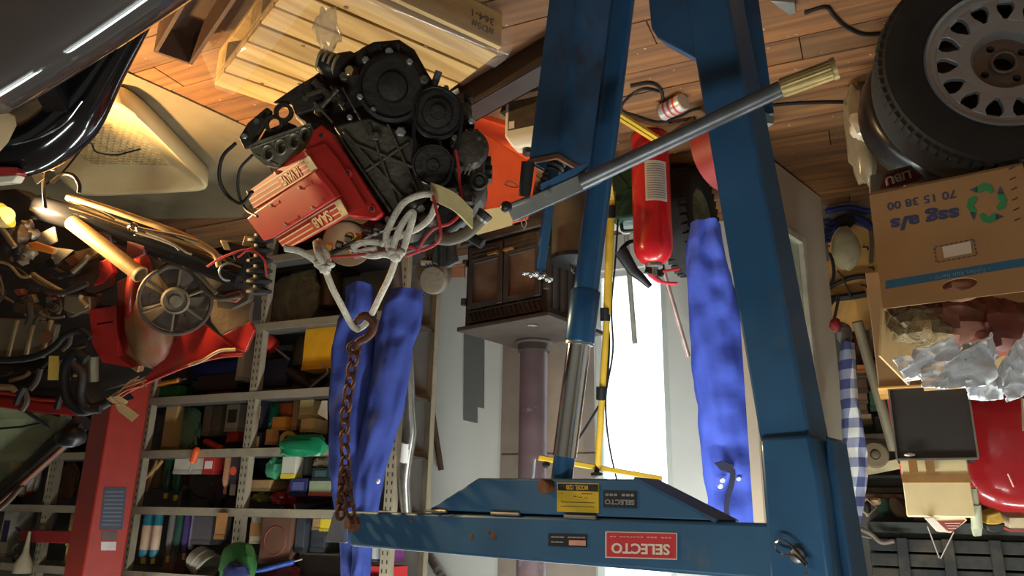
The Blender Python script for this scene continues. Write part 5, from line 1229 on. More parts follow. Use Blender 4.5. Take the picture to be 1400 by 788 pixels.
rs_('bulkhead', [(-60, 300), (60, 300), (200, 350), (345, 372), (345, 440), (300, 470), (190, 520), (110, 545), (-60, 530)], 3.22, 0.12, m_dk)
rs_('bulkhead_upper', [(-60, 500), (100, 515), (135, 560), (60, 556), (-60, 545)], 3.1, 0.3, m_dk)
# sub-frame tube with brake pipes
rt_('subframe_tube', [(52, 284), (110, 300), (190, 328), (262, 352), (330, 378)], 0.047, m_darkb, d=2.78, n=18)
rt_('pale_rail', [(92, 270), (130, 280), (190, 300), (250, 322), (292, 345), (300, 365)], 0.012, m_tan, d=2.74)
rt_('brake_pipe', [(94, 276), (125, 285), (150, 296), (156, 300)], 0.0045, m_chrome, d=2.71)
rt_('brake_pipe', [(182, 310), (210, 316), (245, 322), (270, 330)], 0.0045, m_chrome, d=2.71)
rt_('brake_pipe', [(186, 318), (215, 327), (238, 336), (245, 342)], 0.0045, m_steel, d=2.71)
rt_('brake_pipe', [(200, 318), (230, 330), (255, 345), (262, 348)], 0.004, m_steel, d=2.71)
ob('pipe_union', MB().torus(P(182, 312, 2.71), FW, 0.014, 0.006, 16, 7), m_chrome, rcar)
ob('tube_end', MB().torus(P(312, 372, 2.74), (-FW + RT * -0.5), 0.03, 0.004, 20, 6), m_steel, rcar)
rt_('wire_loop', [(325, 352), (342, 340), (352, 346), (362, 358), (364, 378)], 0.004, m_rw, d=2.66)
rt_('wire_loop', [(283, 365), (300, 354), (325, 344), (340, 342), (352, 346)], 0.004, m_rw, d=2.66)
# open exhaust pipe
xp = [P(98, 304, 2.74), P(140, 336, 2.70), P(192, 376, 2.66)]
ob('exhaust_stub', MB().tube(xp, 0.027, 18, cap=False), m_tan, rcar)
ob('exhaust_mouth', MB().lathe(xp[2], xp[2] - xp[1], [(0.029, -0.01), (0.03, 0.0), (0.026, 0.002), (0.0245, -0.01), (0.0245, -0.14), (0.001, -0.14)], 20, cap=False), m_tan, rcar)
rs_('tan_bracket', [(104, 310), (118, 316), (132, 330), (132, 342), (120, 334)], 2.76, 0.02, m_tan)
rs_('mount_plate', [(130, 316), (142, 318), (152, 322), (148, 340), (130, 338)], 2.735, 0.02, M('mauve_plate', (92, 72, 78), 0.5), bevel=0.002)
rs_('mount_plate', [(174, 330), (198, 334), (196, 348), (184, 354), (172, 346)], 2.735, 0.02, m_crd, bevel=0.002)
# inner wing, left box section
bxs = rs_('box_section', [(122, 424), (159, 418), (161, 488), (180, 503), (140, 496), (126, 470)], 2.92, 0.10, m_cr, bevel=0.01)
cut(bxs, MB().prism([P(x, y, 2.90) for x, y in ((128, 443), (150, 439.5), (150, 441.5), (128, 445))], FW * 0.07))
rs_('inner_panel', [(159, 385), (190, 372), (200, 470), (188, 510), (162, 492)], 3.0, 0.05, m_crd)
# strut tower bulge
ob('strut_tower', MB().ball(P(212, 440, 2.98), (pxm(38, 2.95), 0.11, pxm(68, 2.95)), ((RT + UP * 0.12).normalized(), FW, (UP - RT * 0.12).normalized()), 28, 0.08, 3), m_crd, rcar, ang=80)
ob('tower_face', MB().ball(P(190, 400, 2.95), (pxm(14, 2.95), 0.08, pxm(56, 2.95)), ((RT - UP * 0.1).normalized(), FW, (UP + RT * 0.1).normalized()), 20, 0.05, 5), m_cr, rcar, ang=80)
# outer wing apron
rs_('wing_apron', [(190, 524), (214, 500), (248, 456), (262, 432), (285, 448), (316, 474), (334, 484), (300, 489), (262, 499), (225, 514)], 2.93, 0.02, m_cr, bevel=0.003)
rt_('wing_flange', [(150, 552), (178, 534), (215, 517), (262, 498), (300, 488), (332, 485)], 0.007, M('flange_red', (152, 32, 26), 0.4), d=2.91)
rs_('apron_corner', [(300, 460), (342, 440), (348, 452), (335, 482), (316, 474)], 2.98, 0.03, m_cr)
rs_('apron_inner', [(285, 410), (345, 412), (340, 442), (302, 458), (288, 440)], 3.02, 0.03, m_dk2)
rt_('bumper_strip', [(258, 500), (275, 494), (300, 480), (322, 478)], 0.006, m_tan, d=2.88)
# cooling fan with shroud
fc = P(240, 411, 2.84); fax = (-FW - RT * 0.35 + UP * 0.1).normalized()
fan = ob('fan_shroud', MB().torus(fc, fax, pxm(46, 2.84), 0.008, 40, 8), m_dk2, rcar)
ob('fan_back', MB().lathe(fc - fax * 0.05, fax, [(pxm(45, 2.84), 0), (pxm(45, 2.84), 0.004)], 36), m_dk, fan)
ob('fan_hub', MB().lathe(fc + fax * 0.004, fax, [(0.046, -0.02), (0.05, 0.0), (0.05, 0.008), (0.042, 0.012), (0.04, 0.004), (0.025, 0.004), (0.02, 0.012), (0.008, 0.014)], 28), M('fan_grey', (108, 94, 72), 0.6, var=0.2), fan)
fu, fw_ = perp(fax)
for k in range(6):
    a = 2 * math.pi * k / 6 + 0.5; dr_ = fu * math.cos(a) + fw_ * math.sin(a)
    ob('fan_strut', MB().tube([fc + dr_ * 0.045, fc + dr_ * (pxm(46, 2.84))], 0.0055, 7), MATS['fan_grey'], fan)
for k in range(5):
    a = 2 * math.pi * k / 5; dr_ = fu * math.cos(a) + fw_ * math.sin(a); tg = fax.cross(dr_)
    ob('fan_blade', MB().prism([fc - fax * 0.025 + dr_ * 0.04 - tg * 0.012, fc - fax * 0.025 + dr_ * 0.115 - tg * 0.03, fc - fax * 0.012 + dr_ * 0.115 + tg * 0.03, fc - fax * 0.012 + dr_ * 0.04 + tg * 0.012], fax * 0.003), m_tan if k == 2 else m_dk2, fan)
rt_('suspension_arm', [(215, 372), (235, 362), (262, 372), (280, 395), (300, 408), (330, 404)], 0.011, m_dk2, d=2.80)
rt_('suspension_arm', [(262, 366), (280, 385), (296, 402)], 0.008, m_grm, d=2.79)
rs_('control_arm', [(296, 395), (318, 378), (344, 392), (340, 412), (316, 424), (296, 420)], 2.84, 0.05, m_dk2)
rs_('caliper', [(308, 402), (326, 396), (332, 406), (322, 414), (306, 412)], 2.83, 0.03, m_crd)
# rubber strut boot with fins
st0, st1 = P(356, 320, 2.70), P(354, 404, 2.70); sdv = st1 - st0; prof = []
for k in range(25): prof.append((0.021 if k % 4 < 2 else 0.044, sdv.length * k / 24))
ob('strut_boot', MB().lathe(st0, sdv, prof, 18), m_black, rcar)
rs_('strut_plate', [(310, 330), (332, 336), (354, 380), (346, 396), (330, 380)], 2.76, 0.03, m_dk)
rs_('grey_clamp', [(300, 328), (330, 330), (326, 344), (306, 342)], 2.78, 0.03, m_grm)
rs_('grey_clamp', [(334, 322), (352, 326), (350, 338), (330, 336)], 2.74, 0.03, m_grm)
rs_('slotted_plate', [(318, 358), (346, 360), (346, 374), (330, 374)], 2.80, 0.01, m_grm)
# far left: ribbed galvanised panel and hoses
rp_ = rs_('ribbed_panel', [(-30, 434), (40, 437), (78, 444), (70, 478), (40, 488), (-30, 494)], 2.95, 0.03, m_grm)
for x in (14, 38, 60): rs_('panel_rib', [(x + 6, 437), (x + 11, 438), (x - 2, 490), (x - 8, 490)], 2.94, 0.02, m_tan, parent=rp_)
rs_('rust_patch', [(56, 456), (66, 450), (72, 462), (60, 472), (54, 468)], 2.938, 0.004, m_crd, bevel=0)
rt_('big_hose', [(118, 492), (104, 484), (92, 496), (88, 520), (94, 548), (112, 562), (135, 556), (150, 548)], 0.019, m_black, d=2.85, n=14)
rt_('big_hose', [(100, 498), (112, 512), (110, 540), (118, 558), (138, 560)], 0.016, m_dk, d=2.83, n=14)
rt_('loom', [(-10, 492), (20, 492), (50, 487), (74, 474), (90, 458), (112, 452), (124, 462)], 0.013, m_black, d=2.88)
rt_('loom', [(-10, 360), (20, 368), (38, 380), (58, 392), (85, 400), (120, 388)], 0.010, m_dk, d=2.80)
rt_('steering_rod', [(44, 376), (62, 388), (88, 402)], 0.013, m_grm, d=2.82)
rt_('steering_rod', [(-10, 356), (12, 362), (28, 378), (42, 378)], 0.005, m_tan, d=2.78)
ob('steering_rack_ring', MB().torus(P(74, 417, 2.9), (-FW + RT * 0.3), 0.032, 0.004, 22, 6), m_dk2, rcar)
rs_('rack_bar', [(18, 415), (52, 422), (62, 430), (54, 434), (18, 426)], 2.9, 0.04, m_dk2)
rs_('gear_casing', [(88, 404), (122, 406), (124, 424), (104, 430), (86, 424)], 2.92, 0.08, m_grm)
rs_('splash_guard', [(92, 385), (135, 350), (150, 356), (152, 392), (128, 402), (100, 398)], 2.96, 0.04, m_dk2)
rs_('guard_red', [(134, 358), (150, 352), (156, 372), (140, 388), (126, 392), (136, 376)], 2.90, 0.03, m_cr)
rs_('chassis_leg', [(100, 345), (132, 336), (136, 346), (112, 358)], 2.92, 0.04, m_tan)
for k, (x, y, r) in enumerate(((28, 322, 12), (36, 310, 9), (24, 338, 10), (40, 345, 9), (18, 318, 8), (10, 335, 9), (32, 355, 8), (46, 320, 8))):
    ob('engine_lump', MB().ball(P(x, y, 2.76 + 0.02 * (k % 3)), (pxm(r, 2.76),) * 3, None, 10, 0.6, k), (m_grm, m_steel, m_dk)[k % 3], rcar, ang=40)
rs_('amber_piece', [(36, 332), (48, 330), (76, 340), (72, 348), (46, 342)], 2.72, 0.02, M('amber_plastic', (190, 112, 36), 0.3, coat=0.3))
cb2 = M('clear_bag_scrap', (170, 160, 140), 0.15, alpha=0.3, trans=0.3, var=0.1)
rs_('bag_scrap', [(72, 338), (100, 342), (76, 362), (70, 352)], 2.70, 0.006, cb2, bevel=0.001)
rs_('bag_scrap', [(56, 318), (74, 310), (78, 330), (66, 336), (50, 330)], 2.72, 0.006, cb2, bevel=0.001)
rt_('grey_stay', [(-4, 302), (6, 318), (20, 338)], 0.010, m_grm, d=2.66)
rt_('horn_wire', [(60, 240), (60, 262), (62, 285)], 0.006, m_black, d=2.62)
rt_('horn_wire', [(70, 250), (85, 238), (100, 240), (108, 252), (108, 264)], 0.007, m_black, d=2.64)
rt_('horn_wire', [(60, 242), (64, 232), (74, 232), (78, 226)], 0.004, m_black, d=2.62)
rs_('paper_tag_cream', [(34, 226), (48, 222), (60, 244), (50, 252)], 2.58, 0.003, M('tag_cream', (206, 180, 124), 0.7), bevel=0)
rs_('dark_mass', [(-20, 262), (20, 258), (42, 270), (50, 300), (30, 304), (-20, 304)], 2.88, 0.1, m_dk)
# loose wiring, pipes and brackets filling the open engine bay
rb_ = random.Random(5)
for k in range(34):
    x, y = rb_.uniform(-5, 125), rb_.uniform(345, 540)
    if 430 < y < 496 and x < 75: continue
    a = rb_.uniform(0, 3.14); L_ = rb_.uniform(14, 36); d = rb_.uniform(2.86, 3.08)
    rt_('bay_pipe', [(x, y), (x + L_ * 0.5 * math.cos(a) + rb_.uniform(-6, 6), y + L_ * 0.5 * math.sin(a) + rb_.uniform(-6, 6)), (x + L_ * math.cos(a), y + L_ * math.sin(a))], rb_.uniform(0.004, 0.013), (m_dk, m_dk2, m_grm, m_black, m_dk2, m_tan)[k % 6], d=d, k=4, n=8)
for k in range(16):
    x, y = rb_.uniform(0, 150), rb_.uniform(350, 430); s_ = rb_.uniform(7, 14); d = rb_.uniform(2.95, 3.1); a = rb_.uniform(0, 1.5)
    rs_('bay_bracket', [(x + s_ * math.cos(a + j * 1.571 + rb_.uniform(-.3, .3)), y + 0.8 * s_ * math.sin(a + j * 1.571)) for j in range(4)], d, 0.03, (m_dk2, m_dk, m_grm, m_crd)[k % 4], bevel=0.003)
# tags, canister, clips
rs_('yellow_tag', [(67, 487), (80, 487), (81, 520), (65, 520)], 2.84, 0.004, M('tag_yellow', (216, 186, 92), 0.6, var=0.15), bevel=0)
ob('silver_canister', MB().tube([P(126, 488, 2.90), P(126, 522, 2.90)], 0.022, 16), M('dull_silver', (128, 118, 96), 0.4, metal=0.6), rcar)
for q in ((146, 546, 200, 520), (150, 548, 196, 528), (160, 540, 190, 515), (178, 520, 200, 528)): rt_('copper_wire', [(q[0], q[1]), ((q[0] + q[2]) / 2, (q[1] + q[3]) / 2 - 4), (q[2], q[3])], 0.003, M('copper_bright', (206, 154, 106), 0.35, metal=0.7), d=2.86)
rs_('paper_tag', [(145, 545), (162, 541), (175, 549), (172, 553), (154, 552)], 2.80, 0.002, M('tag_paper', (216, 188, 134), 0.7), bevel=0)
tg_ = rs_('paper_tag', [(157, 554), (168, 552), (190, 568), (180, 577), (162, 563)], 2.79, 0.002, M('tag_paper_dull', (196, 166, 114), 0.7), bevel=0)
rt_('tag_string', [(150, 543), (156, 549), (163, 555)], 0.0015, m_cream, d=2.79)
# cowl, windscreen, pillar and mirror
rs_('cowl_panel', [(-40, 540), (20, 547), (95, 557), (112, 560), (108, 570), (60, 566), (-40, 552)], 3.0, 0.10, m_cr, bevel=0.006)
rt_('cowl_seal', [(-40, 534), (10, 538), (50, 546), (90, 548)], 0.006, MATS['flange_red'], d=2.98)
m_wg = M('windscreen_glass', (150, 158, 120), 0.06, alpha=0.55, var=0.25, scale=5, coat=0.5)
ob('windscreen', MB().prism([P(-40, 552, 3.05), P(60, 566, 3.05), P(104, 576, 3.08), P(84, 600, 3.14), P(0, 672, 3.34), P(-40, 700, 3.42)], FW * 0.006), m_wg, rcar)
ob('screen_pillar', MB().tube([P(112, 578, 3.04), P(84, 604, 3.10), P(0, 680, 3.30), P(-40, 716, 3.40)], 0.036, 12), m_dk, rcar)
ob('pillar_highlight', MB().tube([P(92, 606, 3.06), P(4, 684, 3.26), P(-40, 722, 3.36)], 0.010, 8), m_crd, rcar)  # red highlight along the pillar, put in as a thin tube
ob('wiper_arm', MB().tube([P(26, 556, 3.0), P(58, 578, 3.02), P(66, 586, 3.04)], 0.007, 8), m_black, rcar)
ob('wiper_blade', MB().tube([P(-20, 588, 3.08), P(30, 584, 3.06), P(60, 578, 3.05)], 0.005, 6), m_black, rcar)
mr_ = ob('wing_mirror', MB().ball(P(97, 598, 2.98), (pxm(20, 2.98), 0.05, pxm(14, 2.98)), (RT, FW, UP), 18, 0.12, 2), m_blackp, rcar, ang=70)
ob('mirror_arm', MB().beam(P(108, 582, 3.02), P(98, 592, 2.99), 0.04, 0.02), m_blackp, rcar)
rt_('roof_rail', [(-30, 715), (6, 690), (30, 664)], 0.012, m_dk2, d=3.2)
# what carries the shell: the arm of the lift
arm0 = lc + lr * lw / 2 + ll * 0.05 + ZD * 0.42
ob('lift_arm', MB().beam(arm0, V((P(60, 330, 3.28).x, P(60, 330, 3.28).y, 0.42)), 0.10, 0.08), m_dk, lift, bevel=0.004)
ob('lift_arm', MB().beam(arm0, V((P(230, 380, 3.25).x, P(230, 380, 3.25).y, 0.42)), 0.08, 0.08), m_dk, lift, bevel=0.004)
# ================================================================= metal shelving along the back wall
SB0, SB1 = 3.25, 3.60
m_rack = M('shelf_grey_paint', (176, 164, 140), 0.5, metal=0.3, var=0.10, dirt=(118, 104, 84), damt=0.35)
m_deck = M('shelf_deck', (92, 88, 84), 0.55, metal=0.3, var=0.1)
LV = [0.16, 0.56, 0.945, 1.25, 1.56, 1.90]
pa = [ab(PB(533, 660, SB0))[0]] + [ab(PB(x, y, SB0))[0] for x, y in ( (334, 640), (190, 640), (64, 690), (-90, 700))]
rack = thing('metal_shelving', 'grey slotted steel shelving full of workshop clutter along the wall', 'shelving', W((pa[0] + pa[-1]) / 2, (SB0 + SB1) / 2, 0))
pw_ = 0.052
slot_m = M('slot_shade', (52, 46, 38), 0.8)
for i, a in enumerate(pa):
    for b_, s_ in ((SB0, 1), (SB1, -1)):
        pm = MB(); pm.rbox(a - pw_ / 2, a + pw_ / 2, b_ - 0.002 * s_, b_ + 0.002 * s_, 0, 2.2)
        pm.rbox(a - pw_ / 2, a - pw_ / 2 + 0.004, b_, b_ + 0.04 * s_, 0, 2.2)
        po = ob('post', pm, m_rack, rack)
        if s_ > 0:
            sm = MB(); z = 0.30
            while z < 2.15:
                for k in (-1, 1): sm.rbox(a + k * 0.013 - 0.003, a + k * 0.013 + 0.003, b_ - 0.0032, b_ - 0.0019, z, z + 0.018)
                z += 0.04
            so = ob('slot_shade_rows', sm, slot_m, po); so['kind'] = 'stuff'  # dark paint stands for the shade inside the slots; posts are solid
for i in range(len(pa) - 1):
    a0, a1 = pa[i + 1] + 0, pa[i]
    lo, hi = min(a0, a1), max(a0, a1)
    for z in LV:
        sm = MB(); sm.rbox(lo, hi, SB0, SB1, z - 0.004, z)
        so = ob('shelf_deck', sm, m_deck, rack)
        sl = MB(); sl.rbox(lo, hi, SB0 - 0.004, SB0, z - 0.042, z)
        sl.rbox(lo, hi, SB1, SB1 + 0.004, z - 0.042, z)
        ob('shelf_lip', sl, m_rack, so)
# shallow back sheet, seen in the gaps above the goods
for i in range(len(pa) - 1):
    lo, hi = min(pa[i], pa[i + 1]), max(pa[i], pa[i + 1])
    ob('back_sheet', MB().rbox(lo, hi, SB1 + 0.004, SB1 + 0.007, 0.1, 2.2), M('back_sheet_grey', (132, 126, 118), 0.7, var=0.08), rack)

GRP = 'goods on the metal shelves'
def shelf_z(z):
    q = min(LV, key=lambda v: abs(v - z)); return q if abs(q - z) < 0.085 else z
def spot(x0, y0, x1, y1, b, snap=True):
    xm = (x0 + x1) / 2; p = PB(xm, y0, b); z = shelf_z(p.z) if snap else p.z
    d = dep(p); w = pxm(abs(x1 - x0), d) / 0.93; h = pxm(abs(y1 - y0), d) / 0.96
    a_, b_ = ab(p)
    # the pixel row fixes the height, the shelf fixes the base: keep the top where the photo has it
    top = PB(xm, y1, b).z
    h = max(0.03, top - z)
    return a_, b, z, w, h
def cm(rgb, rough=0.6, **k):
    nm = 'goods_%d_%d_%d' % tuple(rgb); return M(nm, rgb, rough, var=0.10, **k)
# cartons, vessels and bags are first laid out as boxes (a, b, z), packed so that none cuts into another, then built
GOODS = []
B_LO, B_HI = SB0 + 0.046, SB1 - 0.012
def lay(kind, x0, y0, x1, y1, b, depth, snap, free, kw):
    a_, b_, z, w, h = spot(x0, y0, x1, y1, b, snap)
    if kind == 'vessel': depth = w
    if not free: b_ = max(B_LO, min(b_, B_HI - min(depth, 0.10))); depth = min(depth, B_HI - b_) if kind != 'vessel' else depth
    GOODS.append(dict(kind=kind, a=[a_ - w / 2, a_ + w / 2], b=[b_, b_ + depth], z=[z, z + h], free=free, **kw))
def carton(x0, y0, x1, y1, rgb, label, b=3.36, depth=0.14, lid=None, patch=None, snap=True, nm='carton', cat='carton', free=False, extra=None):
    lay('carton', x0, y0, x1, y1, b, depth, snap, free, dict(rgb=rgb, label=label, lid=lid, patch=patch, nm=nm, cat=cat, extra=extra))
def vessel(x0, y0, x1, y1, rgb, label, b=3.36, cap=(200, 170, 60), form='can', nm='spray_can', cat='can', band=None, snap=True):
    lay('vessel', x0, y0, x1, y1, b, 0, snap, False, dict(rgb=rgb, label=label, cap=cap, form=form, nm=nm, cat=cat, band=band))
def bag(x0, y0, x1, y1, rgb, label, b=3.38, amp=0.5, seed=1, nm='plastic_bag', cat='bag', rough=0.35, deep=0.07, snap=True, alpha=1.0, free=False):
    lay('bag', x0, y0, x1, y1, b, deep * 2, snap, free, dict(rgb=rgb, label=label, amp=amp, seed=seed, nm=nm, cat=cat, rough=rough, alpha=alpha))
def pack():
    # parts of the rack and the goods that are already standing there
    def box_of(o):
        pts = []
        def walk(q):
            if q.type == 'MESH': pts.extend(q.matrix_world @ v.co for v in q.data.vertices)
            for c in q.children: walk(c)
        walk(o)
        return dict(a=[min(p.dot(AD) for p in pts), max(p.dot(AD) for p in pts)], b=[min(p.dot(BD) for p in pts), max(p.dot(BD) for p in pts)], z=[min(p.z for p in pts), max(p.z for p in pts)], fixed=True)
    bpy.context.view_layer.update()
    fixed = [box_of(o) for o in bpy.data.objects if o.parent is None and o.get('group') == GRP]
    def pen(p, q): return [min(p[k][1], q[k][1]) - max(p[k][0], q[k][0]) for k in 'abz']
    for g in GOODS:
        if g['free']: continue
        below = [v for v in LV if v <= g['z'][0] + 0.05]; lev = max(below) if below else LV[0]
        above = [v for v in LV if v > lev + 0.01]; top = (min(above) - 0.006) if above else 2.4
        g['lev'] = lev; g['z'][0] = max(g['z'][0], lev); g['z'][1] = max(g['z'][0] + 0.02, min(g['z'][1], top))
    def shrink_a(g, q):
        lo = q['a'][1] - g['a'][0]; hi = g['a'][1] - q['a'][0]; w = g['a'][1] - g['a'][0]
        if min(lo, hi) > 0.7 * w: return False
        if lo < hi: g['a'][0] = q['a'][1] + 0.001
        else: g['a'][1] = q['a'][0] - 0.001
        if g['kind'] == 'vessel': g['b'][1] = g['b'][0] + g['a'][1] - g['a'][0]
        return True
    def resolve(g, q):
        """g may change, q too unless it is fixed"""
        P_ = pen(g, q)
        if min(P_) < 0.0015: return False
        if P_[2] < 0.03 and P_[2] <= min(P_[0], P_[1]):
            up, dn = (g, q) if g['z'][0] + g['z'][1] > q['z'][0] + q['z'][1] else (q, g)
            if not up.get('fixed'): up['z'][0] = dn['z'][1]; up['z'][1] = max(up['z'][1], up['z'][0] + 0.02)
            else: dn['z'][1] = max(dn['z'][0] + 0.02, up['z'][0])
            return True
        if P_[0] < 0.03:
            return shrink_a(g, q)
        back, front = (g, q) if g['b'][0] >= q['b'][0] else (q, g)
        # first let the one in front become shallower, then push the other one back
        if not front.get('fixed') and front['kind'] != 'vessel':
            front['b'][1] = max(front['b'][0] + 0.055, min(front['b'][1], back['b'][0] - 0.001))
        if not back.get('fixed') and back['b'][0] < front['b'][1]:
            d = back['b'][1] - back['b'][0]; nb = front['b'][1] + 0.001
            nd = d if back['kind'] == 'vessel' else min(d, B_HI - nb)
            if nb + nd <= B_HI + 1e-6 and nd > 0.03: back['b'] = [nb, nb + nd]; return True
        if min(pen(g, q)) < 0.0015: return True
        return shrink_a(g, q)
    live = [g for g in GOODS if not g['free']]
    for it in range(60):
        ch = False
        for i, g in enumerate(live):
            for q in fixed: ch |= resolve(g, q)
            for q in live[i + 1:]: ch |= resolve(g, q)
        if not ch: break
    # stand everything on what is below it
    for g in sorted(live, key=lambda q: q['z'][0]):
        sup = g['lev']
        for q in live + fixed:
            if q is g: continue
            P_ = pen(g, q)
            if P_[0] > 0.006 and P_[1] > 0.006 and q['z'][1] <= g['z'][0] + 0.004: sup = max(sup, q['z'][1])
        gap = g['z'][0] - sup
        if gap > 0.001:
            if g['kind'] == 'vessel': g['z'] = [sup, g['z'][1] - gap]
            else: g['z'][0] = sup
def build_goods():
    for g in GOODS:
        a0, a1 = g['a']; b0, b1 = g['b']; z0, z1 = g['z']; w, dp, h = a1 - a0, b1 - b0, z1 - z0
        if g['kind'] == 'carton':
            o = thing(g['nm'], g['label'], g['cat'], W((a0 + a1) / 2, b0, z0), GRP)
            body = ob('body', MB().rbox(a0, a1, b0, b1, z0, z1), cm(g['rgb']), o, bevel=0.003)
            lr_ = tuple(max(0, int(v * 0.86)) for v in g['rgb']) if g['lid'] is None else g['lid']
            lh = min(0.022, h * 0.22)
            ob('lid_flap', MB().rbox(a0 - 0.0005, a1 + 0.0005, b0 - 0.0015, b1, z1 - lh, z1 + 0.0005), cm(lr_), o)
            if g['patch']: ob('label_patch', MB().rbox(a0 + w * 0.17, a1 - w * 0.17, b0 - 0.0018, b0, z0 + h * 0.2, z0 + h * 0.68), cm(g['patch']), body)
            if g['extra']: g['extra'](o, g)
        elif g['kind'] == 'vessel':
            r = w / 2; c = W((a0 + a1) / 2, b0 + r, z0); o = thing(g['nm'], g['label'], g['cat'], c, GRP)
            f = g['form']
            if f == 'can': prof = [(r * 0.94, 0), (r, 0.006), (r, h * 0.80), (r * 0.86, h * 0.86), (r * 0.5, h * 0.875)]; cp = (r * 0.5, h * 0.86, h)
            elif f == 'bottle': prof = [(r * 0.94, 0), (r, 0.008), (r, h * 0.62), (r * 0.75, h * 0.74), (r * 0.4, h * 0.82), (r * 0.38, h * 0.9)]; cp = (r * 0.46, h * 0.86, h)
            elif f == 'tube': prof = [(r, 0), (r, h * 0.86), (r * 0.9, h * 0.865)]; cp = (r * 1.0, h * 0.85, h * 0.92)
            else: prof = [(r * 0.9, 0), (r * 0.94, 0.006), (r * 0.97, h * 0.92), (r * 0.95, h * 0.94)]; cp = (r * 1.0, h * 0.9, h)
            ob('body', MB().lathe(c, ZD, prof, 18), cm(g['rgb'], 0.4), o)
            ob('cap', MB().lathe(c, ZD, [(cp[0], cp[1]), (cp[0], cp[2] - 0.004), (cp[0] * 0.85, cp[2])], 14), cm(g['cap'], 0.45), o)
            if g['band']: ob('label_band', MB().lathe(c, ZD, [(r * 1.01, h * 0.22), (r * 1.01, h * 0.72)], 18, cap=False), cm(g['band']), o)
        else:
            m = MB().ball(W((a0 + a1) / 2, (b0 + b1) / 2, (z0 + z1) / 2), (w / 2 * 1.08, dp / 2 * 1.08, h / 2 * 1.08), (AD, BD, ZD), 18, g['amp'], g['seed'])
            for k, p in enumerate(m.v):      # crumpled, but inside its own room
                m.v[k] = W(min(max(p.dot(AD), a0), a1), min(max(p.dot(BD), b0), b1), min(max(p.z, z0 + 0.0005), z1))
            mt = cm(g['rgb'], g['rough']) if g['alpha'] == 1 else M('bag_%d_%d' % (g['rgb'][0], g['rgb'][1]), g['rgb'], g['rough'], alpha=g['alpha'], var=0.15)
            solo(g['nm'], m, mt, g['label'], g['cat'], GRP, ang=28)
def stick(x0, y0, x1, y1, rpx, rgb, label, b=3.30, nm='chisel', cat='chisel', metal=None):
    p, q = PB(x0, y0, b), PB(x1, y1, b); r = pxm(rpx, dep(p))
    o = thing(nm, label, cat, p, GRP); d_ = (q - p)
    ob('grip', MB().lathe(p, d_, [(r * 0.6, 0), (r, r * 0.6), (r * 1.05, d_.length * 0.3), (r * 0.9, d_.length * 0.6), (r, d_.length - r * 0.5), (r * 0.6, d_.length)], 12), cm(rgb, 0.4), o)
    ob('shaft', MB().tube([q, q + d_.normalized() * 0.05], r * 0.3, 8), m_steel, o)
    return o
# ---- bay between the lift column and the second post: lower shelf
carton(236, 462, 326, 494, (58, 50, 46), 'dark flat case at the bottom of the pile under the blue box', depth=0.3)
carton(238, 493, 322, 513, (40, 58, 128), 'flat blue box lying under the red wing edge on the shelf', b=3.34, depth=0.3, snap=False)
carton(318, 488, 336, 520, (186, 176, 156), 'white narrow box standing beside the shelf post and blue box', b=3.33, snap=False)
carton(198, 531, 246, 553, (40, 124, 56), 'bright green plastic case on the shelf beside the lift column', b=3.28, depth=0.22, snap=False, nm='plastic_case', cat='case', lid=(22, 70, 34))
carton(246, 528, 264, 552, (30, 58, 38), 'small dark green box beside the bright green case', b=3.36, depth=0.14, snap=False)
carton(198, 500, 262, 530, (52, 44, 36), 'dark brown box under the bright green case', b=3.34, depth=0.25, snap=False)
carton(262, 512, 334, 536, (56, 48, 40), 'dark box under the orange tool on the shelf', b=3.36, depth=0.25, snap=False)
stick(284, 541, 320, 538, 4.5, (196, 120, 40), 'orange handled chisel lying on a dark box', b=3.40)
stick(215, 527, 246, 520, 4, (206, 130, 44), 'orange handled chisel lying above the green case', b=3.282)
# shelf above
carton(250, 570, 276, 598, (38, 40, 66), 'dark navy box standing behind the green bag', b=3.42)
carton(277, 569, 290, 596, (126, 110, 90), 'grey brown carton with a pale front beside the navy box')
carton(290, 568, 304, 595, (110, 98, 80), 'darker brown carton between two pale cartons', b=3.37)
carton(307, 566, 329, 590, (176, 164, 140), 'white carton with a dark picture label by the shelf post', patch=(66, 60, 54))
bag(225, 582, 264, 617, (110, 148, 112), 'crumpled pale green plastic bag on the shelf', seed=4, b=3.33)
carton(216, 586, 240, 600, (70, 58, 48), 'small dark brown box under the cream packet', b=3.40)
carton(219, 600, 239, 616, (186, 150, 96), 'cream packet lying against the green bag', b=3.32, snap=False)
carton(304, 593, 328, 605, (178, 44, 36), 'flat red box lying on the cartons by the post', snap=False, b=3.37)
stick(280, 603, 304, 615, 5, (240, 88, 48), 'bright orange screwdriver handle pointing at the post', b=3.40, nm='screwdriver', cat='screwdriver')
stick(270, 612, 263, 634, 5, (226, 92, 46), 'orange screwdriver handle hanging over the shelf lip', b=3.235, nm='screwdriver', cat='screwdriver')
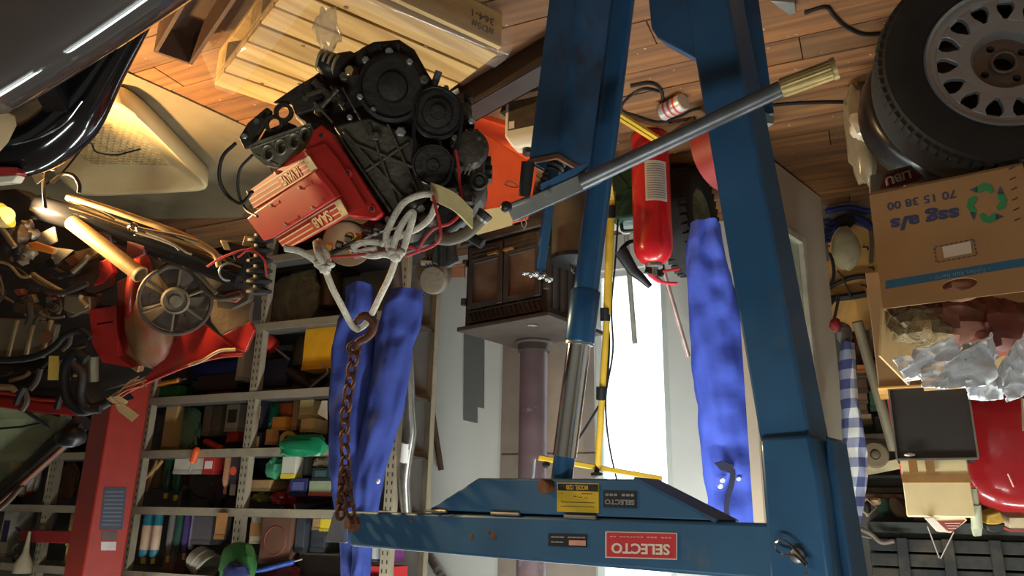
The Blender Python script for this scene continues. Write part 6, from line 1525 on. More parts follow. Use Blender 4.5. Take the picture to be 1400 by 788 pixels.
# shelf at 1.25
carton(196, 638, 224, 668, (122, 92, 62), 'brown offcut box beside the slotted post', b=3.40)
for k, (x0, y0, x1, y1) in enumerate(((196, 668, 222, 630), (200, 672, 214, 629), (192, 662, 222, 630))): solo('wood_offcut', MB().beam(PB(x0, y0, 3.36 - 0.024 * k), PB(x1, y1, 3.36 - 0.024 * k), 0.012, 0.012), cm((190, 142, 90)), ('long', 'steep', 'flat')[k] + ' pale wood offcut leaning by the slotted shelf post', 'offcut', GRP)
carton(232, 637, 286, 648, (206, 198, 180), 'long white open carton lying across the shelf', depth=0.10, b=3.30)
carton(271, 634, 290, 648, (196, 54, 46), 'red and white small carton beside the long white carton', patch=(222, 214, 200), b=3.27)
carton(232, 648, 244, 662, (128, 34, 40), 'small dark red packet under the white carton', snap=False, b=3.36)
vessel(220, 640, 233, 682, (26, 74, 44), 'dark green bottle with a yellow cap nearest the offcuts', form='bottle', nm='bottle', cat='bottle', cap=(206, 186, 60))
vessel(234, 640, 247, 685, (24, 82, 48), 'green bottle with a yellow cap leaning by the round disc', form='bottle', nm='bottle', cat='bottle', cap=(206, 186, 60))
dk_ = PB(260, 686, 3.36)
dsc = thing('brake_drum', 'large dark brake drum with a pale rim standing on the shelf', 'brake drum', W(ab(dk_)[0], 3.36, 1.25), GRP)
bdc = W(ab(dk_)[0], 3.46, 1.25 + 0.112); bax = (-BD - AD * 0.5 + ZD * 0.12).normalized()
ob('drum', MB().lathe(bdc, bax, [(0.09, -0.05), (0.105, -0.05), (0.105, 0.0), (0.095, 0.012), (0.02, 0.02)], 28), cm((66, 58, 54)), dsc)
ob('rim', MB().torus(bdc - bax * 0.03, bax, 0.103, 0.007, 30, 7), cm((150, 146, 140)), dsc)
bag(284, 640, 312, 704, (34, 34, 40), 'crumpled black plastic bag standing beside the brake drum', seed=7)
carton(309, 638, 326, 662, (70, 56, 60), 'dark carton with an orange oval sticker', b=3.31, extra=lambda o, g: ob('oval_sticker', MB().lathe(W((g['a'][0] + g['a'][1]) / 2, g['b'][0], (g['z'][0] + g['z'][1]) / 2), -BD, [(0.024, 0), (0.022, 0.0025)], 16), cm((238, 96, 58)), o) and solo('price_card', MB().box(W((g['a'][0] + g['a'][1]) / 2, g['b'][0] + 0.012, g['z'][1] + 0.029), (0.04, 0.002, 0.06), (AD, BD, ZD)), cm((206, 200, 188)), 'small white card above the orange sticker', 'card', GRP))
vessel(299, 646, 309, 676, (196, 140, 104), 'small tan bottle between black bag and dark carton', form='bottle', nm='bottle', cat='bottle', cap=(210, 150, 110), b=3.28)
vessel(300, 680, 322, 704, (110, 74, 54), 'brown cup standing behind the white card', form='tub', nm='cup', cat='cup', cap=(92, 62, 46), snap=False, b=3.40)
# shelf at 1.56
for k, (x0, x1) in enumerate(((190, 204), (205, 222))):
    vessel(x0, 719, x1, 772, (44, 120, 140), ('teal spray can with pale label right beside the slotted post', 'teal spray can with pale label next to the clear bottle')[k], band=(214, 178, 150), cap=(208, 190, 70), b=3.30)
vessel(226, 722, 236, 770, (120, 116, 110), 'clear bottle with a cream cap beside the teal cans', form='bottle', nm='bottle', cat='bottle', cap=(220, 186, 120))
vessel(236, 722, 247, 768, (46, 84, 70), 'dark green slim bottle between clear and purple bottles', form='bottle', nm='bottle', cat='bottle', cap=(60, 96, 80))
vessel(247, 722, 258, 766, (86, 62, 122), 'purple bottle with a pale cap on the upper shelf', form='bottle', nm='bottle', cat='bottle', cap=(190, 160, 130))
vessel(258, 722, 265, 756, (150, 144, 166), 'slim lavender tube beside the purple bottle', form='tube', nm='sealant_tube', cat='tube', cap=(150, 144, 166))
for (x0, y0, x1, y1, c_, l_) in ((228, 770, 248, 786, (176, 120, 110), 'pinkish box behind the bottle caps'), (246, 774, 262, 790, (140, 70, 78), 'dull red box behind the purple bottle')): carton(x0, 720, x1, y1, c_, l_, b=3.46)
tb0, tb1 = PB(262, 752, 3.30), PB(284, 775, 3.30)
tub = thing('white_bucket', 'white plastic bucket lying tilted on the upper shelf', 'bucket', tb0, GRP)
ob('bucket_wall', MB().lathe(PB(270, 762, 3.355), (tb1 - tb0), [(0.062, -0.01), (0.07, 0.0), (0.08, 0.10), (0.086, 0.102), (0.086, 0.112), (0.076, 0.112), (0.06, 0.01)], 24), cm((190, 184, 164)), tub)
ob('bucket_band', MB().torus(PB(270, 762, 3.355) + (tb1 - tb0).normalized() * 0.05, tb1 - tb0, 0.076, 0.003, 24, 6), cm((168, 160, 140)), tub)
carton(260, 720, 293, 745, (88, 80, 84), 'grey box under the white bucket', b=3.30)
carton(295, 701, 312, 738, (186, 130, 76), 'torn brown cardboard strip hanging over the shelf lip', b=3.234, depth=0.012, snap=False, nm='cardboard_strip', cat='cardboard', free=True)
bag(292, 742, 346, 800, (52, 104, 52), 'bright green sack with blue print hanging from the top shelf', seed=12, b=3.145, amp=0.25, snap=False, nm='green_sack', cat='sack', deep=0.05, free=True)
bag(298, 770, 334, 802, (52, 60, 104), 'blue cloth bundle on the green sack', seed=13, b=3.085, amp=0.3, snap=False, nm='blue_cloth', cat='cloth', deep=0.04, free=True)
# ---- bay behind the overalls: lower shelves
bag(364, 350, 442, 446, (128, 118, 90), 'large crumpled clear plastic bag below the yellow box', seed=21, amp=0.35, rough=0.15, alpha=0.7, deep=0.12, b=3.34, snap=False)
vessel(428, 372, 458, 420, (92, 62, 44), 'brown clay pot behind the crumpled plastic bag', form='tub', nm='clay_pot', cat='pot', cap=(80, 54, 40), snap=False, b=3.42)
carton(352, 330, 470, 352, (44, 38, 32), 'dark box on the lowest shelf under the plastic bag', depth=0.3, b=3.36)
carton(414, 442, 474, 504, (236, 168, 24), 'bright yellow tool case standing on the shelf', depth=0.20, b=3.30, nm='tool_case', cat='case', lid=(210, 148, 26))
vessel(386, 464, 412, 500, (70, 58, 44), 'brown glass jar between the red cup and yellow case', form='tub', nm='glass_jar', cat='jar', cap=(60, 50, 40))
rc0, rc1 = PB(378, 484, 3.36), PB(358, 466, 3.36)
fun = thing('red_funnel', 'red plastic cup on a steel rod lying on the shelf', 'funnel', rc0, GRP)
ob('cup', MB().lathe(PB(373, 474, 3.36), (rc1 - rc0), [(0.030, -0.02), (0.046, 0.0), (0.05, 0.05), (0.046, 0.052), (0.03, 0.0)], 20), cm((196, 44, 34)), fun)
ob('rod', MB().tube([PB(372, 473, 3.36), PB(396, 492, 3.36)], 0.007, 8), m_steel, fun)
solo('angle_drill', MB().tube(spline([PB(396, 508, 3.44), PB(412, 520, 3.44), PB(428, 530, 3.44), PB(446, 518, 3.44)], 5), [0.03] * 8 + [0.022] * 8, 12), cm((54, 40, 32)), 'dark brown power tool lying angled on the shelf', 'power tool', GRP)
solo('wire_hook', MB().tube(spline([PB(420, 534, 3.290), PB(436, 520, 3.290), PB(448, 508, 3.290), PB(440, 498, 3.290)], 5), 0.006, 7), m_steel, 'bent steel wire hook beside the dark power tool', 'hook', GRP)
carton(352, 500, 400, 528, (58, 62, 84), 'dark slate blue box under the red funnel', b=3.44, snap=False)
vessel(352, 462, 372, 490, (84, 62, 46), 'brown tin behind the red funnel', form='tub', nm='brown_tin', cat='tin', cap=(70, 52, 40), b=3.40)
tbp = [PB(350, 535, 3.52), PB(450, 524, 3.52)]
solo('cardboard_tube', MB().tube(tbp, 0.032, 14), cm((146, 116, 84)), 'long tan cardboard tube lying under the shelf', 'tube', GRP)
# shelf at 0.945
for k, (y0, y1) in enumerate(((564, 586), (586, 621))): carton(341, y0, 359, y1, (40, 38, 62), ('dark blue box with a white yellow label, lower of two by the post', 'dark blue box with a white yellow label, upper of two by the post')[k], patch=(226, 214, 150), snap=(k == 0), b=3.29, depth=0.12)
bag(352, 562, 372, 592, (22, 128, 88), 'small green plastic bag between blue and orange boxes', seed=31, b=3.32)
for (x0, y0, x1, y1, c_, l_, b_) in ((376, 555, 399, 572, (232, 120, 52), 'deep orange carton at the back of the pile', 3.40), (371, 571, 393, 590, (240, 160, 66), 'light orange carton in the middle of the pile', 3.34), (362, 589, 386, 608, (222, 160, 92), 'tan open carton on top of the orange pile', 3.30), (408, 555, 428, 573, (206, 176, 116), 'cream carton with a small figure print', 3.34), (410, 573, 431, 591, (212, 182, 120), 'plain cream carton stacked on the printed one', 3.32), (400, 552, 409, 588, (170, 136, 86), 'tan upright strip carton between orange and cream', 3.36), (431, 552, 448, 590, (84, 66, 48), 'dark brown carton beside the cream cartons', 3.44)):
    carton(x0, y0, x1, y1, c_, l_, b=b_, depth=0.12, snap=(y0 < 560))
yr = PB(396, 601, 3.38)
yl = thing('tape_roll', 'yellowed roll of tape lying on the orange cartons', 'tape roll', yr - ZD * 0.04, GRP)
ob('roll', MB().ring(yr, (-BD - AD * 0.4 + ZD * 0.1).normalized(), [(0.022, -0.03), (0.045, -0.03), (0.045, 0.03), (0.022, 0.03)], 24), cm((206, 184, 96)), yl)
ob('core', MB().ring(yr, (-BD - AD * 0.4 + ZD * 0.1).normalized(), [(0.019, -0.031), (0.023, -0.031), (0.023, 0.031), (0.019, 0.031)], 20), cm((150, 130, 70)), yl)
bag(374, 594, 450, 624, (24, 128, 84), 'long green plastic sheet bundle over the shelf lip', seed=33, amp=0.4, b=3.195, snap=False, deep=0.022, nm='green_sheet', cat='plastic sheet', free=True)
solo('paper_sheet', MB().prism([PB(434, 566, 3.27), PB(440, 548, 3.27), PB(447, 548, 3.27), PB(447, 574, 3.27)], BD * 0.003), cm((220, 206, 180)), 'white folded paper beside the cream cartons', 'paper', GRP)
# shelf at 1.25
bag(354, 632, 378, 656, (66, 140, 100), 'round pale green bag with cream paper on the shelf', seed=41, b=3.28)
carton(381, 634, 403, 654, (206, 198, 178), 'white carton with a yellow top stripe', lid=(222, 196, 60), b=3.28)
vessel(404, 631, 423, 651, (112, 112, 100), 'grey tin can lying behind the dark green box', form='tub', nm='tin_can', cat='tin', cap=(96, 96, 86))
bag(424, 628, 448, 641, (206, 186, 146), 'crumpled cream cloth on the dark green box', seed=43, b=3.34)
carton(421, 641, 448, 657, (30, 52, 52), 'dark green box with white print beside the overalls', snap=False, b=3.27, patch=(64, 84, 84))
carton(337, 650, 372, 672, (162, 128, 86), 'tan cardboard box lying by the slotted post', snap=False, b=3.29)
carton(388, 656, 416, 681, (42, 46, 96), 'navy blue box with white speckles', snap=False, b=3.26, patch=(84, 88, 134))
carton(416, 660, 450, 678, (150, 158, 126), 'pale green and grey box with a red stripe', snap=False, b=3.27, lid=(206, 96, 82))
bag(337, 672, 362, 687, (132, 126, 48), 'olive yellow packet above the tan box', seed=45, snap=False, b=3.30)
bag(366, 674, 390, 692, (150, 32, 40), 'crumpled red packet beside the olive packet', seed=46, snap=False, b=3.31)
bag(388, 680, 402, 694, (160, 28, 36), 'small red packet behind the torch', seed=47, snap=False, b=3.33)
t0, t1 = PB(404, 697, 3.30), PB(452, 686, 3.42)
to = thing('hand_torch', 'black hand torch with a bright lens lying on the shelf', 'torch', t0, GRP)
td = t1 - t0
ob('torch_body', MB().lathe(t0, td, [(0.036, 0.0), (0.036, 0.03), (0.024, 0.06), (0.022, td.length)], 18), cm((30, 28, 26)), to)
ob('torch_lens', MB().lathe(t0, -td, [(0.03, 0.0), (0.026, 0.006), (0.01, 0.009)], 18), M('torch_glass', (236, 206, 150), 0.1, metal=0.6), to)
carton(345, 640, 450, 650, (60, 54, 50), 'dark board lying at the back of the shelf', b=3.5)
# shelf at 1.56
vessel(337, 719, 354, 744, (206, 190, 160), 'white paint tin with an orange band by the post', form='tub', nm='paint_tin', cat='tin', band=(206, 140, 84), cap=(190, 170, 140))
carton(354, 720, 402, 772, (110, 74, 58), 'brown carton with a red ring printed on its front', b=3.30, extra=lambda o, g: ob('ring_emblem', MB().torus(W((g['a'][0] + g['a'][1]) / 2, g['b'][0], (g['z'][0] + g['z'][1]) / 2), BD, min(0.07, (g['z'][1] - g['z'][0]) * 0.42), 0.003, 26, 6), cm((142, 66, 54)), o))
for (x0, y0, x1, y1, c_, l_) in ((404, 720, 418, 756, (56, 60, 66), 'dark grey slim box beside the brown carton'), (419, 720, 446, 756, (48, 50, 54), 'black box with a silver edge on the upper shelf'), (398, 757, 470, 790, (92, 86, 80), 'wide grey case on the top of the boxes')): carton(x0, y0, x1, y1, c_, l_, b=3.32, snap=(y0 < 740))
carton(429, 718, 446, 727, (222, 190, 44), 'small yellow box under the black box', b=3.26)
carton(418, 716, 430, 725, (160, 124, 78), 'small tan block beside the yellow box', b=3.25)
bag(350, 772, 404, 800, (150, 52, 48), 'red cloth bundle on top of the brown carton', seed=51, snap=False, b=3.26, nm='red_cloth', cat='cloth')
stick(350, 782, 402, 768, 4, (44, 74, 150), 'blue handled chisel lying on the red cloth', b=3.28)
vessel(497, 722, 506, 776, (226, 138, 60), 'orange and white sealant tube above the boom', form='tube', nm='sealant_tube', cat='tube', cap=(220, 216, 208), b=3.30)
vessel(508, 722, 520, 774, (196, 196, 198), 'plain pale grey sealant tube above the boom', form='tube', nm='sealant_tube', cat='tube', cap=(60, 60, 62), b=3.30)
carton(525, 722, 534, 770, (120, 50, 120), 'slim purple carton above the boom', b=3.30)
carton(496, 775, 534, 800, (206, 44, 50), 'red box lying across the tubes above the boom', b=3.27, snap=False)
# ---- far left bay beyond the lift column
for k, (x0, x1, y1, c_, cp) in enumerate(((28, 36, 684, (206, 196, 176), (170, 60, 60)), (37, 46, 678, (214, 206, 190), (206, 44, 40)), (48, 54, 676, (150, 140, 124), (120, 110, 100)), (62, 71, 692, (226, 214, 176), (230, 206, 60)))):
    vessel(x0, 646, x1, y1, c_, ('white sealant tube with a dull red nozzle cap', 'white sealant tube with a bright red cap', 'grey sealant tube beside the red capped one', 'cream and yellow sealant tube by the far post')[k], form='tube', nm='sealant_tube', cat='tube', cap=cp, b=3.30)
bag(74, 648, 106, 684, (122, 80, 48), 'brown leather pouch beside the lift column', seed=61, nm='leather_pouch', cat='pouch', rough=0.6)
vessel(80, 676, 96, 702, (40, 42, 38), 'dark jar above the leather pouch', form='tub', nm='glass_jar', cat='jar', cap=(34, 34, 32), snap=False, b=3.42)
carton(8, 650, 27, 676, (206, 110, 62), 'orange carton partly behind the windscreen pillar', b=3.36)
carton(-20, 650, 8, 700, (70, 58, 46), 'dark carton behind the windscreen pillar', b=3.42)
carton(0, 719, 18, 762, (206, 196, 176), 'white carton with a navy strip on the far shelf', patch=(52, 48, 92))
solo('coil_hose', MB().tube(spline([PB(22 + 4 * math.sin(k * 1.2), 722 + k * 3, 3.30 + 0.02 * math.cos(k * 1.2)) for k in range(20)], 4), 0.007, 7), cm((112, 106, 92)), 'coiled grey hose hanging beside the white carton', 'hose', GRP)
solo('red_bar', MB().beam(PB(30, 733, 3.235), PB(104, 735, 3.235), 0.03, 0.07), cm((158, 40, 36)), 'red steel bar lying along the far shelf front', 'bar', GRP, bevel=0.004)
carton(92, 719, 108, 747, (222, 188, 116), 'cream carton standing beside the lift column', b=3.30)
carton(88, 748, 107, 772, (226, 190, 110), 'yellowish carton stacked on the cream one', b=3.30, snap=False)
fn = PB(38, 742, 3.165)
solo('cloth_funnel', MB().lathe(fn, ZD, [(0.008, -0.06), (0.012, 0.0), (0.02, 0.06), (0.05, 0.12), (0.052, 0.17)], 18), cm((196, 182, 150)), 'pale funnel hanging in front of the far shelf', 'funnel', GRP)
for k in range(3): vessel(46 + k * 9, 719, 54 + k * 9, 750 - 6 * k, ((150, 110, 90), (120, 112, 104), (92, 84, 78))[k], ('rusty brown tin', 'grey tin', 'dark grey tin')[k] + ' behind the red bar on the far shelf', form='tub', nm='small_tin', cat='tin', cap=(130, 120, 110), b=3.40)
vessel(62, 606, 74, 622, (222, 150, 90), 'small orange glass lamp below the far tubes', form='tub', nm='glass_cup', cat='cup', cap=(206, 140, 84), snap=False, b=3.42)
carton(80, 568, 108, 636, (52, 44, 38), 'tall dark box between mirror and lift column', b=3.40, depth=0.25)
carton(30, 566, 76, 604, (60, 52, 44), 'wide dark box behind the windscreen', b=3.34, depth=0.2)

pack(); build_goods()
# ================================================================= right side: wheels, bench and boxes
m_alloy = M('alloy_silver', (168, 168, 170), 0.4, metal=0.5, var=0.05)
wc = P(1366, 88, 2.15); RW = 0.322; wc.z = RW + 0.004
wax = V((0.30, -0.95, 0.06)).normalized()
wh = thing('alloy_wheel', 'car wheel with a silver fifteen hole alloy rim standing on the floor', 'wheel', V((wc.x, wc.y, 0)))
ob('tyre', MB().ring(wc, wax, tyre_prof(RW, 0.200, 0.19), 56), m_tyre, wh)
u_, w_ = perp(wax)
for k in range(72):
    a = 2 * math.pi * k / 72; dr_ = u_ * math.cos(a) + w_ * math.sin(a); tg = wax.cross(dr_)
    for s_ in (1,):
        ob('tread_block', MB().box(wc + dr_ * (RW - 0.006) + wax * (s_ * 0.066), (0.012, 2 * math.pi * RW / 72 * 0.62, 0.030), (dr_, tg, (wax + dr_ * -0.25).normalized())), m_tyre, wh)
ob('rim_lip', MB().ring(wc, wax, [(0.203, 0.02), (0.206, 0.075), (0.200, 0.083), (0.192, 0.078), (0.190, 0.06), (0.188, 0.02)], 60), m_alloy, wh)
ob('rim_barrel', MB().ring(wc, wax, [(0.200, -0.07), (0.203, 0.03), (0.190, 0.03), (0.186, -0.07)], 48), M('barrel_dark', (62, 56, 50), 0.45, metal=0.5), wh)
ob('inner_disc', MB().lathe(wc - wax * 0.04, wax, [(0.186, 0), (0.186, 0.004)], 40), M('inner_steel', (92, 78, 66), 0.5, metal=0.4, var=0.3), wh)
NS = 15
disc_in = [(0.072, 0.030), (0.10, 0.052), (0.112, 0.056)]
ob('rim_outer_ring', MB().ring(wc, wax, [(0.192, 0.066), (0.178, 0.066), (0.168, 0.060), (0.168, 0.048), (0.192, 0.05)], 60), m_alloy, wh)
ob('rim_center_disc', MB().ring(wc, wax, [(0.118, 0.062), (0.086, 0.060), (0.074, 0.040), (0.074, 0.028), (0.112, 0.040), (0.120, 0.050)], 60), m_alloy, wh)
for k in range(NS):
    a = 2 * math.pi * k / NS; dr_ = u_ * math.cos(a) + w_ * math.sin(a); tg = wax.cross(dr_)
    rings = []
    for (r, hw, h0_, h1_) in ((0.112, 0.0235, 0.046, 0.062), (0.125, 0.019, 0.048, 0.065), (0.142, 0.0120, 0.048, 0.066), (0.158, 0.0125, 0.048, 0.066), (0.172, 0.024, 0.048, 0.066)):
        c_ = wc + dr_ * r
        rings.append([c_ - tg * hw + wax * h0_, c_ + tg * hw + wax * h0_, c_ + tg * hw * 0.9 + wax * h1_, c_ - tg * hw * 0.9 + wax * h1_])
    ob('spoke', MB().loft(rings), m_alloy, wh, bevel=0.002)
hubm = M('hub_steel', (120, 104, 92), 0.45, metal=0.6, var=0.2, scale=20)
hubr = ob('hub_recess', MB().ring(wc + wax * 0.020, wax, [(0.080, -0.012), (0.080, 0), (0.078, 0.010), (0.06, 0.012), (0.027, 0.011), (0.027, -0.012)], 32), hubm, wh)
ob('hub_bore', MB().ring(wc + wax * 0.030, wax, [(0.024, 0), (0.033, 0), (0.034, 0.012), (0.030, 0.014), (0.026, 0.012)], 28), hubm, wh)
for k in range(4):
    a = k * math.pi / 2 + 0.5; dr_ = u_ * math.cos(a) + w_ * math.sin(a)
    cut(hubr, MB().tube([wc + wax * 0.0 + dr_ * 0.054, wc + wax * 0.05 + dr_ * 0.054], 0.0105, 14))
# second, black wheel behind it
w2 = P(1296, 128, 2.47); R2 = 0.265; w2.z = R2
wax2 = V((0.20, -0.98, 0.0)).normalized()
wb = thing('winter_tyre', 'glossy black tyre with black rim standing behind the silver wheel', 'tyre', V((w2.x, w2.y, 0)))
ob('tyre', MB().ring(w2, wax2, tyre_prof(R2, 0.17, 0.16), 48), M('glossy_tyre', (24, 22, 22), 0.3, var=0.2), wb)
ob('rim', MB().lathe(w2, wax2, [(0.17, -0.05), (0.17, 0.06), (0.155, 0.05), (0.12, 0.03), (0.04, 0.035)], 32), M('black_rim', (28, 26, 26), 0.35, metal=0.3), wb)
# grey plastic bag with a red label hanging beside the wheels
bgp = floor_under(P(1180, 205, 2.74))
pb_ = thing('plastic_sack_with_label', 'grey clear plastic sack with a red printed label beside the wheels', 'sack', bgp)
ztop = P(1190, 262, 2.74).z
ball = MB().ball(bgp + ZD * (ztop / 2), (0.048, 0.06, ztop / 2 * 0.98), ((RT.x and V((RT.x, RT.y, 0)).normalized()), V((FW.x, FW.y, 0)).normalized(), ZD), 20, 0.28, 17)
for p in ball.v: p.z = max(p.z, 0.001)
ob('sack', ball, M('sack_film', (140, 128, 104), 0.2, alpha=0.85, var=0.15), pb_, ang=35)
ob('sack_neck', MB().ball(P(1180, 172, 2.68), (0.045, 0.04, 0.05), None, 14, 0.4, 5), M('sack_white', (196, 184, 160), 0.25, var=0.1), pb_, ang=35)
def G(x, y, k=0): return P(x, y, 2.345 - k)
lbl = ob('red_label', MB().prism([G(1203, 259), G(1210, 240), G(1240, 230), G(1262, 240), G(1252, 248)], FW * 0.003), M('label_dark_red', (126, 44, 32), 0.4), pb_)
text('lettering', 'LIBU', G(1228, 243, 0.002), G(1212, 248) - G(1246, 237), G(1230, 252) - G(1226, 236), (G(1212, 248) - G(1246, 237)).length, pxm(11, 2.42), M('label_text', (226, 206, 186), 0.5), lbl, 0.03, 0.0006)
ob('label_backing', MB().prism([G(1190, 240, -0.005), G(1245, 226, -0.005), G(1268, 246, -0.005), G(1190, 264, -0.005)], FW * 0.008), MATS['sack_film'], pb_)

# ---- low bench that carries the boxes
m_bench = wood_mat('bench_wood', (92, 66, 42), (132, 98, 62), AD)
bz = 0.665
b0_ = P(1240, 300, 2.60); bn = thing('work_bench', 'rough brown wooden bench behind the wheels carrying the boxes', 'bench', V((b0_.x, b0_.y, 0)))
ba, bb2 = ab(b0_)
aL, aR = ba + 0.02, ba - 1.0
for k in range(4): ob('top_plank', MB().rbox(aR, aL, bb2 + 0.0 + k * 0.19, bb2 + 0.186 + k * 0.19, bz - 0.04, bz), m_bench, bn, bevel=0.003)
for a in (aL - 0.06, aR + 0.06):
    for b_ in (bb2 + 0.08, bb2 + 0.68): ob('leg', MB().rbox(a - 0.03, a + 0.03, b_ - 0.03, b_ + 0.03, 0, bz - 0.04), m_bench, bn, bevel=0.003)
ob('rail', MB().rbox(aR, aL, bb2 + 0.06, bb2 + 0.10, bz - 0.14, bz - 0.04), m_bench, bn)
# ---- printed moving box
m_card = M('moving_box_card', (160, 126, 88), 0.8, var=0.07, scale=8, dirt=(150, 110, 70), damt=0.3)
m_cardl = M('card_inside', (196, 164, 112), 0.8, var=0.06)
xL, xR = P(1188, 264, 2.17), P(1384, 224, 2.10)
xR.z = xL.z
# sit it on the tyre and the bench
zb = 0.655
def at_z(p, x, y):
    return PZ(x, y, zb)
xL, xR = PZ(1188, 265, zb), PZ(1385, 225, zb)
mvx = (xR - xL); mvx.z = 0; mw_ = mvx.length; mvx.normalize(); mvn = ZD.cross(mvx)
if mvn.dot(CAM - xL) < 0: mvn = -mvn
MH = P(1213, 433, dep(xL) - 0.02).z - zb
MWD = mw_ * 1.06; MDP = 0.52
def BX(s, n, z): return V((xL.x, xL.y, zb)) + mvx * s - mvn * n + ZD * z
mbx = thing('moving_box', 'open cardboard moving box printed with blue lettering and green arrows', 'moving box', BX(MWD / 2, MDP / 2, 0))
def bxx(s0, s1, n0, n1, z0, z1): return (BX((s0 + s1) / 2, (n0 + n1) / 2, (z0 + z1) / 2), (abs(s1 - s0), abs(n1 - n0), abs(z1 - z0)), (mvx, -mvn, ZD))
front = ob('front_panel', MB().box(*bxx(0, MWD, 0, 0.006, 0, MH)), m_card, mbx)
ob('back_panel', MB().box(*bxx(0, MWD, MDP - 0.006, MDP, 0, MH)), m_card, mbx)
ob('side_panel', MB().box(*bxx(0, 0.006, 0.006, MDP - 0.006, 0, MH)), m_card, mbx)
ob('side_panel', MB().box(*bxx(MWD - 0.006, MWD, 0.006, MDP - 0.006, 0, MH)), m_card, mbx)
ob('bottom_panel', MB().box(*bxx(0, MWD, 0, MDP, 0, 0.006)), m_card, mbx)
f0, f1 = BX(0, 0.03, MH), BX(0, MDP - 0.02, MH)
q0_, q1_ = P(1190, 352, dep(f0) + 0.02), P(1215, 482, dep(f0))
ob('side_flap', MB().prism([BX(0.0, 0.0, MH - 0.003), BX(0.0, MDP, MH - 0.003), BX(-0.03, MDP - 0.03, MH + 0.13), BX(-0.025, 0.03, MH + 0.12)], -mvx * 0.005), m_cardl, mbx)
ob('rear_flap', MB().prism([BX(0, MDP, MH), BX(MWD, MDP, MH), BX(MWD, MDP + 0.04, MH + 0.14), BX(0, MDP + 0.04, MH + 0.14)], -mvn * 0.005), m_cardl, mbx)
m_pblue = M('print_blue', (58, 66, 110), 0.8, var=0.1); m_pgreen = M('print_green', (52, 140, 92), 0.8, var=0.1); m_pdk = M('print_slate_blue', (70, 80, 104), 0.8); m_band = M('print_band', (44, 100, 140), 0.75, var=0.06)
# paint positions in the front panel: image position -> panel plane
fpl = BX(0, -0.0008, 0)
def FP(x, y): return PN(x, y, fpl, mvn)
def word(nm, body, x0, y0, x1, y1, mat, off=0.02, hpx=None):
    a_, b_ = FP(x0, y0), FP(x1, y1)      # from first to last letter (picture is upside down)
    xd = b_ - a_; up = ZD - xd.normalized() * ZD.dot(xd.normalized())
    return text(nm, body, (a_ + b_) / 2, xd, up, xd.length, pxm(hpx, dep(a_)), mat, front, off, 0.0004)
word('lettering', 'ssg a/s', 1311, 290, 1217, 306, m_pblue, 0.035, 26)
word('lettering', '70 15 38 00', 1307, 265, 1213, 283, m_pblue, 0.012, 12)
bandp = [FP(1211, 384), FP(1211, 395), FP(1412, 362), FP(1412, 351)]
bnd = ob('blue_band', MB().prism(bandp, mvn * 0.0006), m_band, front)
text('lettering', '- Fyldes kun hertil -', FP(1312, 374) + mvn * 0.0014, FP(1270, 380) - FP(1352, 367), ZD, (FP(1270, 380) - FP(1352, 367)).length, pxm(8, 2.1), M('print_pale', (120, 150, 172), 0.8), front, 0.0, 0.0003)
# recycling style diamond of arrows
cx, cy = 1349, 278
def rot(px, k):
    a = math.radians(90 * k - 10); x, y = px
    return (cx + x * math.cos(a) - y * math.sin(a), cy + x * math.sin(a) + y * math.cos(a))
for k in range(4):
    ob('green_arrow', MB().prism([FP(*rot(q, k)) for q in ((-10, -24), (0, -28), (10, -24), (13, -14), (8, -12), (0, -19), (-6, -15), (-13, -20))], mvn * 0.0005), m_pgreen, front)
    ob('arrow_tip', MB().prism([FP(*rot(q, k)) for q in ((16, -10), (22, -20), (25, -8))], mvn * 0.0005), m_pdk, front)
ob('white_sticker', MB().prism([FP(1288, 338), FP(1327, 330), FP(1329, 346), FP(1291, 353)], mvn * 0.0008), M('sticker_white', (208, 200, 188), 0.7, var=0.05), front)
def dashes(p0, p1, n):
    for i in range(n):
        t0_, t1_ = (i + 0.2) / n, (i + 0.8) / n
        a_ = FP(p0[0] + (p1[0] - p0[0]) * t0_, p0[1] + (p1[1] - p0[1]) * t0_); b_ = FP(p0[0] + (p1[0] - p0[0]) * t1_, p0[1] + (p1[1] - p0[1]) * t1_)
        ob('print_dash', MB().beam(a_, b_, 0.001, 0.0024, ZD), m_pblue, front)
for p0, p1, n in (((1277, 338), (1331, 327), 8), ((1331, 327), (1335, 349), 4), ((1335, 349), (1280, 359), 8), ((1280, 359), (1277, 338), 4)): dashes(p0, p1, n)
hole = [FP(1312 + 24 * math.cos(2 * math.pi * k / 18) + 0, 389 - 3.2 * math.cos(2 * math.pi * k / 18) + 9 * math.sin(2 * math.pi * k / 18)) for k in range(18)]
cut(front, MB().prism([p + mvn * 0.02 for p in hole], -mvn * 0.06))
solo('pink_cloth', MB().ball(FP(1308, 390) - mvn * 0.055, (0.05, 0.035, 0.03), (mvx, mvn, ZD), 14, 0.35, 4), M('pink_fabric', (186, 130, 104), 0.8), 'pinkish cloth showing through the hand hole of the moving box', 'cloth', ang=50)
for k in range(6): ob('edge_cut', MB().beam(FP(1379 + k * 1.6, 232 + k * 14), FP(1387 + k * 1.6, 228 + k * 14), 0.001, 0.0026, ZD), M('cut_dark', (84, 58, 38), 0.8), front)
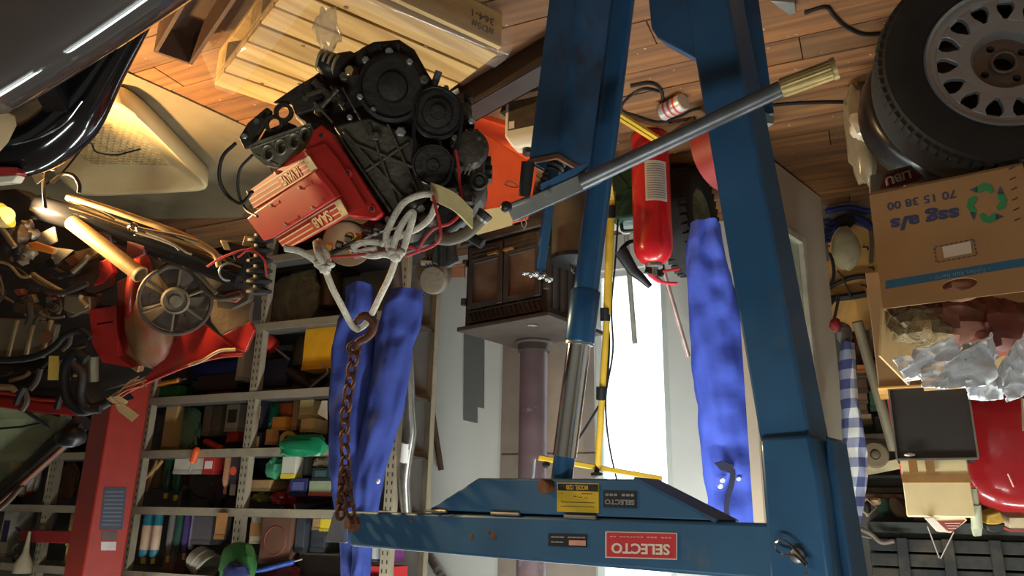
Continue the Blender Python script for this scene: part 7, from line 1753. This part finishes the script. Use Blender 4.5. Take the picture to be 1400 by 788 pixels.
# ---- things in the box
def crumple(nm, px, d, th, mat, label, cat, amp=0.03, seed=0, n=7):
    n = 18
    # a crumpled sheet spanning a four cornered patch
    g = []
    for i in range(n + 1):
        r_ = []
        for j in range(n + 1):
            u, v = i / n, j / n
            x = (px[0][0] * (1 - u) + px[1][0] * u) * (1 - v) + (px[3][0] * (1 - u) + px[2][0] * u) * v
            y = (px[0][1] * (1 - u) + px[1][1] * u) * (1 - v) + (px[3][1] * (1 - u) + px[2][1] * u) * v
            k = 1 - 2.2 * abs(noise.noise(V((u * 2.4 + seed, v * 2.4, seed * 0.7)))); k2 = 1 - 2.2 * abs(noise.noise(V((u * 3.6 + seed + 9, v * 3.6, 2))))
            r_.append(P(x + k2 * 6, y + k * 6, d - k * amp * 0.5 - k2 * amp * 0.35))
        g.append(r_)
    return solo(nm, MB().sheet(g, th), mat, label, cat, ang=62)
m_bub = M('foam_mesh', (246, 247, 252), 0.7, var=0.06, scale=90, bump=0.12, bscale=160, alpha=0.97)
dB = dep(BX(MWD * 0.5, 0.12, MH))
def lump(nm, c, r, mat, label, cat, amp, seed, ang=30): return solo(nm, MB().ball(c, r, (V((RT.x, RT.y, 0)).normalized(), V((FW.x, FW.y, 0)).normalized(), ZD), 22, amp, seed, 2.6), mat, label, cat, ang=ang)
lump('brown_cushion', P(1300, 440, dB + 0.05), (0.14, 0.08, 0.07), M('cushion_brown', (126, 78, 58), 0.8, var=0.25), 'brown reddish cushion in the moving box', 'cushion', 0.4, 3)
lump('fur_lining', P(1262, 445, dB + 0.03), (0.08, 0.06, 0.06), M('fur_tan', (150, 130, 94), 0.95, var=0.3, scale=60, bump=0.8), 'tan fur lining in the moving box', 'lining', 0.4, 5)
lump('leather_bag', P(1365, 448, dB + 0.02), (0.09, 0.07, 0.08), M('leather_red', (124, 62, 46), 0.5, var=0.25), 'red brown leather bag in the moving box', 'bag', 0.35, 6)
crumple('packing_sheet', [(1216, 492), (1300, 455), (1330, 505), (1236, 520)], dB - 0.03, 0.004, m_bub, 'ribbed translucent packing sheet hanging over the box edge', 'packing sheet', 0.05, 1, 9)
crumple('packing_foil', [(1252, 508), (1345, 462), (1362, 520), (1258, 532)], dB - 0.07, 0.004, m_bub, 'bright crumpled packing foil in front of the speaker', 'packing foil', 0.06, 2, 9)
crumple('packing_wrap', [(1310, 470), (1352, 455), (1370, 540), (1320, 545)], dB - 0.05, 0.004, m_bub, 'creased white packing wrap below the red tank', 'packing wrap', 0.06, 3, 9)
crumple('packing_bag', [(1362, 500), (1400, 445), (1440, 520), (1372, 545)], dB - 0.06, 0.004, m_bub, 'grey striped packing bag at the far end of the box', 'packing bag', 0.05, 4, 9)
solo('white_strap', MB().tube([P(1346, 474, dB - 0.08), P(1356, 455, dB - 0.08)], 0.003, 6), cm((220, 214, 206)), 'thin white strap end standing up from the packing foil', 'strap')
# ---- tall brown carton, speaker, taped carton, red tank
def stand(x0, x1, yb, yt, d, depth):
    c = P((x0 + x1) / 2, yb, d); z0 = c.z; z1 = P((x0 + x1) / 2, yt, d).z
    return c, z0, z1, pxm(x1 - x0, d)
FX = V((RT.x, RT.y, 0)).normalized(); FY = V((FW.x, FW.y, 0)).normalized()
FY2 = ray(1232, 560); FY2 = V((FY2.x, FY2.y, 0)).normalized(); FX2 = V((FY2.y, -FY2.x, 0))
zsp = P(1275, 526, 2.62).z
cb_ = thing('tall_carton', 'plain tall brown carton under the black speaker on the bench', 'carton', V((P(1262, 500, 2.62).x, P(1262, 500, 2.62).y, bz)))
pc_ = P(1261, 526, 2.62)
cbo = ob('body', MB().box(V((pc_.x, pc_.y, (bz + zsp) / 2)) + FY2 * 0.14, (0.27, 0.26, zsp - bz), (FX2, FY2, ZD)), M('tall_carton_card', (150, 116, 76), 0.8, var=0.08), cb_, bevel=0.003)
ob('flap', MB().box(V((pc_.x, pc_.y, zsp + 0.003)) + FY2 * 0.14, (0.276, 0.268, 0.006), (FX2, FY2, ZD)), M('tall_carton_flap', (206, 150, 76), 0.8), cb_)
ob('seam_tape', MB().box(V((pc_.x, pc_.y, (bz + zsp) / 2)) + FY2 * 0.009, (0.04, 0.002, zsp - bz), (FX2, FY2, ZD)), M('tape_brown', (128, 92, 56), 0.4), cb_)
zst = P(1275, 629, 2.60).z
spk = thing('loudspeaker', 'black loudspeaker with a silver framed grille standing on a carton', 'loudspeaker', V((pc_.x, pc_.y, zsp + 0.006)))
scn = P(1274, 577, 2.60); sw_, sh_ = pxm(97, 2.6), zst - zsp - 0.006
sc_ = V((scn.x, scn.y, (zsp + 0.006 + zst) / 2))
ob('cabinet', MB().box(sc_ + FY2 * 0.11, (sw_, 0.20, sh_), (FX2, FY2, ZD)), M('speaker_black', (30, 29, 29), 0.5), spk, bevel=0.004)
fm = MB()
for (u, v_, a_, b_) in ((0, 0.5, 1, 0.025), (0, -0.5, 1, 0.025), (0.5, 0, 0.025, 1), (-0.5, 0, 0.025, 1)): fm.box(sc_ + FX2 * (u * sw_) + ZD * (v_ * sh_) + FY2 * 0.004, (sw_ * a_ if a_ == 1 else 0.006, 0.012, sh_ if b_ == 1 else 0.006), (FX2, FY2, ZD))
ob('frame', fm, M('speaker_trim', (136, 130, 120), 0.35, metal=0.7), spk)
ob('grille', MB().box(sc_ + FY2 * 0.006, (sw_ - 0.008, 0.006, sh_ - 0.008), (FX2, FY2, ZD)), M('grille_cloth', (50, 46, 44), 0.95, var=0.15, scale=260), spk)
bd = P(1243.5, 622, 2.60)
ob('badge', MB().ball(V((bd.x, bd.y, bd.z)) , (0.017, 0.004, 0.006), (FX2, FY2, ZD), 14), M('badge_silver', (190, 186, 178), 0.3, metal=0.6), spk)
# taped carton on the speaker
zct = P(1277, 707, 2.58).z
tcn = P(1277, 640, 2.58)
tcb = thing('taped_carton', 'white carton with brown tape standing on the loudspeaker', 'carton', V((tcn.x, tcn.y, zst)))
tw_ = pxm(81, 2.58); tcc = V((tcn.x, tcn.y, (zst + zct) / 2))
ob('body', MB().box(tcc + FY2 * 0.08, (tw_, 0.16, zct - zst), (FX2, FY2, ZD)), M('carton_white', (222, 200, 150), 0.75, var=0.06), tcb, bevel=0.003)
m_bt = M('packing_tape', (150, 108, 60), 0.4)
ob('tape_band', MB().box(tcc - ZD * ((zct - zst) * 0.16) + FY2 * 0.079, (tw_ + 0.003, 0.163, 0.026), (FX2, FY2, ZD)), m_bt, tcb)
for x in (1249, 1272, 1290): 
    q = P(x, 642, 2.58); ob('tape_strip', MB().box(V((q.x, q.y, zst + 0.024)) + FY2 * -0.0012, (0.026, 0.003, 0.046 if x < 1285 else 0.030), (FX2, FY2, ZD)), m_bt, tcb)
# red sign card, tube, sponge and packets on top
zc2 = zct
s_ = P(1290, 712, 2.56)
sg = thing('printed_card', 'white and dark red printed card lying on the taped carton', 'card', V((s_.x, s_.y, zc2)))
def SG(x, y): return P(x, y, 2.545)
ob('card', MB().prism([SG(1264, 708), SG(1318, 706), SG(1322, 712), SG(1300, 729), SG(1281, 727)], FW * 0.004), M('card_cream', (226, 206, 166), 0.7), sg)
rp2 = ob('red_panel', MB().prism([P(x, y, 2.543) for x, y in ((1282, 713), (1320, 712), (1303, 727), (1297, 727))], FW * 0.003), M('card_red', (140, 40, 44), 0.6), sg)
for k in range(3): ob('print_line', MB().beam(P(1292 + k * 2, 716 + k * 3.4, 2.541), P(1313 - k * 3, 716 + k * 3.4, 2.541), 0.001, 0.004), M('card_print', (222, 180, 170), 0.7), rp2)
ob('folded_strip', MB().prism([P(x, y, 2.542) for x, y in ((1264, 709), (1276, 708), (1296, 728), (1284, 728))], FW * 0.003), m_cream_l, sg)
for a_, b_ in (((1268, 720), (1284, 763)), ((1304, 728), (1286, 764))): ob('twine', MB().tube([P(*a_, 2.56), P(*b_, 2.62)], 0.002, 5), cm((130, 116, 104)), sg)
tcu = P(1327, 668, 2.5); tcu2 = P(1329, 726, 2.5)
vt = thing('sealant_bottle', 'slim pale green plastic tube standing between carton and red tank', 'tube', tcu)
ob('tube_body', MB().tube([P(1333, 690, 2.56), P(1336, 722, 2.56)], 0.017, 14), M('pale_green', (168, 168, 140), 0.5), vt)
ob('tube_end', MB().prism([P(1330, 722, 2.56), P(1343, 721, 2.56), P(1342, 733, 2.56), P(1333, 734, 2.56)], FW * 0.012), MATS['pale_green'], vt)
ob('tube_neck', MB().tube([P(1331, 668, 2.56), P(1333, 692, 2.56)], [0.009, 0.014], 12), MATS['pale_green'], vt)
spg = thing('sponge', 'yellow sponge with a black scouring side beside the pale tube', 'sponge', P(1354, 702, 2.56))
ob('foam', MB().prism([P(x, y, 2.55) for x, y in ((1350, 704), (1368, 699), (1376, 714), (1364, 719), (1349, 718))], FW * 0.05), M('sponge_yellow', (176, 136, 50), 0.9, bump=0.5), spg, bevel=0.006)
ob('scourer', MB().prism([P(x, y, 2.55) for x, y in ((1350, 718), (1375, 716), (1372, 727), (1358, 729), (1351, 726))], FW * 0.05), m_black, spg, bevel=0.004)
carton_p = P(1392, 706, 2.56)
wcx = thing('small_carton', 'small white carton with red edges on the shelf beside the sponge', 'carton', carton_p)
ob('body', MB().prism([P(x, y, 2.56) for x, y in ((1380, 708), (1412, 708), (1412, 727), (1381, 727))], FW * 0.06), M('small_carton_white', (196, 172, 136), 0.7), wcx, bevel=0.002)
ob('red_edge', MB().prism([P(x, y, 2.558) for x, y in ((1380, 724), (1412, 724), (1412, 728), (1381, 728))], FW * 0.06), M('small_carton_red', (140, 50, 44), 0.7), wcx)
# red rounded tank
m_tank = M('tank_red', (150, 26, 30), 0.22, var=0.06, coat=0.7)
tkc = P(1404, 612, 2.76); 
tank = thing('red_tank', 'glossy red rounded metal tank beside the loudspeaker', 'tank', V((tkc.x, tkc.y, P(1402, 530, 2.76).z)))
zt0, zt1 = P(1402, 520, 2.76).z, P(1402, 704, 2.72).z
rings = []
RWd = pxm(84, 2.76)
for (z, k) in ((0, 0.86), (0.02, 0.93), (0.25, 0.97), (0.55, 1.0), (0.72, 0.97), (0.84, 0.88), (0.92, 0.74), (0.975, 0.5), (1.0, 0.2)):
    zz = zt0 + (zt1 - zt0) * z; ring = []
    for i in range(36):
        a = 2 * math.pi * i / 36; e = 0.62
        cx_, sy_ = math.cos(a), math.sin(a)
        ring.append(V((tkc.x, tkc.y, zz)) + FX2 * (math.copysign(abs(cx_) ** e, cx_) * RWd * k) + FY2 * (math.copysign(abs(sy_) ** e, sy_) * 0.10 * (0.3 + 0.7 * k) + 0.10))
    rings.append(ring)
ob('tank_shell', MB().loft(rings), m_tank, tank, ang=70)
ob('tank_stripe', MB().beam(P(1398, 545, 2.73), P(1400, 590, 2.73), 0.003, 0.02), M('stripe_cream', (226, 206, 170), 0.5), tank)
ob('tank_badge', MB().beam(P(1378, 648, 2.70), P(1386, 666, 2.70), 0.004, 0.005), M('badge_pink', (226, 150, 130), 0.4), tank)
tsup = thing('tank_carton', 'plain brown carton under the red tank on the bench', 'carton', V((tkc.x, tkc.y, bz)))
ob('body', MB().box(V((tkc.x, tkc.y, (bz + zt0) / 2)) + FY2 * 0.13, (0.30, 0.22, zt0 - bz), (FX2, FY2, ZD)), MATS['tall_carton_card'], tsup, bevel=0.003)
ob('flap', MB().box(V((tkc.x, tkc.y, zt0 - 0.004)) + FY2 * 0.13, (0.306, 0.226, 0.008), (FX2, FY2, ZD)), MATS['tall_carton_flap'], tsup)

# ================================================================= wall behind: board with hoses, tools, shirt
AW0, AW1 = ab(PB(1290, 330, WALLB))[0], DW0 - 0.005
zp0, zp1 = 0.10, PB(1180, 452, WALLB).z
solo('plywood_panel', MB().rbox(AW0, AW1, WALLB - 0.018, WALLB, zp0, zp1), M('plywood', (214, 160, 88), 0.6, var=0.08, scale=3), 'yellow plywood panel on the wall behind the moving box', 'panel')
def WP(x, y, k=0.03): return PB(x, y, WALLB - k)
solo('blue_strap', MB().tube(spline([WP(1128, 290, .036), WP(1160, 284, .036), WP(1185, 289, .036), WP(1200, 287, .036)], 5), 0.014, 8), cm((36, 48, 116)), 'blue strap stretched along the plywood panel', 'strap')
solo('blue_hose', MB().tube(spline([WP(1126, 320, .06), WP(1140, 304, .06), WP(1162, 296, .06), WP(1182, 302, .06), WP(1192, 312, .06), WP(1180, 306, .05), WP(1158, 302, .05), WP(1140, 312, .06), WP(1130, 330, .06)], 5), 0.016, 10), cm((30, 40, 92)), 'coiled dark blue hose hanging on the plywood panel', 'hose')
solo('black_pouch', MB().prism([WP(1140, 302, .082), WP(1160, 297, .082), WP(1172, 304, .082), WP(1160, 314, .082), WP(1146, 310, .082)], -BD * 0.02), m_black, 'black pouch hanging inside the blue hose coil', 'pouch')
solo('air_line', MB().tube([WP(1129, 298 + k * 0.42, .115) + AD * (0.022 * math.cos(k * 0.45)) + BD * (0.026 * math.sin(k * 0.45)) for k in range(90)], 0.0045, 6), cm((30, 38, 84)), 'dark blue coiled air line hanging beside the door', 'air line')
solo('grey_hood', MB().ball(WP(1156, 340, .165), (0.062, 0.05, 0.11), (AD, BD, ZD), 18, 0.15, 9), M('hood_grey', (172, 158, 120), 0.6), 'grey beige welding hood hanging on the plywood panel', 'hood')
def wtube(nm, pts, r, rgb, label, cat, k=.04): solo(nm, MB().tube(spline([WP(x, y, k) for x, y in pts], 6), r, 8), cm(rgb), label, cat)
wtube('black_cable', [(1128, 345), (1136, 350), (1140, 370), (1138, 385), (1132, 392)], 0.008, (34, 28, 24), 'black cable loop hanging beside the door edge', 'cable', .065)
wtube('rubber_hose', [(1130, 396), (1148, 386), (1170, 379), (1198, 378)], 0.012, (42, 32, 26), 'dark rubber hose curved across the plywood panel', 'hose')
wtube('iron_rail', [(1132, 409), (1160, 406), (1184, 402)], 0.017, (40, 33, 28), 'dark iron rail fixed low across the plywood panel', 'rail')
wtube('wall_cable', [(1134, 420), (1146, 404), (1142, 430), (1136, 446)], 0.007, (40, 30, 28), 'dark cable looped over the iron rail', 'cable', .063)
wtube('wall_wire', [(1145, 370), (1155, 386), (1164, 408)], 0.005, (70, 56, 44), 'thin wire stretched down over the rubber hose', 'wire', .061)
wtube('saw_edge', [(1188, 300), (1192, 330), (1191, 360)], 0.010, (104, 88, 70), 'narrow saw blade hanging behind the box edge', 'saw', .03)
for k, (x, y) in enumerate(((1178, 338), (1186, 366), (1176, 390))): solo('wall_hook', MB().tube([WP(x, y, 0), WP(x + 8, y, 0.06), WP(x + 9, y + 4, 0.06)], 0.004, 6), m_black, ('upper black hook on the plywood panel', 'middle black hook on the plywood panel', 'black hook just above the iron rail')[k], 'hook')
# dark boarded zone above the panel: little shelves with tools
m_dboard = M('dark_board', (74, 62, 48), 0.75, var=0.15)
def sh(nm, x0, x1, y, label, th=0.02, dpth=0.16, mat=None):
    a_, b_ = PB(x0, y, WALLB), PB(x1, y, WALLB); z = (a_.z + b_.z) / 2
    lo, hi = sorted((ab(a_)[0], ab(b_)[0]))
    return solo(nm, MB().rbox(lo, hi, WALLB - dpth, WALLB, z - th, z), mat or m_dboard, label, 'shelf'), z
_, zA = sh('tool_shelf', 1158, 1300, 520, 'narrow dark tool shelf behind the plaid shirt')
_, zB = sh('tool_shelf', 1162, 1300, 604, 'dark shelf board carrying the round disc')
_, zC = sh('tool_shelf', 1170, 1330, 676, 'upper dark shelf board with small bottles')
_, zD_ = sh('long_shelf', 1190, 1560, 738, 'long dark green shelf board running along the top of the wall', 0.06, 0.30, M('dark_green_board', (62, 64, 58), 0.75, var=0.18))
cra, crb = ab(PB(1560, 760, WALLB))[0], ab(PB(1192, 760, WALLB))[0]
crt = thing('slatted_crate', 'long dark slatted crate standing on the top shelf board', 'crate', W((cra + crb) / 2, WALLB - 0.17, zD_))
m_sl = M('beam_slate', (34, 35, 35), 0.75, var=0.25, dirt=(74, 64, 50), damt=0.38)
ob('crate_back', MB().rbox(cra, crb, WALLB - 0.28, WALLB - 0.02, zD_, zD_ + 0.28), m_sl, crt)
for k in range(5):
    ob('crate_slat', MB().rbox(cra, crb, WALLB - 0.325 - 0.004 * (k % 2), WALLB - 0.30, zD_ + 0.004 + k * 0.056, zD_ + 0.052 + k * 0.056), m_sl, crt, bevel=0.003)
for k in range(6):
    a_ = crb - 0.12 - k * (crb - cra) / 6; ob('crate_batten', MB().rbox(a_ - 0.02, a_ + 0.02, WALLB - 0.34, WALLB - 0.325, zD_, zD_ + 0.28), m_sl, crt, bevel=0.002)
def onw(x0, y0, x1, y1, rgb, nm, label, cat, k=0.10, dp=0.08, z=None):
    a_ = PB((x0 + x1) / 2, y0, WALLB - k); zz = a_.z if z is None else z; z1 = PB((x0 + x1) / 2, y1, WALLB - k).z; w = pxm(abs(x1 - x0), dep(a_))
    aa = ab(a_)[0]; o = thing(nm, label, cat, W(aa, WALLB - k, zz))
    ob('body', MB().rbox(aa - w / 2, aa + w / 2, WALLB - k, WALLB - k + dp, zz, z1), cm(rgb), o, bevel=0.003)
    ob('lid', MB().rbox(aa - w / 2 - 0.002, aa + w / 2 + 0.002, WALLB - k - 0.002, WALLB - k + dp + 0.002, z1 - min(0.02, (z1 - zz) * 0.3), z1 + 0.001), cm(tuple(int(v * 0.8) for v in rgb)), o)
    return o
for (x0, y0, x1, y1, c_, l_) in ((1158, 523, 1184, 538, (98, 70, 50), 'lowest brown drawer box'), (1160, 538, 1184, 552, (130, 100, 72), 'tan drawer box'), (1162, 552, 1184, 566, (112, 84, 58), 'brown drawer box'), (1168, 566, 1190, 580, (156, 130, 96), 'pale drawer box')):
    onw(x0, y0, x1, y1, c_, 'drawer_box', l_ + ' in the stack behind the leaning pipe', 'drawer box', z=zA if y0 < 530 else None)
onw(1188, 534, 1197, 562, (48, 92, 62), 'green_box', 'slim green box beside the stack of drawer boxes', 'box')
onw(1172, 498, 1206, 508, (210, 124, 58), 'orange_box', 'flat orange box behind the leaning pipe', 'box', k=0.175)
onw(1158, 486, 1184, 513, (70, 34, 38), 'maroon_box', 'dark maroon box behind the plaid shirt', 'box', k=0.085)
onw(1188, 448, 1198, 488, (128, 104, 74), 'wooden_bottle', 'tall tan wooden box behind the box flap', 'box', k=0.08)
onw(1203, 460, 1210, 488, (206, 70, 44), 'orange_bottle', 'slim orange box at the box flap', 'box', k=0.12)
onw(1200, 568, 1300, 597, (64, 60, 56), 'grey_toolbox', 'long grey toolbox under the round disc', 'toolbox', k=0.10)
onw(1176, 650, 1238, 669, (60, 58, 54), 'dark_toolbox', 'long dark toolbox under the small bottles', 'toolbox', k=0.12)
onw(1172, 676, 1235, 682, (128, 88, 56), 'wood_strip', 'brown wooden strip lying on the dark toolbox', 'strip', k=0.16)
wl0, wl1 = WP(1183, 644, .105), WP(1232, 634, .105)
wbx = thing('white_bar_carton', 'long white carton lying below the round disc', 'carton', wl0)
ob('body', MB().beam(wl0, wl1, 0.05, 0.042), cm((226, 206, 160)), wbx, bevel=0.003)
ob('end_flap', MB().beam(wl1, wl1 + (wl1 - wl0).normalized() * 0.008, 0.052, 0.044), cm((190, 168, 124)), wbx)
dc = WP(1196, 622, .17); dax = (-BD - AD * 0.2).normalized()
gd_ = thing('grinding_disc', 'round beige grinding disc with a hub hanging beside the plaid shirt', 'disc', dc - ZD * 0.06)
ob('disc', MB().lathe(dc, dax, [(0.03, -0.02), (0.056, -0.01), (0.058, 0.0), (0.05, 0.008), (0.022, 0.01), (0.02, 0.0)], 30), cm((136, 116, 88)), gd_)
ob('hub', MB().lathe(dc, dax, [(0.017, 0.0), (0.017, 0.016), (0.012, 0.018)], 18), m_grm, gd_)
ob('wall_peg', MB().tube([dc, dc + BD * 0.17], 0.012, 8), m_black, gd_)
# grey pipe and red stick leaning
a_, b_ = P(1172, 440, 3.05), P(1222, 615, 3.05)
solo('grey_pipe', MB().tube([a_, b_], 0.020, 14), M('pipe_khaki', (124, 112, 86), 0.5, var=0.1), 'long khaki grey pipe leaning beside the plaid shirt', 'pipe')
o = bpy.data.objects[-1] if False else None
a_, b_ = P(1212, 528, 2.95), P(1236, 655, 2.95)
rsx = thing('red_stick', 'thin red stick standing behind the loudspeaker carton', 'stick', a_)
ob('stick', MB().beam(a_, b_, 0.012, 0.022), cm((176, 36, 44)), rsx)
ob('stick_end', MB().beam(P(1228, 612, 2.945), P(1232, 635, 2.945), 0.013, 0.014), cm((206, 130, 70)), rsx)
# small things at the upper shelf
def vs(x, y0, y1, rpx, rgb, cap, nm, label, cat, k=0.14):
    c = WP(x, y0, k); h = WP(x, y1, k).z - c.z; r = pxm(rpx, dep(c)); o = thing(nm, label, cat, c)
    ob('body', MB().lathe(c, ZD, [(r * 0.9, 0), (r, 0.005), (r, h * 0.7), (r * 0.6, h * 0.82), (r * 0.45, h * 0.85)], 18), cm(rgb), o)
    ob('cap', MB().lathe(c, ZD, [(r * 0.5, h * 0.84), (r * 0.5, h), (r * 0.4, h + 0.003)], 14), cm(cap), o)
vs(1206, 682, 706, 7.5, (86, 134, 118), (60, 96, 88), 'green_bottle', 'small blue green bottle on the upper dark shelf', 'bottle')
vs(1184, 682, 706, 5, (60, 44, 44), (222, 204, 172), 'brown_bottle', 'brown bottle with a white top on the upper dark shelf', 'bottle')
solo('white_tag_frame', MB().torus(WP(1186, 694, .20), BD, 0.035, 0.006, 4, 6), cm((214, 196, 160)), 'white square frame beside the brown bottle', 'frame')
solo('wooden_brush', MB().ball(WP(1228, 696, .20), (0.026, 0.02, 0.05), ((AD + ZD * 0.5).normalized(), BD, (ZD - AD * 0.5).normalized()), 14), cm((122, 98, 66)), 'oval wooden brush leaning on the upper dark shelf', 'brush')
bag_ = MB().ball(WP(1197, 686, .235), (0.022, 0.018, 0.016), (AD, BD, ZD), 12, 0.5, 4)
solo('crumpled_paper', bag_, cm((176, 140, 110)), 'crumpled tan paper beside the blue green bottle', 'paper', ang=30)
solo('paper_scrap', MB().prism([WP(1172, 662, .2), WP(1182, 668, .2), WP(1170, 684, .2)], BD * 0.003), cm((206, 196, 168)), 'pale triangular paper scrap beside the plaid shirt', 'paper')
solo('curved_bracket', MB().tube(spline([WP(1172, 722, .352), WP(1190, 730, .352), WP(1205, 742, .352), WP(1222, 740, .352)], 6), 0.009, 8), cm((112, 98, 84)), 'curved grey bracket under the long shelf', 'bracket')
bx2 = onw(1250, 700, 1266, 712, (150, 116, 74), 'tan_block', 'small tan block beside the printed card', 'block', k=0.2)
# plaid shirt
def plaid():
    m = bpy.data.materials.new('plaid_cloth'); m.use_nodes = True; nt = m.node_tree; N = nt.nodes; L = nt.links; b = N['Principled BSDF']
    tc = N.new('ShaderNodeTexCoord'); mp = N.new('ShaderNodeMapping'); mp.inputs['Rotation'].default_value = (0, 0, 0.0); L.new(tc.outputs['Object'], mp.inputs['Vector'])
    sp = N.new('ShaderNodeSeparateXYZ'); L.new(mp.outputs['Vector'], sp.inputs[0])
    def wave(out, fr):
        mu = N.new('ShaderNodeMath'); mu.operation = 'MULTIPLY'; mu.inputs[1].default_value = fr; L.new(out, mu.inputs[0])
        si = N.new('ShaderNodeMath'); si.operation = 'SINE'; L.new(mu.outputs[0], si.inputs[0])
        gt = N.new('ShaderNodeMath'); gt.operation = 'GREATER_THAN'; gt.inputs[1].default_value = 0.0; L.new(si.outputs[0], gt.inputs[0]); return gt.outputs[0]
    a1_, a2_ = wave(sp.outputs['X'], 95), wave(sp.outputs['Z'], 85)
    ad = N.new('ShaderNodeMath'); ad.operation = 'ADD'; L.new(a1_, ad.inputs[0]); L.new(a2_, ad.inputs[1])
    dv = N.new('ShaderNodeMath'); dv.operation = 'MULTIPLY'; dv.inputs[1].default_value = 0.5; L.new(ad.outputs[0], dv.inputs[0])
    cr_ = N.new('ShaderNodeValToRGB'); cr_.color_ramp.interpolation = 'CONSTANT'
    e = cr_.color_ramp.elements; e[0].position = 0; e[0].color = lin((206, 202, 196)) + (1,); e[1].position = 0.4; e[1].color = lin((132, 134, 156)) + (1,)
    e3 = e.new(0.8); e3.color = lin((62, 66, 108)) + (1,)
    L.new(dv.outputs[0], cr_.inputs['Fac']); L.new(cr_.outputs['Color'], b.inputs['Base Color']); b.inputs['Roughness'].default_value = 0.9
    return m
m_plaid = plaid()
g = MB()
garment_leg(g, [(470, 1158, 8), (500, 1158, 9), (540, 1161, 10), (590, 1166, 13), (620, 1171, 15), (650, 1173, 13), (690, 1171, 9), (718, 1170, 4)], 3.08, 0.04, 0.8, 22)
shirt = thing('plaid_shirt', 'blue and white plaid shirt hanging beside the open door', 'shirt', P(1153, 470, 3.12))
ob('cloth', g, m_plaid, shirt, ang=80)
ob('collar_label', MB().ball(P(1154, 456, 3.12), (0.032, 0.025, 0.045), None, 14, 0.4, 6), M('grey_cap_cloth', (122, 116, 110), 0.9, var=0.2), shirt, ang=40)
ob('red_trim', MB().ball(P(1142, 444, 3.12), (0.022, 0.02, 0.03), None, 12, 0.4, 8), cm((150, 40, 46)), shirt, ang=40)
ob('hanger_hook', MB().tube([P(1164, 716, 3.12), P(1174, 732, 3.14), WP(1196, 737, 0.305)], 0.005, 6), m_steel, shirt)
ob('red_side', MB().ball(P(1168, 466, 3.14), (0.016, 0.014, 0.036), None, 12, 0.3, 9), cm((128, 34, 44)), shirt, ang=40)
# ================================================================= warm inspection lamp clipped to the red car
il = thing('inspection_lamp', 'glowing yellow inspection lamp clipped to the front of the red car', 'lamp', ILP - ILA * 0.08)
m_glow = M('lamp_glow', (255, 214, 110), 0.4, emit=1.3, var=0)
m_shade = M('lamp_shade_yellow', (236, 206, 120), 0.5, var=0.05)
lq = ILP - ILA * 0.045
ob('reflector', MB().lathe(lq, ILA, [(0.016, -0.05), (0.028, -0.045), (0.040, -0.02), (0.046, 0.0), (0.042, 0.0), (0.036, -0.018), (0.016, -0.04)], 24, cap=False), m_shade, il)
ob('bulb', MB().ball(lq - ILA * 0.004, 0.030, n=16), m_glow, il)
ob('lamp_grip', MB().lathe(lq, -ILA, [(0.012, 0.036), (0.016, 0.05), (0.014, 0.14), (0.01, 0.145)], 14), m_blackp, il)
ob('holding_arm', MB().tube(spline([lq - ILA * 0.13, P(-30, 330, 2.3), P(-20, 330, 2.7), P(20, 305, 2.84)], 5), 0.006, 8), m_black, il)
